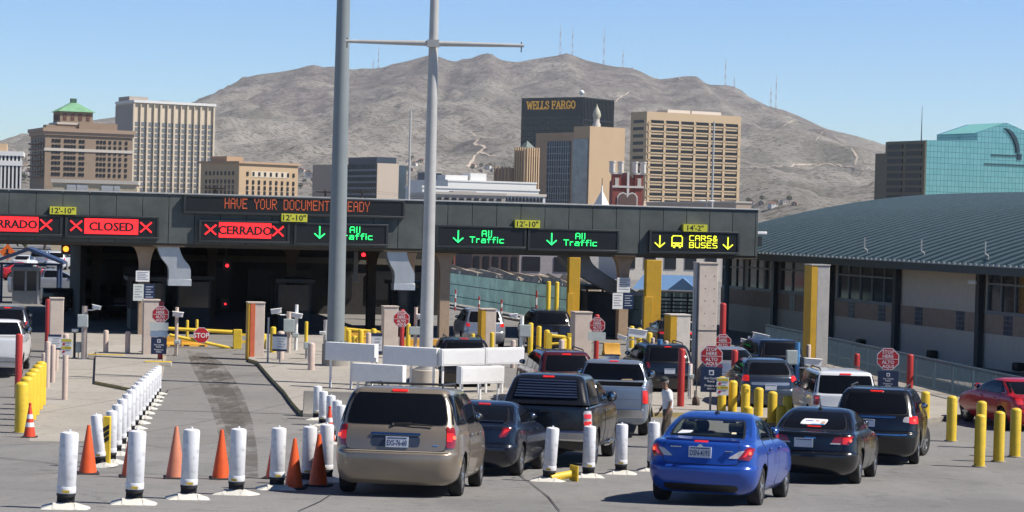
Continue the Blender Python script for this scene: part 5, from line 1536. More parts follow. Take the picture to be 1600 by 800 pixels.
def applied(o):
    dg = bpy.context.evaluated_depsgraph_get()
    me = bpy.data.meshes.new_from_object(o.evaluated_get(dg))
    o.modifiers.clear(); old = o.data; o.data = me; bpy.data.meshes.remove(old)
    me.set_sharp_from_angle(angle=R(38))
def cut(o, cutter_mb, m):
    c = cutter_mb.build('cutter', m)
    md = o.modifiers.new('cut', 'BOOLEAN'); md.operation = 'DIFFERENCE'; md.solver = 'EXACT'; md.object = c
    applied(o)
    me = c.data; bpy.data.objects.remove(c); bpy.data.meshes.remove(me)

TYRE = mat('tyre_rubber', (.022, .021, .021), .85, dirt=.3, scale=6)
RIM = mat('alloy_rim', (.50, .51, .53), .28, .85, var=.06)
RIMD = mat('dark_rim', (.14, .14, .15), .4, .6)
UNDER = mat('underbody', (.012, .012, .012), .9)
TRIM = mat('black_trim', (.016, .016, .017), .45)
TLIT = mat('tail_lamp_lit', (.62, .02, .016), .12, emit=.42, coat=.6, var=.3, scale=9)
TOFF = mat('tail_lamp_red', (.26, .012, .014), .12, coat=.8)
TCLR = mat('lamp_clear', (.55, .52, .52), .12, coat=.6)
HOT = mat('brake_lamp_glow', (1.0, .10, .05), .2, emit=1.3)
PLATE = mat('plate_white', (.55, .60, .68), .4)
PINK = mat('plate_ink', (.02, .03, .12), .5)
WHEELS = {}
def wheel(parent, x, y, r, w_, rim_m, side, spokes=5, steer=0):
    key = (round(r, 3), round(w_, 3), rim_m.name, spokes)
    if key not in WHEELS:
        q = MB(); ri = r * .66
        q.lathe([(ri * .98, -w_ / 2 + .02), (ri, -w_ / 2), (r * .93, -w_ / 2), (r * .985, -w_ / 2 + .025), (r, -w_ / 4), (r, w_ / 4), (r * .985, w_ / 2 - .025), (r * .93, w_ / 2), (ri, w_ / 2), (ri * .98, w_ / 2 - .02)], 30, axis='x')
        ty = q.build('wheel', TYRE)
        q = MB(); xo = w_ / 2 - .012
        q.lathe([(ri, xo - .03), (ri, xo), (ri * .93, xo + .006), (ri * .90, xo - .03)], 30, axis='x')
        q.lathe([(ri * .22, xo - .06), (ri * .22, xo), (ri * .15, xo + .012)], 14, axis='x')
        for k in range(spokes):
            a = 2 * PI * k / spokes; d = Vector((0, math.cos(a), math.sin(a))); n_ = Vector((0, -math.sin(a), math.cos(a)))
            w0, w1 = ri * .11, ri * .075 if spokes > 6 else ri * .13
            p = [d * ri * .16 - n_ * w0, d * ri * .16 + n_ * w0, d * ri * .94 + n_ * w1, d * ri * .94 - n_ * w1]
            q.add([(xo - .035, v.y, v.z) for v in p] + [(xo - .002, v.y, v.z) for v in p], [(0, 1, 2, 3), (7, 6, 5, 4), (0, 4, 5, 1), (1, 5, 6, 2), (2, 6, 7, 3), (3, 7, 4, 0)])
        rm = q.build('rim', rim_m, ty)
        q = MB(); q.lathe([(ri * .95, xo - .11), (ri * .95, xo - .07)], 20, axis='x'); br = q.build('brake_disc', DARK, ty)
        WHEELS[key] = [ty.data, rm.data, br.data]
        for o in (rm, br, ty): bpy.data.objects.remove(o)
    a, b_, c_ = WHEELS[key]
    t = bpy.data.objects.new('wheel', a); col.objects.link(t); t.parent = parent; t.location = (x, y, r)
    if side < 0: t.rotation_euler = (0, 0, PI)
    t.rotation_euler.z += steer
    for nm, me in (('rim', b_), ('brake_disc', c_)):
        o = bpy.data.objects.new(nm, me); col.objects.link(o); o.parent = t
    return t

SEDAN = [(.19, .70, -1.96, 2.00, .28, .35, .10, .15), (.26, .79, -2.07, 2.14, .32, .40, .14, .2), (.38, .845, -2.18, 2.23, .33, .45, .17, .25), (.52, .87, -2.245, 2.25, .32, .45, .19, .28),
         (.60, .875, -2.24, 2.22, .30, .45, .19, .28), (.64, .873, -2.195, 2.19, .28, .45, .18, .28), (.80, .865, -2.165, 2.08, .26, .45, .17, .28), (.92, .845, -2.15, 1.75, .25, .45, .16, .28),
         (.985, .815, -2.13, 1.32, .24, .40, .15, .25), (1.015, .79, -2.05, 1.12, .24, .35, .14, .22), (1.035, .755, -1.78, 1.03, .22, .3, .13, .2), (1.19, .70, -1.49, .68, .20, .22, .12, .16),
         (1.33, .625, -1.17, .27, .19, .2, .13, .14), (1.41, .56, -.93, -.03, .18, .18, .12, .1), (1.455, .47, -.70, -.2, .16, .16, .09, .08), (1.475, .26, -.45, -.33, .1, .1, .04, .04)]
SUV = [(.22, .80, -2.36, 2.32, .25, .35, .08, .15), (.30, .90, -2.46, 2.43, .30, .40, .12, .2), (.48, .955, -2.52, 2.52, .30, .45, .15, .25), (.66, .975, -2.55, 2.55, .30, .45, .17, .28),
       (.74, .975, -2.54, 2.53, .30, .45, .17, .28), (.78, .973, -2.48, 2.50, .28, .45, .16, .28), (.95, .968, -2.45, 2.40, .26, .45, .15, .28), (1.06, .955, -2.43, 2.12, .25, .45, .15, .28),
       (1.13, .935, -2.415, 1.60, .24, .40, .15, .25), (1.17, .915, -2.39, 1.28, .24, .35, .14, .22), (1.36, .865, -2.27, .92, .22, .28, .13, .18), (1.55, .80, -2.12, .50, .2, .24, .12, .15),
       (1.665, .745, -2.02, .20, .19, .2, .11, .12), (1.72, .69, -1.94, .0, .18, .18, .1, .1), (1.745, .56, -1.75, -.2, .16, .16, .08, .08), (1.755, .30, -1.4, -.45, .1, .1, .04, .04)]
VAN = [(.20, .80, -2.36, 2.32, .25, .35, .08, .15), (.28, .92, -2.46, 2.43, .32, .40, .14, .2), (.45, .965, -2.54, 2.52, .34, .45, .18, .25), (.60, .98, -2.57, 2.55, .34, .45, .19, .28),
       (.70, .985, -2.56, 2.53, .34, .45, .19, .28), (.735, .98, -2.48, 2.50, .26, .45, .14, .28), (.92, .975, -2.45, 2.35, .24, .45, .13, .28), (1.04, .965, -2.42, 2.0, .24, .45, .13, .28),
       (1.10, .95, -2.40, 1.72, .23, .40, .13, .25), (1.14, .935, -2.375, 1.52, .22, .35, .12, .22), (1.36, .885, -2.27, 1.10, .20, .28, .12, .18), (1.56, .825, -2.15, .64, .18, .24, .11, .15),
       (1.67, .775, -2.08, .36, .17, .2, .1, .12), (1.73, .72, -2.02, .16, .16, .18, .1, .1), (1.76, .58, -1.85, -.05, .15, .16, .08, .08), (1.77, .30, -1.5, -.4, .1, .1, .04, .04)]
HATCH = [(.18, .72, -1.92, 1.9, .25, .35, .08, .15), (.24, .82, -2.02, 2.02, .30, .40, .12, .2), (.42, .865, -2.09, 2.10, .30, .45, .16, .25), (.58, .88, -2.12, 2.12, .30, .45, .18, .28),
         (.66, .88, -2.11, 2.10, .30, .45, .18, .28), (.70, .878, -2.06, 2.07, .28, .45, .17, .28), (.85, .872, -2.03, 1.95, .28, .45, .17, .28), (.97, .855, -2.00, 1.65, .28, .45, .16, .28),
         (1.05, .835, -1.97, 1.30, .28, .40, .16, .25), (1.09, .815, -1.93, 1.08, .28, .35, .15, .22), (1.25, .765, -1.77, .72, .25, .28, .14, .18), (1.40, .70, -1.58, .34, .22, .24, .13, .15),
         (1.49, .645, -1.46, .06, .2, .2, .11, .12), (1.54, .58, -1.36, -.12, .18, .18, .1, .1), (1.56, .45, -1.15, -.3, .15, .16, .08, .08), (1.57, .28, -.9, -.5, .1, .1, .04, .04)]
BOXY = [(.26, .76, -2.08, 2.08, .2, .3, .05, .1), (.34, .86, -2.16, 2.16, .22, .32, .07, .14), (.50, .90, -2.2, 2.22, .2, .34, .08, .18), (.66, .915, -2.22, 2.24, .18, .34, .08, .2),
        (.74, .915, -2.21, 2.23, .18, .34, .08, .2), (.78, .91, -2.15, 2.2, .16, .34, .07, .2), (.95, .905, -2.14, 2.15, .15, .34, .07, .2), (1.05, .895, -2.135, 2.0, .15, .32, .07, .2),
        (1.10, .885, -2.13, 1.5, .14, .30, .07, .18), (1.13, .87, -2.11, 1.15, .14, .28, .07, .16), (1.36, .825, -2.03, .90, .13, .2, .06, .12), (1.58, .775, -1.95, .64, .12, .18, .06, .1),
        (1.67, .745, -1.91, .50, .12, .16, .06, .1), (1.72, .70, -1.87, .38, .12, .15, .05, .08), (1.745, .58, -1.75, .2, .1, .12, .05, .06), (1.755, .32, -1.5, -.1, .1, .1, .04, .04)]
PICK = [(.36, .84, -2.74, 2.62, .12, .3, .02, .12), (.44, .95, -2.84, 2.76, .13, .35, .03, .16), (.66, .99, -2.87, 2.88, .13, .4, .03, .2), (.84, 1.0, -2.875, 2.9, .13, .4, .03, .22),
        (1.06, .99, -2.87, 2.82, .12, .4, .03, .22), (1.20, .975, -2.865, 2.6, .12, .4, .03, .22), (1.30, .955, -2.86, 2.0, .11, .38, .03, .2), (1.335, .94, -2.855, 1.55, .1, .3, .03, .18),
        (1.350, .92, -2.84, 1.42, .1, .26, .03, .16), (1.360, .905, -.80, 1.34, .1, .22, .04, .14), (1.60, .845, -.72, .95, .12, .2, .05, .12), (1.78, .775, -.65, .52, .12, .18, .05, .1),
        (1.87, .72, -.60, .25, .12, .16, .05, .08), (1.905, .62, -.5, .08, .12, .14, .05, .06), (1.92, .35, -.35, -.05, .08, .08, .03, .03)]

def mirror_pair(fn):
    for k in ('y', 'l'): fn(k)
def side(mb, lf, k, ya, yb, za, zb, yc=None, yd=None, off=.006, nu=8, nv=5, mi=0, zb2=None, ring=0):
    """side patch from rear y to front y; yc/yd are the top corners"""
    yc = ya if yc is None else yc; yd = yb if yd is None else yd; zb2 = zb if zb2 is None else zb2
    if k == 'y': lf.patch(mb, ('y', ya, za), ('y', yb, za), ('y', yd, zb2), ('y', yc, zb), off, nu, nv, mi, ring=ring)
    else: lf.patch(mb, ('l', yb, za), ('l', ya, za), ('l', yc, zb), ('l', yd, zb2), off, nu, nv, mi, ring=ring)

def vehicle(kind, label, cat, name, P, heading, paint_m, dims=None, wr=None, rim=RIM, spokes=5, lit=True, plate=None, extras=None, steer=0, rails=False, glass=GLASS, group='vehicles queueing at the border lanes', simple=False, plate_m=PLATE, cladding=None, clear=False):
    base = {'sedan': (SEDAN, 4.5, 1.75, 1.47), 'suv': (SUV, 5.1, 1.95, 1.755), 'van': (VAN, 5.14, 1.97, 1.77), 'hatch': (HATCH, 4.24, 1.76, 1.57), 'boxy': (BOXY, 4.46, 1.83, 1.755), 'pickup': (PICK, 5.78, 2.0, 1.92)}[kind]
    rows, L0, W0, H0 = base
    L, W, H = dims or (L0, W0, H0)
    sx, sy, sz = W / W0, L / L0, H / H0
    lf = Loft(rows, L, scale=(sx, sy, sz), taper=.075 if kind not in ('pickup', 'boxy') else .04)
    root = thing(name, label, cat, (0, 0, 0), 0, group)
    wr = wr or {'sedan': .32, 'suv': .37, 'van': .34, 'hatch': .325, 'boxy': .36, 'pickup': .39}[kind]
    ax = {'sedan': (-1.28, 1.36), 'suv': (-1.45, 1.56), 'van': (-1.47, 1.58), 'hatch': (-1.24, 1.30), 'boxy': (-1.27, 1.36), 'pickup': (-1.62, 1.86)}[kind]
    ax = [a * sy for a in ax]; ww = .215 if kind != 'pickup' else .26
    q = MB(); lf.mesh(q)
    body = q.build('body', [paint_m, UNDER], root)
    c = MB()
    for a in ax:
        for sg in (-1, 1): c.cyl((sg * (W / 2 - ww - .10), a, wr * 1.02), (sg * (W / 2 + .3), a, wr * 1.02), wr * 1.17, n=28)
    if kind == 'pickup' and not (extras and 'shell' in extras):
        c.bb(-.80 * sx, .80 * sx, -2.76 * sy, -.92 * sy, .86 * sz, 2.4)
    cut(body, c, UNDER)
    for i, a in enumerate(ax):
        for sg in (-1, 1): wheel(root, sg * (W / 2 - ww / 2 - .045), a, wr, ww, rim, sg, spokes, steer if i else 0)
    q = MB()
    for a in ax: q.cyl((-W / 2 + .2, a, wr), (W / 2 - .2, a, wr), .05, n=8)
    q.bb(-.18, .18, ax[0] - .5, ax[1] + .3, .2, .3); q.build('axle', UNDER, root)
    Z = lambda z: z * sz
    Y = lambda y: y * sy
    X = lambda x: x * sx
    # ---- glass, doors and lamps in each body's own places
    T = {'sedan': dict(rw=(.575, .475, 1.06, 1.345), ws=(.60, .52, 1.09, 1.38), win=[(-.03, .90, .24, -.05, 1.05, 1.35), (-1.02, -.09, -.11, -.82, 1.055, 1.34)], doors=[(-.06, 1.02), (-.98, -.075)], dz=(.30, 1.035)),
         'suv': dict(rw=(.70, .60, 1.19, 1.615), ws=(.68, .60, 1.20, 1.64), win=[(.05, 1.10, .38, .02, 1.18, 1.63), (-.98, -.01, -.03, -.92, 1.19, 1.635), (-2.0, -1.06, -1.02, -1.86, 1.20, 1.60)], doors=[(.02, 1.18), (-1.02, .005)], dz=(.36, 1.15)),
         'van': dict(rw=(.765, .655, 1.165, 1.645), ws=(.72, .62, 1.18, 1.66), win=[(.28, 1.34, .58, .24, 1.16, 1.65), (-.92, .22, .18, -.88, 1.17, 1.65), (-2.1, -.98, -.94, -2.0, 1.18, 1.63)], doors=[(.25, 1.42), (-.98, .235)], dz=(.32, 1.12)),
         'hatch': dict(rw=(.62, .52, 1.12, 1.44), ws=(.62, .52, 1.12, 1.46), win=[(.0, .98, .24, -.03, 1.10, 1.46), (-.98, -.06, -.08, -.90, 1.11, 1.455), (-1.58, -1.04, -1.0, -1.40, 1.14, 1.42)], doors=[(-.03, 1.06), (-1.0, -.045)], dz=(.32, 1.07)),
         'boxy': dict(rw=(.70, .62, 1.16, 1.60), ws=(.66, .6, 1.17, 1.64), win=[(.02, 1.0, .72, -.01, 1.15, 1.63), (-.92, -.04, -.06, -.90, 1.15, 1.63), (-1.86, -1.0, -.98, -1.78, 1.15, 1.62)], doors=[(-.01, 1.08), (-.96, -.025)], dz=(.42, 1.11)),
         'pickup': dict(rw=(.70, .61, 1.385, 1.80), ws=(.70, .6, 1.40, 1.82), win=[(.12, 1.18, .50, .08, 1.375, 1.80), (-.56, .06, .03, -.48, 1.39, 1.79)], doors=[(.10, 1.26), (-.62, .085)], dz=(.50, 1.335))}[kind]
    if clear:        # open the body behind the glass and furnish the cabin
        bm = bmesh.new(); bm.from_mesh(body.data); kill = []
        for f in bm.faces:
            c_ = f.calc_center_median(); n_ = f.normal; z_ = c_.z / sz; y_ = c_.y / sy; x_ = abs(c_.x) / sx
            a, b_, z0, z1 = T['rw']; tt = (z_ - z0) / (z1 - z0)
            if 0 < tt < 1 and y_ < -.7 and x_ < a + (b_ - a) * tt: kill.append(f); continue
            a, b_, z0, z1 = T['ws']; tt = (z_ - z0) / (z1 - z0)
            if 0 < tt < 1 and y_ > -.1 and abs(n_.x) < .6 and x_ < a + (b_ - a) * tt: kill.append(f); continue
            if abs(n_.x) > .5:
                for (ya, yb, yd, yc, za, zb) in T['win']:
                    tt = (z_ - za) / (zb - za)
                    if 0 < tt < 1 and ya + (yc - ya) * tt < y_ < yb + (yd - yb) * tt: kill.append(f); break
        bmesh.ops.delete(bm, geom=kill, context='FACES'); bm.to_mesh(body.data); bm.free()
        body.data.set_sharp_from_angle(angle=R(38))
        SEAT = mat('seat_cloth', (.055, .052, .05), .9); CAB_ = mat('cabin_grey', (.20, .19, .175), .9)
        q = MB(); q.bb(-.70 * sx, .70 * sx, -1.0, 1.2, .45, .50); q.bb(-.62, .62, -1.62, -.98, .93, .985); fl = q.build('cabin_floor', CAB_, root)
        for (x, y, wd) in ((-.36, -.05, .48), (.36, -.05, .48), (0, -.98, 1.22)):
            q = MB(); q.box((x, y + .22, .60), (wd, .50, .16)); q.box((x, y - .08, .86), (wd, .15, .56), rx=.18)
            for hx in ((x,) if wd < 1 else (-.38, .38)): q.box((hx, y - .14, 1.22), (.25, .10, .17), rx=.15)
            q.build('seat', SEAT, root, bevel=.05)
        q = MB(); q.box((0, .86, .88), (1.26, .34, .26)); q.build('dashboard', SEAT, root, bevel=.05)
        q = MB(); q.box((0, .42, 1.29), (.22, .03, .06)); q.build('inner_mirror', TRIM, root)
        # the driver's head and shoulders above the left front seat
        q = MB(); q.sphere((-.36, .02, 1.20), .10, 12, sc=(.85, 1, 1.15)); q.sphere((-.36, .02, .95), .22, 12, sc=(1, .55, .8)); q.build('driver_figure', mat('driver_dark', (.05, .04, .035), .9), root)
    a, b_, z0, z1 = T['rw']
    q = MB(); lf.patch(q, ('x', -X(a) - .018, Z(z0) - .012), ('x', X(a) + .018, Z(z0) - .012), ('x', X(b_) + .018, Z(z1) + .012), ('x', -X(b_) - .018, Z(z1) + .012), .004, 22 if clear else 14, 12 if clear else 6, ring=1 if clear else 0); q.build('window_seal', TRIM, root)
    q = MB(); lf.patch(q, ('x', -X(a), Z(z0)), ('x', X(a), Z(z0)), ('x', X(b_), Z(z1)), ('x', -X(b_), Z(z1)), .008, 14, 6); rg = q.build('rear_window', glass, root)
    a, b_, z0, z1 = T['ws']
    q = MB(); lf.patch(q, ('f', X(a), Z(z0)), ('f', -X(a), Z(z0)), ('f', -X(b_), Z(z1)), ('f', X(b_), Z(z1)), .008, 14, 6); q.build('windscreen', glass, root)
    for k in ('y', 'l'):
        for (ya, yb, yd, yc, za, zb) in T['win']:
            q = MB(); side(q, lf, k, Y(ya) - .02, Y(yb) + .02, Z(za) - .016, Z(zb) + .016, Y(yc) - .02, Y(yd) + .02, .004, nu=14 if clear else 8, nv=8 if clear else 5, ring=1 if clear else 0); q.build('window_seal', TRIM, root)
            q = MB(); side(q, lf, k, Y(ya), Y(yb), Z(za), Z(zb), Y(yc), Y(yd), .008); q.build('side_window', glass, root)
        if not simple:
            for di, (ya, yb) in enumerate(T['doors']):
                za, zb = T['dz']
                q = MB(); side(q, lf, k, Y(ya) - .008, Y(yb) + .008, Z(za) - .008, Z(zb) + .004, off=.002, nu=10, nv=7); q.build('door_gap', TRIM, root)
                q = MB(); side(q, lf, k, Y(ya), Y(yb), Z(za), Z(zb) - .004, off=.006, nu=10, nv=7); d = q.build('door', paint_m, root)
                # keep the door sheets clear of the wheel arch
                q = MB(); yh = Y(ya) + .13; zh = Z(zb) - .12
                q2 = lf.s_of_z(zh); t_ = lf.t_of(k, yh, q2); p = lf.pt(t_, q2)
                sg = 1 if k == 'y' else -1
                q.box((p.x + sg * .035, p.y + .06, zh), (.03, .17, .028)); q.build('door_handle', CHR if spokes == 5 and kind != 'sedan' else paint_m, d, bevel=.008)
            if cladding:
                q = MB(); side(q, lf, k, ax[0] + wr * 1.3, ax[1] - wr * 1.3, Z(.30), Z(.48), off=.012, nu=12, nv=3); q.build('side_cladding', cladding, root)
        # wing mirrors
        ym = Y(T['win'][0][1]) - .02; zm = Z(T['win'][0][4]) + .07; sg = 1 if k == 'y' else -1
        q2 = lf.s_of_z(zm - .05); p = lf.pt(lf.t_of(k, ym, q2), q2)
        q = MB(); q.sphere((p.x + sg * .17, p.y - .01, zm + .02), .1, 12, sc=(1.2, .72, .78 if kind != 'pickup' else 1.25)); q.box((p.x + sg * .05, p.y, zm - .03), (.14, .05, .05)); mr = q.build('wing_mirror', paint_m if kind in ('sedan', 'hatch') else TRIM, root)
        q = MB(); q.sphere((p.x + sg * .17, p.y - .070, zm + .02), .08, 12, sc=(1.0, .16, .75 if kind != 'pickup' else 1.2)); q.build('mirror_glass', mat('mirror_glass', (.35, .38, .42), .03, 1), mr)
        if rails:
            q = MB(); zr = H + .005; xr = X(.60)
            q.tube([(sg * xr, -L * .33, zr - .05), (sg * xr, -L * .30, zr + .035), (sg * xr, L * .02, zr + .045), (sg * xr, L * .06, zr - .03)], .02); q.build('roof_rail', DARK if rails == 1 else CHR, root)
    E = extras or {}
    tl = TLIT if lit else TOFF
    if 'lamps' in E:
        for li, spec in enumerate(E['lamps']):       # (corner list for the right side, material, name)
            cs, m, nm = spec
            for sgn in (1, -1):
                q = MB()
                if sgn > 0: C = cs
                else:
                    mm = {'x': lambda v: ('x', -v), 'y': lambda v: ('l', v), 't': lambda v: ('t', -v)}
                    Cm = [(*mm[kk](vv), zz) for (kk, vv, zz) in cs]; C = [Cm[1], Cm[0], Cm[3], Cm[2]]
                lf.patch(q, *C, off=.014 + .004 * li, nu=10, nv=6, skin=.03); q.build(nm, m, root)
    if 'bright' in E:
        for (xx, zz, rr) in E['bright']:
            for sgn in (1, -1):
                qz = lf.s_of_z(zz); t_ = lf.t_of('x', xx * sgn, qz); p = lf.pt(t_, qz); n_ = lf.normal(t_, qz)
                q = MB(); q.cyl(p + n_ * .012, p + n_ * .030, rr * .62, n=12); q.build('brake_bulb', HOT, root)
    if 'lid' in E:      # tailgate or boot lid sheet with a dark shut line round it
        xa, xb, za, zb = E['lid']
        q = MB(); lf.patch(q, ('x', -xa - .009, za - .009), ('x', xa + .009, za - .009), ('x', xb + .009, zb + .004), ('x', -xb - .009, zb + .004), .003, 14, 8); q.build('lid_gap', TRIM, root)
        q = MB(); lf.patch(q, ('x', -xa, za), ('x', xa, za), ('x', xb, zb), ('x', -xb, zb), .008, 14, 8); q.build('tailgate' if kind != 'sedan' else 'boot_lid', paint_m, root)
    for spec in E.get('strips', []):  # (corners, material, name, offset)
        cs, m, nm, off = spec
        q = MB(); lf.patch(q, *cs, off=off, nu=12, nv=3, skin=.03); q.build(nm, m, root)
    if 'high' in E:
        xx, za, zb = E['high']
        q = MB(); lf.patch(q, ('x', -xx, za), ('x', xx, za), ('x', xx, zb), ('x', -xx, zb), .016, 8, 2, skin=.03); q.build('high_brake_light', TLIT if lit else TOFF, root)
    if plate is not None:
        txt, zc, x0 = plate
        qz = lf.s_of_z(zc); p = lf.pt(lf.t_of('x', 0.02, qz), qz); y = p.y - .03
        q = MB(); q.bb(x0 - .18, x0 + .18, y - .012, y + .05, zc - .085, zc + .085); q.bb(x0 - .155, x0 + .155, y - .0145, y - .0125, zc + .055, zc + .07, 1)
        if txt: q.text(txt, (x0, y - .0145, zc - .012), (1, 0, 0), (0, 0, 1), .085, 1, stretch=.62)
        q.build('licence_plate', [plate_m, PINK], root)
    if E.get('antenna'):
        ya = E['antenna']; zt = H - .02
        q = MB(); q.sphere((0, ya, zt), .045, 10, sc=(1, 1.5, .7)); q.cyl((0, ya, zt), (0, ya - .12, zt + .19), .008, .005, n=6); q.build('antenna', TRIM, root)
    # ---- stand it on the ramp
    hd = R(heading); fwd = Vector((math.sin(hd), math.cos(hd), 0))
    c_ = Vector(P); c_.z = 0
    if E.get('anchor', 'rear') == 'rear': c_ = c_ + fwd * (L / 2)
    pf, pr = c_ + fwd * ax[1], c_ + fwd * ax[0]
    zf, zr = zg(pf.y), zg(pr.y)
    pitch = math.atan2(zf - zr, ax[1] - ax[0])
    zc = zr + (zf - zr) * (0 - ax[0]) / (ax[1] - ax[0])
    root.location = (c_.x, c_.y, zc + E.get('z', 0.006))
    root.rotation_euler = (pitch, 0, -hd)
    return root, lf

CLEAR, _t, _b = new_mat('clear_glass')
_g = _t.nodes.new('ShaderNodeBsdfGlossy'); _g.inputs['Roughness'].default_value = .03; _g.inputs['Color'].default_value = (.9, .95, 1, 1)
_tr = _t.nodes.new('ShaderNodeBsdfTransparent'); _tr.inputs['Color'].default_value = (.82, .87, .85, 1)
_mx = _t.nodes.new('ShaderNodeMixShader'); _mx.inputs[0].default_value = .10; _t.links.new(_tr.outputs[0], _mx.inputs[1]); _t.links.new(_g.outputs[0], _mx.inputs[2])
_t.links.new(_mx.outputs[0], [n_ for n_ in _t.nodes if n_.type == 'OUTPUT_MATERIAL'][0].inputs['Surface']); _t.nodes.remove(_b)
PBEIGE = paint('paint_beige', (.26, .215, .165), .3, .35)
PBLUE = paint('paint_blue', (.016, .07, .36), .26, .15, coat=.4)
PBLACK = paint('paint_black', (.010, .011, .014), .22, 0, coat=.4)
PNAVY = paint('paint_dark_navy', (.012, .016, .028), .22, .2, coat=.4)
PSILV = paint('paint_silver', (.30, .35, .42), .28, .55)
PSILV2 = paint('paint_pale_silver', (.36, .38, .42), .3, .5)
PGREY = paint('paint_slate', (.045, .06, .085), .25, .4)
PWHITE = paint('paint_white', (.70, .71, .72), .3, 0, dirt=.12)
PRED = paint('paint_red', (.40, .012, .016), .25, 0, coat=.4)
PMAR = paint('paint_maroon', (.09, .015, .02), .25, .2, coat=.8)

def rear(px, py): return gp(px, py)
# --- blue sedan
v, lf = vehicle('sedan', 'blue four-door sedan at the bottom right with a small rear spoiler', 'car', 'sedan', rear(1089, 791), 16, PBLUE, (4.5, 1.83, 1.47), .315, RIM, 5, True, ('DSN-4193', .845, 0), clear=True, glass=CLEAR, extras=
  dict(lid=(.60, .57, .66, 1.005), antenna=-.78, bright=[(.76, .86, .045)],
       lamps=[([('x', .55, .765), ('y', -2.02, .74), ('y', -1.90, .93), ('x', .735, .955)], TOFF, 'tail_light'), ([('x', .44, .765), ('x', .60, .765), ('x', .69, .90), ('x', .60, .88)], TCLR, 'reverse_light'), ([('x', .66, .79), ('y', -2.06, .79), ('y', -1.97, .91), ('x', .74, .92)], TLIT, 'brake_light')],
       strips=[([('x', -.62, 1.015), ('x', .62, 1.015), ('x', .60, 1.045), ('x', -.60, 1.045)], PBLUE, 'spoiler', .035), ([('x', -.11, .995), ('x', .11, .995), ('x', .11, 1.015), ('x', -.11, 1.015)], TLIT, 'high_brake_light', .015),
               ([('x', -.55, .22), ('x', .55, .22), ('x', .62, .34), ('x', -.62, .34)], TRIM, 'bumper_valance', .004), ([('x', -.09, .925), ('x', .09, .925), ('x', .09, .935), ('x', -.09, .935)], CHR, 'badge_bar', .012)]))
# window furniture: headrests seen as dark shapes, stickers
q = MB(); lf.patch(q, ('x', -.50, 1.10), ('x', -.28, 1.12), ('x', -.24, 1.16), ('x', -.44, 1.155), .012, 4, 2); q.build('window_sticker', SWHITE, v)
q = MB(); lf.patch(q, ('x', .38, 1.13), ('x', .46, 1.13), ('x', .455, 1.155), ('x', .385, 1.155), .012, 4, 2); q.build('window_sticker', mat('sticker_cream', (.7, .6, .4), .5), v)
q = MB(); qz = lf.s_of_z(.90); p = lf.pt(0.01, qz); q.cyl((0, p.y - .010, .925), (0, p.y - .022, .925), .045, n=18); q.build('badge', CHR, v)
q = MB()
for i in range(6): q.bb(-.48 + .03 * i, -.46 + .03 * i, p.y - .012, p.y + .03, .91, .925)
for i in range(5): q.bb(.40 + .026 * i, .415 + .026 * i, p.y - .012, p.y + .04, .87, .885)
q.build('lettering_bars', CHR, v)

# --- beige minivan
v, lf = vehicle('van', 'beige minivan at the front of the left queue with a chrome tailgate bar', 'van', 'minivan', rear(613, 778), 5, PBEIGE, (5.1, 2.09, 1.76), .335, RIM, 5, True, ('EXS-76-60', .88, .03),
  dict(lid=(.80, .78, .745, 1.125), high=(.13, 1.675, 1.705), bright=[(.91, .965, .05)],
       lamps=[([('x', .80, .80), ('y', -2.26, .80), ('y', -2.2, 1.12), ('x', .795, 1.14)], TOFF, 'tail_light'), ([('x', .81, .90), ('y', -2.30, .90), ('y', -2.25, 1.03), ('x', .805, 1.04)], TLIT, 'brake_light')],
       strips=[([('x', -.40, .985), ('x', .40, .985), ('x', .40, 1.02), ('x', -.40, 1.02)], CHR, 'tailgate_bar', .03), ([('x', -.39, .80), ('x', .39, .80), ('x', .39, .975), ('x', -.39, .975)], mat('plate_recess', (.035, .045, .07), .35), 'plate_recess', .011),
               ([('x', -.85, .715), ('x', .85, .715), ('x', .85, .735), ('x', -.85, .735)], mat('bumper_step', (.36, .31, .25), .35, .2), 'bumper_step', .016), ([('x', .60, .83), ('x', .68, .83), ('x', .68, .845), ('x', .60, .845)], CHR, 'badge_bar', .016)]), rails=1)
q = MB(); qz = lf.s_of_z(1.17); p = lf.pt(.01, qz)
q.tube([(-.05, p.y - .03, 1.16), (.30, p.y - .035, 1.165), (.58, p.y - .01, 1.15)], .014, n=6); q.tube([(-.02, p.y - .03, 1.17), (.25, p.y - .028, 1.19)], .012, n=6); q.sphere((-.06, p.y - .03, 1.15), .035, 8); q.build('wiper', TRIM, v)
for yy in (-1.3, -.3): MB().tube([(-.60, yy, 1.80), (.60, yy, 1.80)], .016, n=8).build('roof_bar', DARK, v)

# --- dark sedan beside it
vehicle('sedan', 'dark blue-black sedan with a boot spoiler right of the beige minivan', 'car', 'sedan', rear(734, 745), 10, PNAVY, (4.45, 1.78, 1.43), .315, RIM, 7, True, ('', .80, -.05),
  dict(lid=(.60, .56, .66, .99), lamps=[([('x', .50, .76), ('y', -2.05, .78), ('y', -1.94, .96), ('x', .58, .95)], TOFF, 'tail_light'), ([('x', .56, .80), ('y', -2.06, .81), ('y', -1.99, .92), ('x', .61, .92)], TLIT, 'brake_light')],
       strips=[([('x', -.55, 1.01), ('x', .55, 1.01), ('x', .52, 1.04), ('x', -.52, 1.04)], PNAVY, 'spoiler', .05)], high=(.12, 1.36, 1.375)))

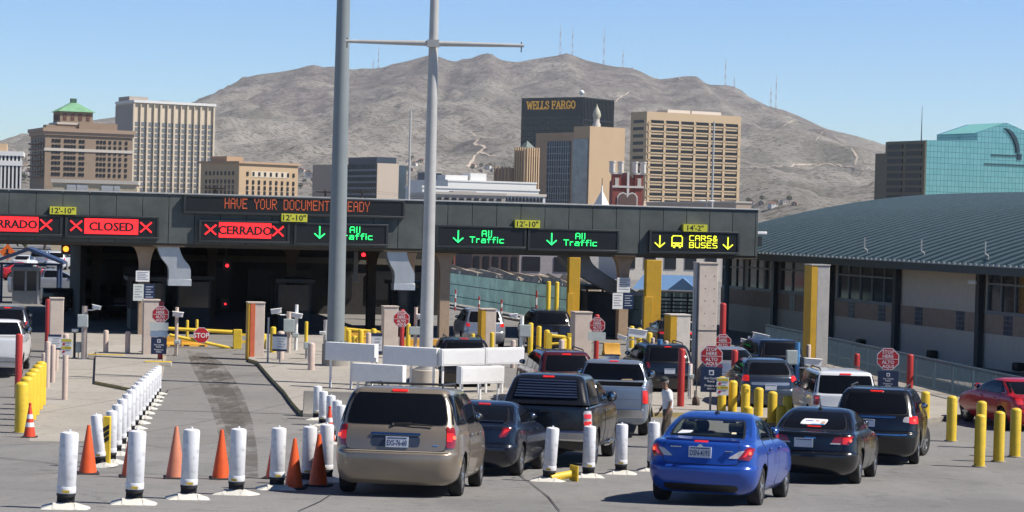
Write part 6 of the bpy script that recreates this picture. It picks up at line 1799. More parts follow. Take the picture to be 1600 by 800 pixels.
# --- black pickup with louvred camper shell
v, lf = vehicle('pickup', 'black pickup with a louvred rear window on its camper shell', 'pickup truck', 'pickup_truck', rear(848, 730), 9, PBLACK, (5.75, 2.06, 1.85), .39, CHR, 5, True, None,
  dict(shell=1, lamps=[([('x', .83, .86), ('y', -2.72, .86), ('y', -2.70, 1.22), ('x', .82, 1.22)], TCLR, 'tail_light'), ([('x', .845, .90), ('y', -2.76, .90), ('y', -2.75, 1.00), ('x', .84, 1.0)], TLIT, 'brake_light'), ([('x', .845, 1.06), ('y', -2.76, 1.06), ('y', -2.75, 1.15), ('x', .84, 1.15)], TLIT, 'brake_light')],
       lid=(.78, .77, .68, 1.31), strips=[([('x', -.12, 1.17), ('x', .12, 1.17), ('x', .12, 1.22), ('x', -.12, 1.22)], TRIM, 'tailgate_handle', .02)]))
SH = [(1.335, .945, -2.85, -.88, .12, .1, .03, .02), (1.37, .93, -2.83, -.86, .14, .1, .04, .02), (1.45, .905, -2.78, -.84, .16, .1, .05, .02), (1.72, .82, -2.58, -.76, .17, .1, .06, .02), (1.86, .765, -2.45, -.70, .16, .1, .06, .02), (1.93, .68, -2.32, -.68, .15, .1, .05, .02), (1.96, .5, -2.1, -.75, .12, .1, .04, .02), (1.965, .3, -1.9, -.85, .1, .1, .02, .02)]
ls = Loft(SH, 5.75, taper=.02)
q = MB(); ls.mesh(q); sh = q.build('camper_shell', PBLACK, v)
q = MB(); ls.patch(q, ('x', -.72, 1.43), ('x', .72, 1.43), ('x', .62, 1.86), ('x', -.62, 1.86), .008, 12, 6); q.build('shell_window', GLASS, sh)
q = MB()
LOUV = mat('louvre_blue_black', (.03, .045, .09), .3, .3, coat=.6)
for k in range(7):
    z = 1.46 + .055 * k; hw = .72 - .1 * k / 7
    ls.patch(q, ('x', -hw, z), ('x', hw, z), ('x', hw - .012, z + .03), ('x', -hw + .012, z + .03), .045, 10, 1, skin=.035)
q.build('louvres', LOUV, sh)
q = MB(); ls.patch(q, ('x', -.13, 1.89), ('x', .13, 1.89), ('x', .13, 1.915), ('x', -.13, 1.915), .014, 6, 1); q.build('high_brake_light', TLIT, sh)
for k in ('y', 'l'):
    q = MB(); side(q, ls, k, -2.35, -1.0, 1.45, 1.80, -2.2, -1.0, .008); q.build('side_window', GLASS, sh)
q = MB(); q.bb(-.93, .93, -3.05, -2.85, .58, .80); q.build('rear_bumper', CHR, v, bevel=.04)
q = MB()
for sg in (-1, 1): q.tube([(sg * 1.02, -.7, .42), (sg * 1.05, .0, .40), (sg * 1.02, 1.0, .42)], .045)
q.build('step_bar', CHR, v)

# --- silver pickup
v, lf = vehicle('pickup', 'silver crew-cab pickup ahead of the black pickup, cardboard on its dash shelf', 'pickup truck', 'pickup_truck', rear(951, 684), 5, PSILV, (5.85, 2.08, 1.93), .40, RIM, 6, True, None,
  dict(lamps=[([('x', .855, .92), ('y', -2.80, .92), ('y', -2.79, 1.26), ('x', .85, 1.26)], TLIT, 'tail_light')], high=(.12, 1.885, 1.905), lid=(.82, .82, .70, 1.33),
       strips=[([('x', -.15, 1.13), ('x', .15, 1.13), ('x', .15, 1.22), ('x', -.15, 1.22)], CHR, 'tailgate_handle', .02), ([('x', -.80, 1.02), ('x', .80, 1.02), ('x', .80, 1.035), ('x', -.80, 1.035)], mat('crease_grey', (.2, .23, .28), .3), 'tailgate_crease', .012)]))
q = MB(); q.bb(-.9, .9, -3.10, -2.90, .55, .78); q.bb(-.22, .22, -3.13, -3.098, .58, .74); q.build('rear_bumper', [CHR], v, bevel=.04)
q = MB(); lf.patch(q, ('x', .20, 1.395), ('x', .55, 1.395), ('x', .50, 1.44), ('x', .24, 1.43), .014, 4, 2); q.build('cardboard', mat('cardboard', (.42, .30, .18), .8), v)
q = MB(); q.bb(-.3, .3, -2.6, -2.2, .30, .50); q.build('tow_frame', UNDER, v)

# --- dark red SUV left of the silver pickup
vehicle('suv', 'dark maroon SUV with roof rails between the white boards and the silver pickup', 'SUV', 'suv', rear(888, 644), -9, PMAR, (4.9, 1.92, 1.80), .37, RIM, 6, True, ('', .90, 0),
  dict(lid=(.78, .76, .80, 1.15), high=(.14, 1.70, 1.73), lamps=[([('x', .78, .95), ('y', -2.25, .95), ('y', -2.2, 1.16), ('x', .77, 1.16)], TLIT, 'tail_light')]), rails=1)
# --- black SUV behind the white boards
vehicle('suv', 'black SUV mostly hidden behind the white boards near the galvanised pole', 'SUV', 'suv', rear(727, 612), -6, PBLACK, (4.9, 1.92, 1.73), .38, RIM, 6, True, ('', .90, 0),
  dict(lid=(.78, .76, .80, 1.15), high=(.14, 1.72, 1.75), lamps=[([('x', .78, .95), ('y', -2.25, .95), ('y', -2.2, 1.16), ('x', .77, 1.16)], TLIT, 'tail_light')]), rails=1)
# --- silver SUV under the canopy
vehicle('suv', 'silver grey SUV entering the canopy beside the brown column', 'SUV', 'suv', rear(758, 546), -8, PSILV2, (4.9, 2.0, 1.78), .37, RIM, 6, True, ('', .85, 0),
  dict(lid=(.78, .76, .80, 1.15), lamps=[([('x', .66, 1.00), ('y', -2.2, 1.0), ('y', -2.15, 1.16), ('x', .70, 1.14)], TLIT, 'tail_light')]))
# --- black SUV in the next lane
vehicle('suv', 'black SUV with roof rails below the yellow gantry post', 'SUV', 'suv', rear(864, 553), -8, PBLACK, (5.0, 1.98, 1.88), .38, RIM, 6, True, ('', .85, 0),
  dict(lid=(.78, .76, .80, 1.15), lamps=[([('x', .78, 1.00), ('y', -2.2, 1.0), ('y', -2.15, 1.16), ('x', .77, 1.14)], TOFF, 'tail_light')]), rails=2)
# --- bus lane: dark car under canopy and black SUV
vehicle('sedan', 'black sedan with red tail lights at the bus lane opening', 'car', 'sedan', rear(1058, 552), -6, PBLACK, (4.6, 1.8, 1.46), .32, RIM, 7, True, None,
  dict(lid=(.60, .56, .66, .99), lamps=[([('x', .45, .84), ('y', -2.05, .84), ('y', -1.98, .95), ('x', .5, .94)], TLIT, 'tail_light')]))
vehicle('suv', 'black SUV stopped beside the tall beige pillar', 'SUV', 'suv', rear(1046, 620), -7, PBLACK, (4.75, 1.9, 1.72), .36, RIM, 6, True, ('', .85, 0),
  dict(lid=(.78, .76, .80, 1.13), lamps=[([('x', .74, .95), ('y', -2.2, .95), ('y', -2.15, 1.13), ('x', .76, 1.13)], TOFF, 'tail_light')], high=(.12, 1.63, 1.65)), rails=1)
# --- slate hatchback
vehicle('hatch', 'slate blue-grey hatchback with lit round tail lights behind the short yellow bollards', 'car', 'hatchback', rear(1204, 645), -3, PGREY, (4.3, 1.83, 1.62), .33, RIM, 6, True, ('', .78, 0),
  dict(lid=(.66, .62, .74, 1.06), lamps=[([('x', .66, .95), ('y', -1.75, .95), ('y', -1.7, 1.13), ('x', .66, 1.13)], TLIT, 'tail_light')], strips=[([('x', -.60, .84), ('x', .60, .84), ('x', .60, .93), ('x', -.60, .93)], PSILV2, 'chrome_band', .012)]))
vehicle('sedan', 'pale silver car nose hidden behind the near stop sign', 'car', 'sedan', rear(1150, 612), -4, PSILV2, (4.5, 1.78, 1.47), .32, RIM, 7, True, None,
  dict(lid=(.60, .56, .66, .99), lamps=[([('x', .45, .80), ('y', -2.05, .80), ('y', -1.98, .95), ('x', .5, .94)], TOFF, 'tail_light')]))
vehicle('suv', 'dark blue SUV in the shade at the far right lane behind the white camera', 'SUV', 'suv', rear(1224, 606), -10, PNAVY, (4.7, 1.88, 1.70), .36, RIM, 6, False, None, dict(lid=(.78, .76, .80, 1.13)))
# --- white boxy SUV
vehicle('boxy', 'white boxy SUV with a dark rear window ahead of the black crossover', 'SUV', 'suv', rear(1322, 682), -1, PWHITE, (4.45, 1.88, 1.76), .37, RIM, 5, True, None,
  dict(lid=(.72, .71, .80, 1.135), high=(.16, 1.665, 1.70), lamps=[([('x', .745, .84), ('y', -2.02, .84), ('y', -2.0, 1.10), ('x', .745, 1.10)], TOFF, 'tail_light'), ([('x', .76, 1.0), ('y', -2.05, 1.0), ('y', -2.04, 1.06), ('x', .76, 1.06)], TLIT, 'brake_light')]), rails=1, cladding=TRIM)
# --- black crossover turning right
vehicle('suv', 'black crossover with chrome tailgate strip turning right past the yellow bollards', 'SUV', 'suv', rear(1364, 727), 14, PBLACK, (5.15, 2.02, 1.74), .38, RIM, 6, True, ('', .96, -.18),
  dict(lid=(.78, .76, .80, 1.15), high=(.15, 1.66, 1.685), antenna=-1.3, bright=[(.87, 1.05, .05)],
       lamps=[([('x', .62, 1.00), ('y', -2.18, .97), ('y', -2.10, 1.14), ('x', .66, 1.12)], TCLR, 'tail_light'), ([('x', .77, .97), ('y', -2.16, .97), ('y', -2.08, 1.14), ('x', .76, 1.13)], TLIT, 'brake_light')],
       strips=[([('x', -.48, 1.085), ('x', .48, 1.085), ('x', .46, 1.13), ('x', -.46, 1.13)], CHR, 'chrome_strip', .016), ([('x', -.75, .70), ('x', .75, .70), ('x', .75, .73), ('x', -.75, .73)], CHR, 'bumper_strip', .012)]), rails=1, steer=-R(16))
# --- black sedan with window poster
v, lf = vehicle('sedan', 'black sedan with a white portrait poster in its rear window', 'car', 'sedan', rear(1262, 757), 16, PBLACK, (4.6, 1.88, 1.46), .335, RIM, 5, True, ('', .80, -.12),
  dict(lid=(.60, .56, .66, .995), antenna=-.80, high=(.14, 1.09, 1.105), bright=[(.76, .87, .045)],
       lamps=[([('x', .40, .80), ('y', -2.10, .78), ('y', -1.98, .96), ('x', .48, .93)], TOFF, 'tail_light'), ([('x', .62, .80), ('y', -2.12, .80), ('y', -2.02, .94), ('x', .62, .92)], TLIT, 'brake_light'), ([('x', .38, .79), ('x', .58, .79), ('x', .58, .815), ('x', .40, .815)], TCLR, 'reverse_light')],
       strips=[([('x', -.11, .885), ('x', .11, .885), ('x', .11, .91), ('x', -.11, .91)], CHR, 'badge', .013)]))
a = [('x', -.30, 1.13), ('x', .20, 1.13), ('x', .25, 1.235), ('x', -.23, 1.235)]
q = MB(); lf.patch(q, *a, .013, 8, 3); po = q.build('poster', SWHITE, v)
q = MB(); lf.patch(q, ('x', -.10, 1.131), ('x', .19, 1.131), ('x', .20, 1.145), ('x', -.04, 1.145), .0145, 6, 1); q.build('poster_band', mat('poster_blue', (.05, .30, .60), .5), po)
q = MB(); lf.patch(q, ('x', .10, 1.147), ('x', .19, 1.147), ('x', .20, 1.195), ('x', .13, 1.195), .0145, 4, 2); q.build('poster_portrait', mat('poster_skin', (.45, .30, .22), .6), po)
q = MB(); lf.patch(q, ('x', -.20, 1.190), ('x', -.04, 1.190), ('x', -.03, 1.203), ('x', -.19, 1.203), .0145, 4, 1); q.build('poster_lettering', mat('poster_ink', (.03, .08, .40), .6), po)
q = MB(); lf.patch(q, ('x', .0, 1.190), ('x', .08, 1.190), ('x', .085, 1.203), ('x', .005, 1.203), .0145, 4, 1); q.build('poster_lettering', mat('poster_red', (.5, .03, .04), .6), po)
# --- red car at the right edge, driving the other way along the railing
vehicle('sedan', 'red sedan cut off by the right edge in front of the blue railing', 'car', 'sedan', gp(1628, 676), -12, PRED, (4.4, 1.74, 1.46), .32, RIM, 6, True, None,
  dict(lid=(.60, .56, .66, .99), lamps=[([('x', .50, .78), ('y', -2.0, .78), ('y', -1.92, .96), ('x', .56, .95)], TLIT, 'tail_light')]))
# --- left lane: white pickup and the dark SUV ahead
v, lf = vehicle('pickup', 'white pickup cut off by the left edge of the picture', 'pickup truck', 'pickup_truck', rear(-14, 591), -9, PWHITE, (5.7, 1.98, 1.88), .38, RIM, 5, False, None,
  dict(lid=(.80, .80, .70, 1.33), lamps=[([('x', .855, .92), ('y', -2.70, .92), ('y', -2.69, 1.22), ('x', .85, 1.22)], TOFF, 'tail_light')]))
q = MB(); q.bb(-.9, .9, -3.0, -2.82, .55, .76); q.build('rear_bumper', GREYM, v, bevel=.04)
vehicle('suv', 'dark SUV with a lit red tail light ahead of the white pickup', 'SUV', 'suv', rear(10, 546), -12, PGREY, (4.8, 1.9, 1.72), .36, RIM, 6, True, None,
  dict(lid=(.78, .76, .80, 1.13), high=(.14, 1.66, 1.69), lamps=[([('x', .72, .98), ('y', -2.2, .98), ('y', -2.1, 1.12), ('x', .74, 1.12)], TLIT, 'tail_light')]))
# dark cars waiting inside the unlit bay
vehicle('pickup', 'dark pickup parked in the unlit bay right of the guard kiosk', 'pickup truck', 'pickup_truck', gp(140, 487), 72, PNAVY, (5.6, 1.95, 1.85), .38, RIMD, 5, False, None, dict(anchor='centre'), simple=True)
vehicle('suv', 'dark SUV parked behind the leftmost flared column', 'SUV', 'suv', gp(190, 497), -8, PBLACK, (4.8, 1.9, 1.75), .37, RIMD, 5, False, None, {}, simple=True)
# small traffic in the street beyond the left lanes
far = [(115, 424, PWHITE, 'suv', 'white SUV far off in the street, left of the two pale ones above the kiosk roof'), (343, 0, PWHITE, 'suv', '')]
vehicle('suv', 'white SUV far up the street, right of the kiosk roof peak', 'SUV', 'suv', gp(86, 422), -4, PWHITE, None, None, RIMD, 5, True, None, dict(lamps=[([('x', .78, .95), ('y', -2.25, .95), ('y', -2.2, 1.16), ('x', .77, 1.16)], TLIT, 'tail_light')]), simple=True, group='far cars in the street beyond the left lanes')
vehicle('sedan', 'white car far up the street, left of the kiosk roof peak', 'car', 'sedan', gp(30, 424), 0, PWHITE, None, None, RIMD, 5, False, None, {}, simple=True, group='far cars in the street beyond the left lanes')
vehicle('sedan', 'red car far up the street under the kiosk canopy frame', 'car', 'sedan', gp(38, 438), 60, PRED, None, None, RIMD, 5, False, None, dict(anchor='centre'), simple=True, group='far cars in the street beyond the left lanes')
vehicle('van', 'pale grey van far up the street at the left edge', 'van', 'minivan', gp(60, 420), -4, PSILV2, None, None, RIMD, 5, False, None, {}, simple=True, group='far cars in the street beyond the left lanes')
vehicle('pickup', 'grey pickup crossing behind the guard kiosk', 'pickup truck', 'pickup_truck', gp(82, 466), 78, PSILV2, None, None, RIMD, 5, False, None, dict(anchor='centre'), simple=True, group='far cars in the street beyond the left lanes')
# ================================================================== STREET FURNITURE
def hp(p, px, ytop):
    """height above its foot of a point seen at (px, ytop) at the depth of p"""
    return zat(px, ytop, p.y) - p.z
# ------------------------------------------------------------------ light mast and bannered pole
p = gp(523, 577)
o = thing('light_mast', 'thick grey steel mast on a round concrete foot', 'mast', p)
q = MB(); q.cyl((0, 0, 0), (0, 0, .95), .50, n=24); q.build('concrete_foot', CONCD, o, bevel=.03)
q = MB(); q.cyl((0, 0, .951), (0, 0, 1.0), .42, n=20); q.cyl((0, 0, 1.0), (0, 0, 5.2), .335, .315, n=24); q.cyl((0, 0, 5.2), (0, 0, 16.5), .318, .235, n=24)
for k in range(8): a = k * PI / 4; q.cyl((.38 * math.cos(a), .38 * math.sin(a), 1.0), (.38 * math.cos(a), .38 * math.sin(a), 1.1), .03, n=6)
q.build('shaft', mat('mast_grey', (.23, .26, .27), .55, .05, var=.08, scale=.8, dirt=.15), o)
p = gp(664, 612)
o = thing('light_mast', 'slimmer galvanised pole carrying a long horizontal crossbar', 'mast', p)
q = MB(); q.cyl((0, 0, 0), (0, 0, .75), .45, n=20); q.build('concrete_foot', CONC, o, bevel=.03)
q = MB(); q.cyl((0, 0, .751), (0, 0, .80), .34, n=18); q.cyl((0, 0, .80), (0, 0, 15), .235, .135, n=20); q.build('shaft', GALV, o)
zc = hp(p, 681, 69); s_ = FPX / p.y; xc = at(681, 69, p.y).x - p.x
q = MB(); q.cyl((-136 / s_ + .0, -.26, zc), (0, -.26, zc), .055, .095, n=12); q.cyl((0, -.26, zc), (141 / s_, -.26, zc), .095, .055, n=12); cb = q.build('crossbar', GALV, o)
q = MB(); q.bb(-.2, .2, -.36, -.16, zc - .12, zc + .12); q.build('bracket', GALV, cb)
q = MB()
for x in (-134 / s_, 137 / s_): q.cyl((x, -.26, zc + .12), (x, -.26, zc - .22), .018, n=6)
q.build('hook', DARK, cb)
# distant thin poles
for (px, yt, yb, D, r, lb) in [(638, 172, 330, 300, .16, 'tall thin grey pole standing beyond the canopy in front of the white buildings'), (1112, 190, 334, 300, .16, 'tall thin grey pole standing in front of the banded tan block')]:
    b_ = at(px, yb, D); o = thing('light_mast', lb, 'mast', (b_.x, D, 0))
    q = MB(); q.cyl((0, 0, 0), (0, 0, zat(px, yt, D)), r * 1.3, r * .8, n=10); q.build('shaft', GALV, o)
b_ = at(1104, 320, 260); o = thing('street_lamp', 'white double-headed street lamp in front of the banded tan block', 'street lamp', (b_.x, 260, 0)); z = zat(1104, 314, 260)
MB().cyl((0, 0, 0), (0, 0, z), .09, n=8).build('pole', GALV, o)
for sg in (-1, 1): MB().sphere((sg * .55, 0, z), .3, 10, sc=(1.6, .8, .35)).build('lamp_head', WP, o)
for k, (px, yt, D) in enumerate([(336, 290, 200), (508, 296, 220), (565, 296, 220), (888, 316, 230)]):
    b_ = at(px, 320, D); z = zat(px, yt, D)
    o = thing('utility_pole', f'dark wooden utility pole, {ORD[k + 1]} from the left above the canopy roof', 'utility pole', (b_.x, D, 0), 0, 'utility poles behind the canopy')
    MB().cyl((0, 0, 0), (0, 0, z), .14, .1, n=8).build('pole', mat('pole_wood', (.07, .05, .04), .9), o)
    q = MB(); q.bb(-1.0, 1.0, -.14, -.05, z - .35, z - .2); q.build('crossarm', mat('pole_wood', (.07, .05, .04)), o)
w_ = MB()
PP = [(at(px, yt, D).x, D, zat(px, yt, D) - .15) for px, yt, D in [(60, 290, 200), (336, 290, 200), (508, 296, 220), (565, 296, 220), (888, 316, 230), (1100, 322, 240)]]
for dx in (-.9, .9):
    for a, b_ in zip(PP[:-1], PP[1:]):
        pts = []
        for k in range(9):
            t = k / 8; pts.append((a[0] + (b_[0] - a[0]) * t + dx * .3, a[1] + (b_[1] - a[1]) * t, a[2] + (b_[2] - a[2]) * t - .25 * 4 * t * (1 - t) + dx * .1))
        w_.tube(pts, .012, n=4)
tag(w_.build('overhead_wire', mat('wire_grey', (.12, .12, .12), .6)), 'thin overhead wires strung between the wooden poles behind the canopy', 'wire')

# ------------------------------------------------------------------ bollards
def bollard(label, px, yb, yt, wpx, m, cat='bollard', group=None, name='bollard', foot=True, lean=0):
    p = gp(px, yb); h = hp(p, px, yt); r = wpx / 2 * p.y / FPX
    o = thing(name, label, cat, p, random.uniform(0, 6), group)
    if lean: o.rotation_euler = (0, lean, 0)
    q = MB(); q.cyl((0, 0, 0), (0, 0, h - r * .55), r, n=18, dome=r * .55); q.build('post', m, o, angle=50)
    if foot: q = MB(); q.cyl((0, 0, 0), (0, 0, .03), r * 1.35, n=16); q.build('footing', CONCD, o)
    return o, p, h, r
# yellow row on the left
A, Bp = (33, 677), (63, 634)
tops = [(34, 596), (41, 590), (47, 583), (52, 577), (58, 570), (62, 563)]
pa, pb = gp(*A), gp(*Bp)
for k in range(6):
    t = [0, .22, .42, .6, .82, 1.0][k]; g_ = pa.lerp(pb, t); P_ = proj(g_)
    bollard(f'fat yellow bollard in the left row, {ORD[k + 1]} from the near end', P_[0], P_[1], P_[1] - (81 - 11 * t), 21 - 4 * t, YEL, group='yellow bollards in the left row')
# yellow cluster on the right of centre
for (px, yb, yt, wp, lb) in [(1127, 650, 588, 13.5, 'yellow bollard carrying the small yellow and white notice'), (1144, 650, 594, 14, 'yellow bollard standing right of the notice bollard, in front of a red post'),
                          (1164, 652, 600, 14, 'yellow bollard with a short pipe arm behind the blue sedan roof'), (1184.5, 657, 605, 14.5, 'tall yellow bollard left of centre in the right cluster'),
                          (1206, 662, 611, 15, 'tall yellow bollard nearest the black poster sedan'), (1229.5, 668, 618, 15, 'yellow bollard just left of the white boxy SUV'), (1168, 664, 634, 16, 'short stubby yellow bollard in front of the pipe-arm bollard'),
                          (1220, 668, 633, 15.5, 'short stubby yellow bollard between two tall ones by the poster sedan'), (1261, 668, 627, 17, 'stubby yellow bollard against the white boxy SUV door')]:
    o, p, h, r = bollard(lb, px, yb, yt, wp, YEL, group='yellow bollards right of centre')
    if 'pipe arm' in lb: q = MB(); q.cyl((-.35, 0, h * .82), (.3, 0, h * .82), .07, n=10); q.build('pipe_arm', YEL, o)
for (px, yb, yt, wp, lb) in [(1445, 660, 611, 14, 'yellow bollard half hidden by the black crossover mirror'), (1486, 690, 618, 16, 'yellow bollard standing alone right of the black crossover'), (1532, 700, 626, 16, 'yellow bollard directly behind the nearest of the right group'),
                          (1530, 730, 647, 17, 'nearest yellow bollard of the right group'), (1560, 722, 642, 17, 'yellow bollard in the middle of the right group, before the red sedan'), (1585.5, 714.5, 637, 17, 'rightmost yellow bollard at the edge of the picture')]:
    bollard(lb, px, yb, yt, wp, YEL, group='yellow bollards on the far right')
# thin yellow posts of the lane gates
for (px, yb, yt, wp, lb) in [(527, 556, 511, 7.5, 'thin yellow post beside the white control box left of the thick mast'), (544, 556, 515, 8, 'yellow post right of the thick grey mast, first'), (563, 553, 514, 9, 'yellow post right of the thick grey mast, second'), (583, 556, 513, 9, 'yellow post left of the white notice by the beige pillar'),
                          (553, 558, 524, 8, 'short yellow post in front of the gate right of the thick mast'), (478, 541, 502, 5.5, 'slim yellow post in the dark bay left of the thick mast'), (426, 556, 510, 9, 'yellow post behind the small grey notice'), (412, 550, 521, 7, 'short yellow post right of the orange-striped pillar'),
                          (637, 556, 505, 7, 'yellow post right of the middle beige pillar'), (738, 560, 521, 6.5, 'yellow post in front of the silver SUV'), (768, 560, 519, 7, 'yellow post left of the white camera by the yellow-striped pillar'),
                          (828, 566, 504, 8, 'yellow post right of the grey box, first of three'), (841, 566, 509, 8, 'yellow post right of the grey box, second of three'), (853.5, 566, 515, 9, 'yellow post right of the grey box, third of three'), (880, 572, 528, 9, 'yellow gate post before the pale pillar'),
                          (888.5, 572, 527, 6, 'slim yellow gate post right against the pale pillar'), (986, 560, 509, 8, 'yellow post under the large white camera, left'), (998, 562, 512, 8.5, 'yellow post under the large white camera, middle'), (1014, 566, 519, 9, 'yellow post under the large white camera, right'),
                          (252, 540, 514, 4, 'thin yellow post left of the swing gate'), (292, 541, 500, 4.5, 'thin yellow post behind the swing gate'), (307, 541, 499, 4.5, 'thin yellow post behind the swing gate stop sign')]:
    bollard(lb, px, yb, yt, wp, YEL, group='thin yellow posts around the lanes', foot=False)
for (px, yb, yt, wp, lb) in [(855, 536, 439, 7, 'tall slim yellow pipe bollard, left of a pair before the green fence'), (868, 538, 440, 7, 'tall slim yellow pipe bollard, right of a pair before the green fence')]:
    bollard(lb, px, yb, yt, wp, YEL, group='tall yellow pipes under the canopy', foot=False)
# red posts
for (px, yb, yt, wp, lb) in [(28, 622, 521, 11, 'tall dark red post beside the left yellow bollard row'), (73.5, 548, 467, 8, 'red post against the leftmost beige pillar'), (250, 566, 470, 8, 'red post behind the left stop sign'), (627, 566, 483, 7.5, 'red post behind the stop sign right of the thick mast'),
                          (931, 566, 491, 8, 'red post behind the stop sign above the silver pickup'), (766, 549, 486, 8, 'red post against the yellow-striped pillar'), (1066, 552, 494, 8, 'red post on the striped pillar by the tall beige pillar'), (1063, 642, 544, 11, 'tall red post next to the walking man'),
                          (1146, 632, 546, 10.5, 'red post left of the slate hatchback'), (1127, 590, 473, 10, 'long red pipe post behind the near stop signs'), (1338, 596, 552, 9, 'short red post above the white boxy SUV'), (1421, 612, 553, 10, 'red post above the black crossover'), (1286, 560, 478, 8, 'red post in the shade beside the yellow-sided pillar')]:
    bollard(lb, px, yb, yt, wp, RED, group='red posts along the lanes', foot=False)
# beige posts
for (px, yb, yt, wp, lb) in [(73.5, 606, 533, 8, 'beige post, nearest the yellow row, left group'), (82, 598, 538, 8, 'beige post between the yellow row and the yellow-white notice'), (88, 580, 526, 6.5, 'thin beige post behind the yellow-white notice'), (101, 625, 521, 9, 'tall beige post carrying the yellow-white notice'), (68, 600, 551, 8, 'short beige post behind the yellow row'),
                          (130.5, 561, 514, 8, 'beige post below the white lamp camera'), (165, 556, 515.5, 8, 'left beige post of two on the pale island'), (199, 557, 517, 8, 'right beige post of two on the pale island'), (438, 567, 517, 11, 'beige post behind the grey notice board'), (486, 584, 535, 11, 'beige post standing alone on the middle island'),
                          (575, 562, 519, 8, 'beige post left of the white notice, middle island'), (801, 575, 531, 8, 'beige post behind the right white boards'), (876, 600, 530, 9, 'beige stub post behind the maroon SUV'), (1012.5, 608, 540, 9, 'beige post left of the blue post, tall'), (1018, 612, 527, 6, 'slim beige post beside the blue post'), (1039, 614, 532, 7, 'slim beige post right of the blue post'),
                          (1077.5, 626, 568, 7, 'beige post with a white valve right of the tall red post'), (1216, 575, 529.5, 6.5, 'tall beige post right of the white camera'), (1180.5, 575, 554, 6, 'short beige post below the white camera, left'), (1209, 577, 556, 6, 'short beige post below the white camera, right'), (1262, 600, 538, 7, 'beige post by the yellow-sided pillar'), (1233, 604, 571, 5, 'thin beige post behind the slate hatchback')]:
    bollard(lb, px, yb, yt, wp, BEI, group='beige posts along the lanes', foot=False)

# ------------------------------------------------------------------ concrete pillars with painted sides
def pillar(label, xl, xr, yt, yb, stripe=None, sw=.35, extra=None, m=PILL, cap=True):
    xm = (xl + xr) / 2; p = gp(xm, yb); h = hp(p, xm, yt); s_ = FPX / p.y; wd = (xr - xl) / s_
    o = thing('lane_pillar', label, 'pillar', p, R(15), 'concrete lane pillars')
    w2 = wd / 2; q = MB(); x0 = -w2 + (wd * sw if stripe else 0)
    q.bb(x0, w2, -.02, wd * .9, 0, h); q.build('block', m, o, bevel=.02)
    if stripe: q = MB(); q.bb(-w2, x0 - .003, -.03, wd * .88, 0, h); q.build('painted_edge', stripe, o, bevel=.015)
    q = MB(); q.bb(-w2 - .02, w2 + .02, -.05, wd * .92, h + .003, h + .05); q.build('cap', m, o)
    return o, p, h, wd
OST = mat('orange_red_stripe', (.62, .14, .06), .5, dirt=.2)
pillar('leftmost pale lane pillar with a red post on its left', 77, 98, 467, 551)
pillar('pale lane pillar behind the left stop sign', 223, 248, 470, 559, sw=.3)
o, p, h, wd = pillar('lane pillar with yellow and orange-red left stripes by the kerb', 386, 412, 474, 563, YELO, .14)
q = MB(); q.bb(-wd * .36, -wd * .08, -.045, -.022, .1, h); q.build('orange_stripe', OST, o)
pillar('pale lane pillar right of the thick mast, left of the second stop sign', 598, 621, 480, 560)
o, p, h, wd = pillar('lane pillar with a broad yellow left side by the silver SUV', 750, 774, 484, 552, YELO, .30)
pillar('pale lane pillar left of the stop sign above the silver pickup', 896, 924, 489, 560)
o, p, h, wd = pillar('striped lane pillar with brown-yellow edge below the bus sign', 1045, 1078, 493, 556, YELO, .32, m=mat('pillar_pale', (.62, .58, .53), .75, dirt=.2))
o, p, h, wd = pillar('very tall beige pillar right of the bus lane with bolt holes', 1087, 1118, 412, 606)
q = MB()
for k in range(5):
    for sx in (-.12, .22): q.cyl((sx * 1.0, -.012, h * (.5 + .1 * k)), (sx, -.025, h * (.5 + .1 * k)), .02, n=8)
q.build('bolt_holes', DARK, o)
q = MB(); q.bb(-wd / 2 - .012, wd / 2 + .012, -.035, wd * .905, h * .46, h * .463 + .01); q.build('joint', DARK, o)
q = MB(); q.cyl((-wd / 2 - .06, .1, 0), (-wd / 2 - .06, .1, h), .05, n=8); q.cyl((-wd / 2 - .06, .25, 0), (-wd / 2 - .06, .25, h * .8), .04, n=8); q.build('conduit', GREYM, o)
o, p, h, wd = pillar('tall pillar with a deep yellow left side in front of the hall windows', 1262, 1293, 415, 590, YELO, .34, m=mat('pillar_grey', (.42, .40, .38), .75, dirt=.2))
# yellow gantry columns under the canopy
for (xl, xr, yt, yb, lb) in [(885, 903, 402, 532, 'deep yellow steel gantry post left of the big dark duct'), (1005, 1030, 398, 540, 'deep yellow steel gantry post before the blue-roofed kiosk')]:
    xm = (xl + xr) / 2; p = gp(xm, yb); s_ = FPX / p.y; h = min(4.1, hp(p, xm, yt)); w2 = (xr - xl) / s_ / 2
    o = thing('gantry_post', lb, 'gantry post', p, R(14), 'yellow gantry posts under the canopy')
    q = MB(); q.bb(-w2, w2, -.15, .25, 0, h); q.build('post', YELO, o, bevel=.02)
    q = MB(); q.bb(-w2 * 1.3, -w2 * .2, -.3, -.155, 0, h * .57); q.build('guard_plate', YELO, o, bevel=.01)
    q = MB(); q.bb(-w2 * 1.5, w2 * 1.5, -.3, .35, 0, .04); q.build('base_plate', YELO, o)
p = gp(893, 512); o = thing('equipment_box', 'black equipment box on the yellow gantry post beside the dark duct', 'equipment box', (p.x + .45, p.y - .5, 0), R(14))
q = MB(); z = zat(905, 460, p.y); q.bb(-.3, .45, -.3, .2, z - .35, z + .35); q.build('housing', SBLACK, o, bevel=.03); q = MB(); q.cyl((0, 0, 0), (0, 0, z - .353), .06, n=8); q.build('stand', DARK, o)
z = zat(893, 476, p.y - .8); o = thing('security_camera', 'white dome camera fixed low on the yellow gantry post', 'camera', (p.x, p.y - .8, 0), 0)
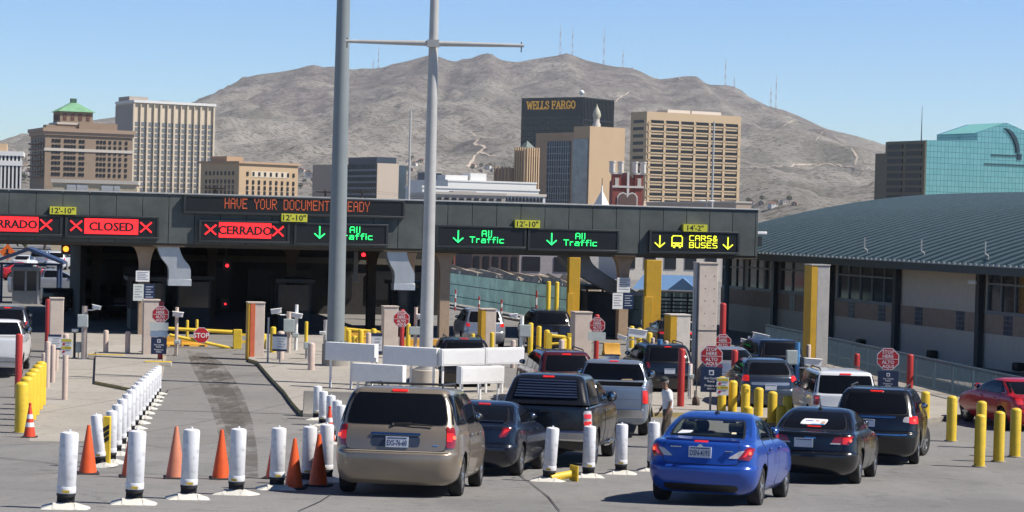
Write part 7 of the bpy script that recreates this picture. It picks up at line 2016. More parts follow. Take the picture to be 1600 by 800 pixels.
q = MB(); q.sphere((0, 0, z), .13, 10); q.build('dome', WP, o); q = MB(); q.bb(-.05, .45, -.06, .06, z - .25, z - .1); q.build('body', mat('camera_beige', (.5, .47, .42), .5), o); q = MB(); q.cyl((.1, .1, 0), (.1, .1, z - .2), .03, n=8); q.build('stand', DARK, o)

# ------------------------------------------------------------------ signs
def stop_here(label, px, py, rpx, yb, post=None, panels=(), card=None, on=None, yaw=0.0):
    p = gp(px, yb) if on is None else Vector(on)
    D = p.y; s_ = FPX / D; r = rpx / s_ / math.cos(PI / 8); z = zat(px, py, D) - p.z
    o = thing('stop_here_sign', label, 'stop sign', p, R(yaw), 'red octagonal STOP HERE ALTO AQUI signs')
    oc = lambda rr: [(rr * math.cos(PI / 8 + k * PI / 4), rr * math.sin(PI / 8 + k * PI / 4)) for k in range(8)]
    X_, Z_ = (1, 0, 0), (0, 0, 1); f = -.16
    q = MB(); q.prism(oc(r), (0, f, z), X_, Z_, (0, .012, 0)); q.build('rim_plate', SWHITE, o)
    q = MB(); q.prism(oc(r * .93), (0, f - .006, z), X_, Z_, (0, .005, 0)); q.build('face', SRED, o)
    q = MB(); q.bb(-r * .86, r * .86, f - .010, f - .0065, z - r * .02, z + r * .02)
    for i, tx in enumerate(('STOP', 'HERE', 'ALTO', 'AQUI')):
        zz = z + r * (.60, .24, -.26, -.62)[i]
        q.text(tx, (0, f - .0105, zz), X_, Z_, r * .28, stretch=1.0)
    q.build('lettering', SWHITE, o)
    for (y0, y1, x0, x1, m) in panels:
        z1, z0 = zat(px, y0, D) - p.z, zat(px, y1, D) - p.z
        q = MB(); q.bb((x0 - px) / s_, (x1 - px) / s_, f - .02, f - .004, z0, z1); q.build('panel', m, o)
    if card:
        y0, y1, x0, x1 = card; z1, z0 = zat(px, y0, D) - p.z, zat(px, y1, D) - p.z; xa, xb = (x0 - px) / s_, (x1 - px) / s_; xc = (xa + xb) / 2; hh = z1 - z0
        q = MB(); q.bb(xa, xb, f - .02, f - .004, z0, z1); q.build('card_panel', SNAVY, o)
        q = MB(); e = hh * .10; q.bb(xc - e, xc + e, f - .024, f - .0205, z1 - hh * .32, z1 - hh * .12)
        for i, tx in enumerate(('Get Card(s)', 'Ready', 'Prepare su', 'tarjeta')): q.text(tx, (xc, f - .0245, z1 - hh * (.44, .56, .73, .85)[i]), X_, Z_, hh * .085, stretch=1.0)
        q.build('card_lettering', SWHITE, o)
        q = MB(); q.bb(xc - e * .5, xc + e * .5, f - .028, f - .0245, z1 - hh * .27, z1 - hh * .17); q.build('card_symbol', SNAVY, o)
    if post is not None:
        q = MB(); q.cyl((0, f + .06, 0), (0, f + .06, z + r * .8), .035, n=10); q.build('post', post, o)
    else:
        q = MB(); q.bb(-.04, .04, f + .013, 0, z - .15, z + .15); q.build('bracket', GREYM, o)
    return o
stop_here('red STOP HERE sign over white, blue and navy panels, on the left island', 250, 491, 13, 566.3, panels=[(503.5, 516, 234, 263, PALEG), (516.5, 526, 235, 262, mat('panel_steel_blue', (.27, .36, .47), .5))], card=(526.5, 553, 236.5, 261))
stop_here('red STOP HERE sign on a red post right of the thick mast', 625.5, 498, 12.5, 566.3, yaw=4)
stop_here('red STOP HERE sign above a white panel over the silver pickup', 931.5, 508, 12, 566.3, panels=[(518.5, 532, 917, 945, PALEG)])
stop_here('near red STOP HERE sign on a grey post above a blue card notice', 1109, 556, 17, 648, post=GREYM, card=(573, 612, 1093, 1126), yaw=-3)
stop_here('red STOP HERE sign partly hidden behind the near stop sign', 1127, 535, 13, 590.3, yaw=3)
stop_here('rightmost red STOP HERE sign above a navy notice behind the black crossover', 1385, 560.5, 17, 630, post=GREYM, card=(579, 606, 1370, 1402), yaw=-6)
# swing gate with a STOP sign
p = gp(372, 545); s_ = FPX / p.y
o = thing('swing_gate', 'yellow swing gate arm across the middle lane', 'gate', p, R(11))
L = 112 / s_
z1, z2 = hp(p, 372, 519), hp(p, 372, 532)
q = MB(); q.bb(-.22, .14, -.14, .14, 0, z1 + .12); q.build('gate_post', YEL, o, bevel=.02)
q = MB(); q.cyl((-.23, -.02, z1), (-L, -.02, z1 + .12), .085, .07, n=12); q.cyl((-.23, -.02, z2 - .35), (-L * .95, -.02, z1 - .16), .07, n=12); q.build('arm', YEL, o)
q = MB(); q.bb(.15, .4, -.05, .05, .25, .35); q.bb(.15, .4, -.05, .05, z1 - .15, z1 - .06); q.build('hinge', YEL, o)
cx = -(372 - 314.5) / s_; zz = zat(314, 523, p.y) - p.z; r = 12 / s_ / math.cos(PI / 8)
oc = lambda rr: [(rr * math.cos(PI / 8 + k * PI / 4), rr * math.sin(PI / 8 + k * PI / 4)) for k in range(8)]
q = MB(); q.prism(oc(r), (cx, -.125, zz), (1, 0, 0), (0, 0, 1), (0, .012, 0)); sg_ = q.build('stop_sign', SWHITE, o)
q = MB(); q.prism(oc(r * .94), (cx, -.131, zz), (1, 0, 0), (0, 0, 1), (0, .005, 0)); q.build('sign_face', SRED, sg_)
q = MB(); q.text('STOP', (cx, -.134, zz), (1, 0, 0), (0, 0, 1), r * .56, stretch=.95); q.build('lettering', SWHITE, sg_)
def orange_block(label, x0, x1, yb, yt):
    p = gp((x0 + x1) / 2, yb); s_ = FPX / p.y; h = hp(p, (x0 + x1) / 2, yt); L = (x1 - x0) / s_
    o = thing('barrier', label, 'barrier', p, R(12), 'yellow-orange barriers in the lanes')
    q = MB(); q.prism([(-.30, 0), (.30, 0), (.26, .12), (.14, h * .45), (.10, h), (-.10, h), (-.14, h * .45), (-.26, .12)], (-L / 2, 0, 0), (0, 1, 0), (0, 0, 1), (L, 0, 0)); q.build('block', mat('barrier_orange', (.62, .32, .03), .55, dirt=.25), o, bevel=.015)
    for u in (-.3, .3): MB().bb(L * u - .12, L * u + .12, -.31, -.295, .0, .07).build('foot_slot', SBLACK, o)
orange_block('yellow-orange barrier behind the swing gate', 283, 323, 541, 527)
orange_block('yellow-orange barrier left of the swing gate by the stop sign pillar', 252, 274, 541, 525)
orange_block('yellow-orange barrier right of the middle pillar behind the boards', 630, 690, 548, 530)
orange_block('yellow-orange barrier under the big dark duct', 942, 968, 556, 536)
orange_block('yellow gate block right of the dark bay left of the galvanised pole', 545, 598, 545, 520)
def ygate(label, xa, ya, xb, yb_, ybase):
    p = gp(xa, ybase); s_ = FPX / p.y; L = (xb - xa) / s_; z0 = hp(p, xa, ya); z1 = zat(xb, yb_, p.y) - p.z
    o = thing('swing_gate', label, 'gate', p, R(8), 'yellow swing gates')
    q = MB(); q.cyl((0, 0, z0), (L, 0, z1), .07, n=10); q.cyl((0, 0, z0 - .35), (L, 0, z1 - .2), .05, n=10); q.build('arm', YEL, o)
    for x in (0, L): MB().bb(x - .08, x + .08, -.08, .08, 0, max(z0, z1) + .1).build('gate_post', YEL, o)
ygate('yellow gate arm right of the thick grey mast', 538, 514, 598, 520, 552)
ygate('yellow tubular gate in front of the pale pillar above the maroon SUV', 858, 524, 889, 528, 570)
ygate('short yellow barrier by the screened fence', 705, 449, 730, 450, 472)
# striped posts at the fence kerb
RWM = mat('striped_red', (.45, .05, .05), .5)
for k, (px, yb, yt) in enumerate([(711, 486, 452), (748, 494, 463), (783, 499, 468), (837, 510, 454), (684, 490, 454)]):
    p = gp(px, yb); h = hp(p, px, yt); o = thing('marker_post', f'thin red and white marker post, {["first", "second", "third", "fourth, the tallest,", "leftmost,"][k]} along the green fence', 'marker post', p, 0, 'red and white marker posts by the fence')
    for j in range(5): MB().cyl((0, 0, h * j / 5 + .001), (0, 0, h * (j + 1) / 5), .05, n=10).build('band', RWM if j % 2 == 0 else SWHITE, o)
# yellow and white notice boards on posts
def small_notice(label, px, py, wpx, hpx, yb, kind='yellow', on=None, lift=0):
    p = gp(px, yb); s_ = FPX / p.y; z = zat(px, py, p.y) - p.z; a, b_ = wpx / s_ / 2, hpx / s_ / 2
    o = thing('notice', label, 'notice', p, 0, 'small notices on posts'); f = -.18
    q = MB(); q.bb(-a, a, f, f + .012, z - b_, z + b_); q.build('panel', SWHITE, o)
    q = MB()
    if kind == 'yellow':
        for zz in (z + b_ * .75, z - b_ * .15): q.bb(-a * .9, a * .9, f - .006, f - .001, zz - b_ * .16, zz + b_ * .16)
        q.build('heading', mat('notice_yellow', (.6, .48, .05), .5), o)
        q = MB()
        for zz in (z + b_ * .30, z - b_ * .62): q.cyl((-a * .5, f - .006, zz), (-a * .5, f - .001, zz), b_ * .16, n=10)
        q.build('symbol', SRED, o)
    else:
        q.bb(-a, a, f - .006, f - .001, z + b_ * .7, z + b_); q.bb(-a, a, f - .006, f - .001, z - b_, z - b_ * .75); q.build('heading', SNAVY, o)
    q = MB()
    for k in range(4): zz = z + b_ * (.45 - .3 * k); q.bb(-a * .3, a * (.8 - .2 * (k % 2)), f - .006, f - .001, zz - b_ * .03, zz + b_ * .03)
    q.build('print_lines', mat('print_grey', (.25, .27, .31)), o)
    q = MB()
    if lift: q.cyl((0, 0, 0), (0, 0, z + b_), .035, n=10); q.build('post', GREYM, o)
    else: q.bb(-.03, .03, f + .013, 0, z - .1, z + .1); q.build('bracket', GREYM, o)
small_notice('yellow and white notice on the tall beige post, left island', 104, 541, 17, 26, 625.3)
small_notice('yellow and white notice on a yellow bollard right of the near stop sign', 1127, 603, 19, 28, 650.3)
small_notice('grey-white notice with navy bands on the middle island', 437, 535, 23, 27, 572, 'navy', lift=1)
small_notice('white notice with navy bands right of the second stop sign pillar', 588, 536, 17, 32, 575, 'navy', lift=1)
small_notice('grey notice with navy heading by the leftmost pillars', 86, 534, 21, 24, 580, 'navy', lift=1)
small_notice('white notice with navy heading behind the silver pickup roof', 954, 560, 24, 14, 600, 'navy', lift=1)
q = None
p = gp(418, 572); o = thing('thin_pole', 'thin grey pole left of the middle island notice', 'pole', p); MB().cyl((0, 0, 0), (0, 0, hp(p, 418, 496)), .035, n=8).build('shaft', GALV, o); MB().cyl((0, 0, 0), (0, 0, .05), .09, n=10).build('base', GALV, o)

# ------------------------------------------------------------------ lane readers: posts with cameras and boxes
BOXG = mat('box_grey', (.42, .47, .46), .5, dirt=.2)
def reader(label, px, yb, ypt, cams=(), boxes=(), pm=BEI, pw=.07, group='camera and reader posts in the lanes'):
    """post with cameras (px,py,width,tilt) and cabinets (x0,x1,y0,y1)"""
    p = gp(px, yb); D = p.y; s_ = FPX / D
    o = thing('reader_post', label, 'camera post', p, R(5), group)
    h = hp(p, px, ypt); q = MB(); q.cyl((0, 0, 0), (0, 0, h), pw, n=12); q.build('post', pm, o)
    q = MB(); q.cyl((0, 0, 0), (0, 0, .04), pw * 2, n=12); q.build('base_plate', GREYM, o)
    for (cx, cy, wd, tl) in cams:
        x = (cx - px) / s_; z = zat(cx, cy, D) - p.z; w_ = wd / s_
        q = MB(); q.box((x, -.12, z), (w_, .30, w_ * .42), ry=tl); q.box((x - math.sin(tl) * 0, -.14, z + w_ * .24), (w_ * 1.12, .36, .02), ry=tl); c_ = q.build('camera', WP, o, bevel=.02)
        q = MB(); q.box((x + w_ * .5 * math.cos(tl) * (1 if tl > 0 else -1), -.14, z - abs(w_ * .5 * math.sin(tl))), (.012, .22, w_ * .32), ry=tl); q.build('camera_window', SBLACK, c_)
        q = MB(); q.tube([(0, 0, z - w_ * .35), (x * .6, -.06, z - w_ * .35), (x, -.1, z - w_ * .18)], .025); q.build('camera_arm', WP, o)
    for (x0, x1, y0, y1) in boxes:
        a, b_ = (x0 - px) / s_, (x1 - px) / s_; z1, z0 = zat(px, y0, D) - p.z, zat(px, y1, D) - p.z
        q = MB(); q.bb(a, b_, -.28, -.09, z0, z1); bx = q.build('cabinet', BOXG, o, bevel=.015)
        q = MB(); q.bb(a + .03, b_ - .03, -.288, -.281, z0 + .04, z1 - .04); q.build('cabinet_door', BOXG, bx)
        q = MB(); q.tube([((a + b_) / 2, -.18, z0), ((a + b_) / 2, -.18, .02)], .018); q.build('conduit', GREYM, o)
reader('beige post with a bulbous white lamp camera and a grey box on the left island', 131, 561.5, 478, [(150, 480, 13, .2)], [(121, 137, 491, 511)], BEI, .11)
reader('short cluster of grey boxes at the left bay edge', 116, 560, 512, [(117, 516, 9, 0)], [(119, 127, 534, 550)], DARK, .05)
reader('grey post with a tilted white reader behind the left stop sign', 275, 556, 480, [(277, 491, 16, .1)], [(272, 281, 531, 537)], BEI, .07)
reader('middle island post with a white camera left and a big grey cabinet', 450, 556, 487, [(430, 486, 16, -.15)], [(442, 459, 498, 519)], BEI, .1)
reader('thin white post with a tilted white reader beside the big grey cabinet', 462, 552, 476, [(463, 493, 16, .15)], [(456, 466, 520, 527)], WP, .07)
reader('silver control cabinet on a stand left of the thick mast', 478, 566, 535, [], [(474, 488, 534, 545)], GREYM, .04)
reader('reader post with a white dome left of the thick mast', 508, 560, 500, [(503, 520, 9, 0)], [], GALV, .1)
reader('post with a pale green cabinet right of the second stop sign', 648, 566, 480, [(655, 494, 12, .1)], [(638, 661, 510, 523)], BEI, .07)
reader('post with a round white camera and a grey cabinet right of the striped pillar', 814, 566, 494, [(800, 493, 12, -.1)], [(809, 827, 507, 526)], WP, .08)
reader('white post holding two big white cameras above the silver pickup', 980, 570, 522, [(994, 521, 28, .12), (970, 527, 14, .3)], [(979, 986, 544, 551)], WP, .06)
reader('blue post with a grey cabinet behind the walking man', 1029, 616, 530, [(1045, 562, 23, .05)], [(1013, 1027, 541, 565)], BLUEP, .09)
reader('post holding two white cameras over the slate hatchback', 1169, 592, 525, [(1186, 527, 24, .2), (1162, 533, 13, .2)], [(1166, 1175, 547, 555)], WP, .05)
reader('blue post with a grey cabinet left of the white boxy SUV', 1244.5, 606, 535, [(1268, 566, 25, .05)], [(1225, 1242, 547, 569)], BLUEP, .09)
reader('white valve on a beige pipe with a hose reel beside the tall red post', 1077, 630, 570, [], [(1073, 1081, 584, 591)], WP, .04)
p = gp(1087, 640); o = thing('hose_reel', 'small hose reel standing by the near stop sign post', 'hose reel', p, R(20))
q = MB(); q.lathe([(.10, -.04), (.2, -.04), (.2, .04), (.10, .04)], 16, (0, 0, .22), axis='x'); q.build('hose', mat('hose_brown', (.12, .09, .07), .8), o)
q = MB(); q.tube([(0, .1, 0), (0, .1, .6)], .02); q.tube([(0, 0, .4), (.05, .1, .8), (0, .15, 1.1)], .018); q.build('stand', DARK, o)

# ------------------------------------------------------------------ white boards on legs
def board(label, x0, x1, y0, y1, yleg, yaw, dep=.28, nleg=3):
    xm = (x0 + x1) / 2; p = gp(xm, yleg); D = p.y; s_ = FPX / D
    L = (x1 - x0) / s_ / math.cos(R(yaw)); z1, z0 = zat(xm, y0, D) - p.z, zat(xm, y1, D) - p.z
    o = thing('sign_board', label, 'sign board', p, R(yaw), 'blank white boards by the galvanised pole')
    q = MB(); q.bb(-L / 2, L / 2, -dep / 2, dep / 2, z0, z1); q.build('box', WP, o, bevel=.012)
    q = MB(); q.bb(-L / 2 + .05, L / 2 - .05, -dep / 2 - .008, -dep / 2 - .001, z0 + .05, z1 - .05); q.build('face_panel', WP, o, bevel=.004)
    for k in range(nleg):
        x = -L * .42 + L * .84 * k / (nleg - 1); q = MB(); q.bb(x - .03, x + .03, -.03, .03, 0, z0 - .002); q.build('leg', WP, o)
    return o
board('grey-shaded blank white board, leftmost, in front of the thick mast', 508, 588, 536, 564, 614, -24)
board('long blank white board with its shaded face, crossing the galvanised pole', 598, 684, 542, 571, 620, -22)
board('lower blank white board in shade under the two left boards', 551, 632, 569, 598, 624, -22)
board('sunlit blank white board left of the two bright ones, upper row', 686, 752, 545, 571, 622, 34)
board('sunlit blank white board at the right end, upper row', 754, 814, 543, 569, 620, 34)
board('sunlit blank white board in the lower row on the right', 716, 783, 572, 599, 634, 34)

# ------------------------------------------------------------------ jersey barrier
pts = [gp(474, 650), gp(560, 652)]
d_ = pts[1] - pts[0]; o = thing('jersey_barrier', 'grey concrete jersey barrier at the tip of the middle island', 'barrier', pts[0], math.atan2(d_.y, d_.x)); L = d_.length
h = hp(pts[0], 480, 610)
q = MB(); q.prism([(-.38, 0), (.38, 0), (.38, .10), (.16, .35), (.10, h), (-.10, h), (-.16, .35), (-.38, .10)], (0, 0, 0), (0, 1, 0), (0, 0, 1), (L, 0, 0)); q.build('block', CONCD, o, bevel=.02)
q = MB(); q.bb(.3, .7, -.385, -.3, .0, .06); q.build('foot_slot', SBLACK, o)

# ------------------------------------------------------------------ white tubular delineators
YREF = mat('reflector_yellow', (.5, .36, .03), .4)
def delineator_proto():
    o = thing('delineator_post', 'x', 'delineator', (0, 0, 0), 0, 'white tubular delineators')
    q = MB(); q.lathe([(.13, .24), (.137, .25), (.137, 1.13), (.128, 1.165), (.09, 1.18), (.02, 1.185), (.02, 1.215), (.0, 1.22)], 22); q.lathe([(.139, .25), (.143, .26), (.143, .34), (.139, .35)], 22); q.build('tube', W_, o)
    q = MB(); q.lathe([(.14, .20), (.14, .2395)], 18); q.lathe([(.09, .12), (.07, .17), (.11, .199)], 16); q.bb(-.13, .13, -.02, .02, .10, .199); q.build('hinge', BLK, o)
    q = MB(); q.add([(-.36, -.26, .0), (.36, -.26, 0), (.36, .26, 0), (-.36, .26, 0), (-.33, -.23, .02), (.33, -.23, .02), (.33, .23, .02), (-.33, .23, .02), (-.11, -.08, .10), (.11, -.08, .10), (.11, .08, .10), (-.11, .08, .10)],
          [(3, 2, 1, 0), (0, 1, 5, 4), (1, 2, 6, 5), (2, 3, 7, 6), (3, 0, 4, 7), (4, 5, 9, 8), (5, 6, 10, 9), (6, 7, 11, 10), (7, 4, 8, 11), (8, 9, 10, 11)])
    for k in (-.16, .16): q.box((k, -.16, .058), (.045, .15, .02), rx=.56)
    q.build('base', mat('base_white', (.62, .60, .54), .6, dirt=.4, scale=3), o, angle=25)
    q = MB(); q.bb(-.05, .05, -.15, -.138, .262, .30); q.build('reflector', YREF, o)
    return o
proto = delineator_proto(); first = True
def put_delin(label, px, yb, yt, lean=0, group='white tubular delineators'):
    global first
    p = gp(px, yb); h = hp(p, px, yt)
    o = proto if first else copy_tree(proto); first = False
    o['label'] = label; o['group'] = group; o.location = p
    o.rotation_euler = (random.uniform(-.012, .012), lean, random.uniform(-.25, .25)); k = h / 1.215; kk = (.5 + .5 * k) * (.86 if 'left row' in group else .97)
    o.scale = (kk, kk, k)
for k, (px, yb, yt, ln) in enumerate([(102, 795, 671, .035), (209, 788, 669, .03), (294, 780, 667, .03), (368.5, 773, 666, .025), (432, 765, 665, .02), (481, 757, 663, .02), (509, 752, 660, .0)]):
    put_delin(f'white tubular delineator in the near front row, {ORD[k + 1]} from the left', px, yb, yt, ln, 'white delineators in the near front row')
put_delin('white tubular delineator leaning left behind the orange cone at the head of the left row', 158, 730, 645, -.12, 'white delineators in the left row')
pa, pb = gp(173, 724), gp(246.5, 616)
for k in range(14):
    t = k / 13; g_ = pa.lerp(pb, t); P_ = proj(g_); yt = P_[1] - (85 - 39 * t)
    put_delin(f'white tubular delineator in the left row receding to the island, {ORD[k + 1]} from the near end', P_[0], P_[1], yt, 0, 'white delineators in the left row')
for k, (px, yb, yt) in enumerate([(495.5, 656, 601.5), (504.5, 665, 609.5), (516, 674, 616), (525.5, 684, 624), (532, 694, 631)]):
    put_delin(f'white tubular delineator beside the jersey barrier, {ORD[k + 1]} from the far end', px, yb, yt, 0, 'white delineators by the jersey barrier')
for k, (px, yb, yt, ln) in enumerate([(857, 752, 665, .06), (919, 746, 663, .01), (970, 741, 660, 0), (1020, 736, 657, 0)]):
    put_delin(f'white tubular delineator in the short row between the two queues, {ORD[k + 1]} from the left', px, yb, yt, ln, 'white delineators between the queues')

# ------------------------------------------------------------------ cones
def cone(label, px, yb, yt, m, bands=False):
    p = gp(px, yb); h = hp(p, px, yt); k = h / .9
    o = thing('traffic_cone', label, 'traffic cone', p, random.uniform(-.4, .4), 'traffic cones')
    q = MB(); q.box((0, 0, .02), (.40, .40, .04)); q.build('base', BLK, o, bevel=.012)
    q = MB(); q.lathe([(.165, .041), (.16, .06), (.032, .88), (.026, .90)], 22); bd = q.build('body', m, o, angle=60)
    if bands:
        q = MB()
        for z0, z1 in ((.30, .42), (.52, .64)):
            r = lambda z: .16 - (z - .06) * .156 + .003
            q.lathe([(r(z0), z0), (r(z1), z1)], 22)
        q.build('white_band', SWHITE, bd)
        q = MB(); q.sphere((0, 0, .91), .045, 10); q.build('knob', m, bd)
    o.scale = (k, k, k)
cone('orange cone in front of the leaning white delineator', 137, 741, 664, ORANGE)
cone('faded pale orange cone left of the third near delineator', 274, 748, 666, ORANGEF)
cone('bright orange cone between the third and fourth near delineators', 345, 749, 671, ORANGE)
cone('orange cone left of the minivan beside the fifth near delineator', 459, 764, 685, ORANGE)
cone('orange cone against the minivan rear corner', 497, 760, 678, ORANGE)
cone('dark orange cone almost hidden behind the second near delineator', 203, 746, 672, ORANGE)
cone('orange cone almost hidden behind the fifth near delineator', 428, 748, 676, ORANGE)
cone('slim orange cone with two white bands beside the left yellow bollards', 46, 684, 632, mat('cone_red_orange', (.65, .06, .02), .5, dirt=.2), True)
cone('slim red and white cone between the delineators by the jersey barrier', 514, 690, 637, mat('cone_red_orange', (.65, .06, .02)), True)
# yellow hatched marker
p = gp(166, 730); h = hp(p, 166, 650); o = thing('marker_post', 'yellow marker post with a black hatched band beside the leaning delineator', 'marker post', p)
q = MB(); q.bb(-.075, .075, -.05, .05, 0, h); q.build('post', YEL, o, bevel=.02)
q = MB()
for k in range(3): z = h * (.42 + .11 * k); q.prism([(-.14, z), (.05, z + .12), (.05, z + .20), (-.14, z + .08)], (0, -.052, 0), (1, 0, 0), (0, 0, 1), (0, -.006, 0))
q.build('hatching', SBLACK, o)
q = MB(); q.bb(-.14, -.076, -.05, .02, h * .38, h * .75); q.build('side_plate', YEL, o)
# knocked-over yellow post with its base plate
p = gp(896, 752); o = thing('fallen_post', 'knocked-over yellow post lying on the road with its square base plate upright', 'fallen post', p, R(28))
q = MB(); q.box((.02, .02, .15), (.03, .30, .30)); q.build('base_plate', YEL, o, bevel=.006)
q = MB(); q.cyl((0, .02, .14), (-.52, -.02, .085), .075, n=16); q.build('tube', YEL, o)
q = MB()
for sy in (-.11, .11):
    for sz in (.04, .26): q.cyl((.03, .02 + sy, sz), (.05, .02 + sy, sz), .018, n=8)
q.build('bolts', DARK, o)
# low blocks near the islands
for (px, yb, w_, d_, h, lb) in [(166, 560, 1.4, .3, .14, 'yellow kerb block at the back of the left island'), (247, 572, 1.0, .5, .16, 'yellow-topped concrete block at the foot of the left stop sign')]:
    p = gp(px, yb); o = thing('kerb_block', lb, 'kerb block', p, R(6)); MB().bb(-w_ / 2, w_ / 2, -d_ / 2, d_ / 2, 0, h).build('block', CONC, o, bevel=.02); MB().bb(-w_ / 2 + .01, w_ / 2 - .01, -d_ / 2 + .01, d_ / 2 - .01, h + .002, h + .02).build('painted_top', YEL, o)
p = gp(690, 640); o = thing('concrete_block', 'low pale concrete block at the foot of the galvanised pole', 'block', gp(672, 628), R(10)); MB().bb(-.6, 1.0, -.2, .2, 0, .42).build('block', CONC, o, bevel=.03); MB().bb(-.45, .85, -.21, -.202, .1, .32).build('recess', CONCD, o)

# ================================================================== THE WALKING MAN
def skin_mesh(name, verts, edges, radii, m, parent=None, sub=2, root=0):
    me = bpy.data.meshes.new(name); me.from_pydata([tuple(v) for v in verts], edges, [])
    o = bpy.data.objects.new(name, me); col.objects.link(o)
    sk = o.modifiers.new('skin', 'SKIN'); sk.use_smooth_shade = True
    for i, r in enumerate(radii):
        rr = r if isinstance(r, tuple) else (r, r); me.skin_vertices[0].data[i].radius = rr; me.skin_vertices[0].data[i].use_root = (i == root)
    ss = o.modifiers.new('sub', 'SUBSURF'); ss.levels = sub; ss.render_levels = sub
    dg = bpy.context.evaluated_depsgraph_get()
    nm = bpy.data.meshes.new_from_object(o.evaluated_get(dg)); o.modifiers.clear(); o.data = nm; bpy.data.meshes.remove(me)
    nm.materials.clear(); nm.materials.append(m)
    nm.polygons.foreach_set('use_smooth', [True] * len(nm.polygons))
    o.parent = parent
    return o
SKIN = mat('skin', (.27, .145, .09), .55, var=.08, scale=8)
SHIRT = mat('polo_white', (.74, .74, .75), .8, var=.04, scale=6, bump=.3, bscale=14)
TROU = mat('trousers_khaki', (.085, .067, .05), .85, var=.15, scale=6, bump=.4, bscale=12)
HAIR = mat('hair_grey', (.22, .21, .20), .8); CAPM = mat('cap_dark', (.03, .035, .03), .8)
p = gp(1040, 700)
man = thing('person', 'man in a white polo shirt, khaki trousers and dark cap walking left with bowed head', 'person', p, R(-78))
# local frame: he faces -y before turning; x is his left
V = Vector
sk_v = [V((0, .02, .95)), V((0, .03, 1.10)), V((0, .02, 1.25)), V((0, .0, 1.38)), V((0, -.03, 1.47)), V((0, -.06, 1.535)), V((0, -.08, 1.60)), V((0, -.085, 1.68)),       # 0-7 spine, neck, head
        V((.10, .02, .90)), V((.115, -.10, .50)), V((.11, -.06, .09)), V((.12, -.20, .045)),                     # 8-11 left leg, stepping forward
        V((-.10, .02, .90)), V((-.11, .10, .49)), V((-.11, .28, .12)), V((-.11, .20, .045)),                     # 12-15 right leg behind
        V((.17, .0, 1.39)), V((.235, .03, 1.13)), V((.23, -.05, .90)), V((.22, -.075, .84)),                   # 16-19 left arm
        V((-.17, .0, 1.39)), V((-.235, .05, 1.12)), V((-.22, -.10, .93)), V((-.20, -.13, .88))]              # 20-23 right arm
ed = [(0, 1), (1, 2), (2, 3), (3, 4), (4, 5), (5, 6), (6, 7), (0, 8), (8, 9), (9, 10), (10, 11), (0, 12), (12, 13), (13, 14), (14, 15), (3, 16), (16, 17), (17, 18), (18, 19), (3, 20), (20, 21), (21, 22), (22, 23)]
rad = [(.12, .09), (.13, .10), (.16, .12), (.15, .11), (.062, .062), (.058, .06), (.082, .095), (.075, .09), .098, .062, .045, .04, .098, .062, .045, .04, .062, .046, .034, .03, .062, .046, .034, .03]
body = skin_mesh('body', sk_v, ed, rad, SKIN, man)
# clothes wrap the figure
skin_mesh('polo_shirt', [V((0, .02, .865)), V((0, .03, 1.10)), V((0, .02, 1.26)), V((0, .0, 1.39)), V((0, -.025, 1.455)), V((.18, .0, 1.385)), V((.235, .03, 1.16)), V((-.18, .0, 1.385)), V((-.235, .045, 1.16))],
          [(0, 1), (1, 2), (2, 3), (3, 4), (3, 5), (5, 6), (3, 7), (7, 8)], [(.172, .135), (.178, .145), (.182, .14), (.168, .128), (.078, .078), .082, .075, .082, .075], SHIRT, man)
skin_mesh('trousers', [V((0, .025, 1.03)), V((0, .025, .94)), V((.10, .02, .85)), V((.115, -.095, .50)), V((.11, -.055, .11)), V((-.10, .02, .85)), V((-.11, .10, .50)), V((-.11, .275, .14))],
          [(0, 1), (1, 2), (2, 3), (3, 4), (1, 5), (5, 6), (6, 7)], [(.15, .118), (.165, .13), .112, .085, .07, .112, .085, .07], TROU, man)
for sx, y, z in ((.12, -.13, .0), (-.11, .21, .03)):
    q = MB(); q.sphere((sx, y - .03, .05 + z), .06, 12, sc=(.85, 2.2, .85)); q.bb(sx - .045, sx + .045, y - .15, y + .09, z, .025 + z); q.build('shoe', SBLACK, man)
q = MB(); q.sphere((0, -.06, 1.66), .098, 16, sc=(.86, 1.02, .95)); q.build('hair', HAIR, man)
q = MB(); q.sphere((0, -.08, 1.705), .105, 16, sc=(.90, 1.06, .72)); q.box((0, -.22, 1.69), (.15, .14, .012), rx=.25); q.build('cap', CAPM, man, bevel=.004)
# face: nose, mouth, eyes, ears
q = MB(); q.lathe([(.001, 0), (.016, .012), (.012, .045), (.001, .05)], 8, (0, -.178, 1.605)); q.sphere((.083, -.07, 1.625), .028, 8, sc=(.4, .8, 1.2)); q.sphere((-.083, -.07, 1.625), .028, 8, sc=(.4, .8, 1.2)); q.build('face_features', SKIN, body)
q = MB()
for sx in (-.032, .032): q.sphere((sx, -.165, 1.638), .011, 8)
q.bb(-.025, .025, -.166, -.15, 1.572, 1.58); q.build('eyes_and_mouth', mat('eye_dark', (.03, .02, .02), .3), body)
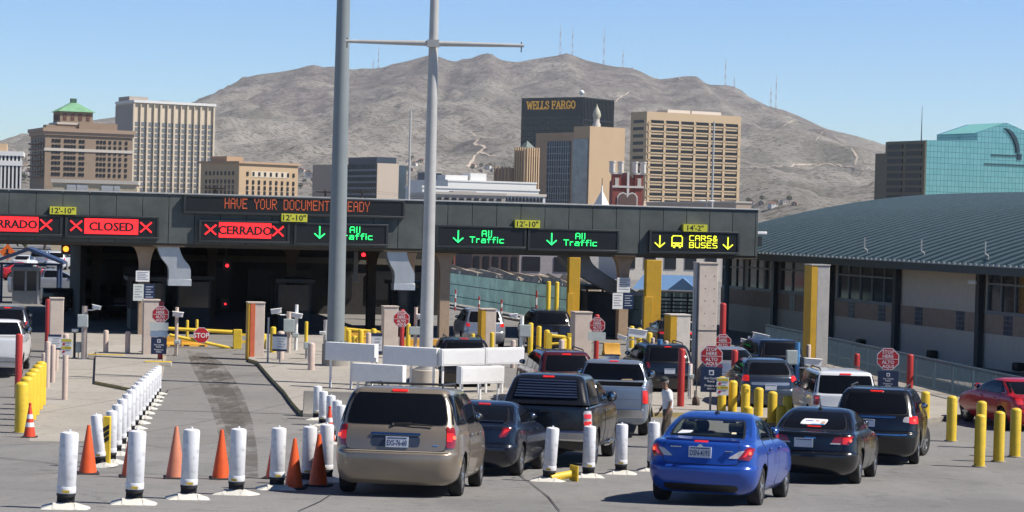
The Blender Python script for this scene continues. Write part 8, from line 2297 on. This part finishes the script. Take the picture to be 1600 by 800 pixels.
# hands with separate curled fingers
def hand(wrist, tip, sg):
    w_ = V(wrist); d = (V(tip) - w_).normalized(); sd = V((0, 1, 0)).cross(d).normalized() * sg; nn = d.cross(sd).normalized()
    vs = [w_, w_ + d * .05, w_ + d * .085]; es = [(0, 1), (1, 2)]; rs = [.028, (.036, .018), (.038, .016)]
    hb = skin_mesh('palm', vs, es, rs, SKIN, body, 1)
    for k, (o_, l_) in enumerate(((-.028, .07), (-.01, .082), (.01, .077), (.028, .06))):
        b0 = w_ + d * .08 + nn * 0 + V((0, 1, 0)) * o_
        skin_mesh('finger', [b0, b0 + d * l_ * .45, b0 + d * l_ * .8 + sd * .012, b0 + d * l_ * .95 + sd * .03], [(0, 1), (1, 2), (2, 3)], [.0095, .009, .0082, .007], SKIN, hb, 1)
    b0 = w_ + d * .03 - V((0, 1, 0)) * .03
    skin_mesh('thumb', [b0, b0 + d * .03 - V((0, 1, 0)) * .02, b0 + d * .065 - V((0, 1, 0)) * .022], [(0, 1), (1, 2)], [.011, .010, .008], SKIN, hb, 1)
hand((.22, -.075, .845), (.215, -.11, .76), 1)
hand((-.20, -.13, .885), (-.19, -.19, .82), -1)
# ================================================================== AIR
q = MB(); q.bb(-4600, 4600, -60, 8400, -1.2, 760)
hz = q.build('haze', BLK)
hm = bpy.data.materials.new('haze_air'); hm.use_nodes = True
ht = hm.node_tree
for n_ in list(ht.nodes):
    if n_.type == 'BSDF_PRINCIPLED': ht.nodes.remove(n_)
pv = ht.nodes.new('ShaderNodeVolumePrincipled'); pv.inputs['Color'].default_value = (.86, .91, 1.0, 1); pv.inputs['Density'].default_value = 4.8e-5
pv.inputs['Anisotropy'].default_value = .2
ht.links.new(pv.outputs['Volume'], [n_ for n_ in ht.nodes if n_.type == 'OUTPUT_MATERIAL'][0].inputs['Volume'])
hz.data.materials.clear(); hz.data.materials.append(hm)
hz['kind'] = 'stuff'
import os
if os.environ.get('BBOX'):
    bpy.context.view_layer.update()
    for o in sc.objects:
        if o.get('category') and o.get('group', '').startswith('vehicles') or o.get('category')=='person':
            xs, ys = [], []
            for c in o.children_recursive:
                if c.type == 'MESH':
                    for v in c.data.vertices:
                        p = proj(c.matrix_world @ v.co); xs.append(p[0]); ys.append(p[1])
            print('BB', o['label'][:50], [round(min(xs)), round(max(xs)), round(min(ys)), round(max(ys))])
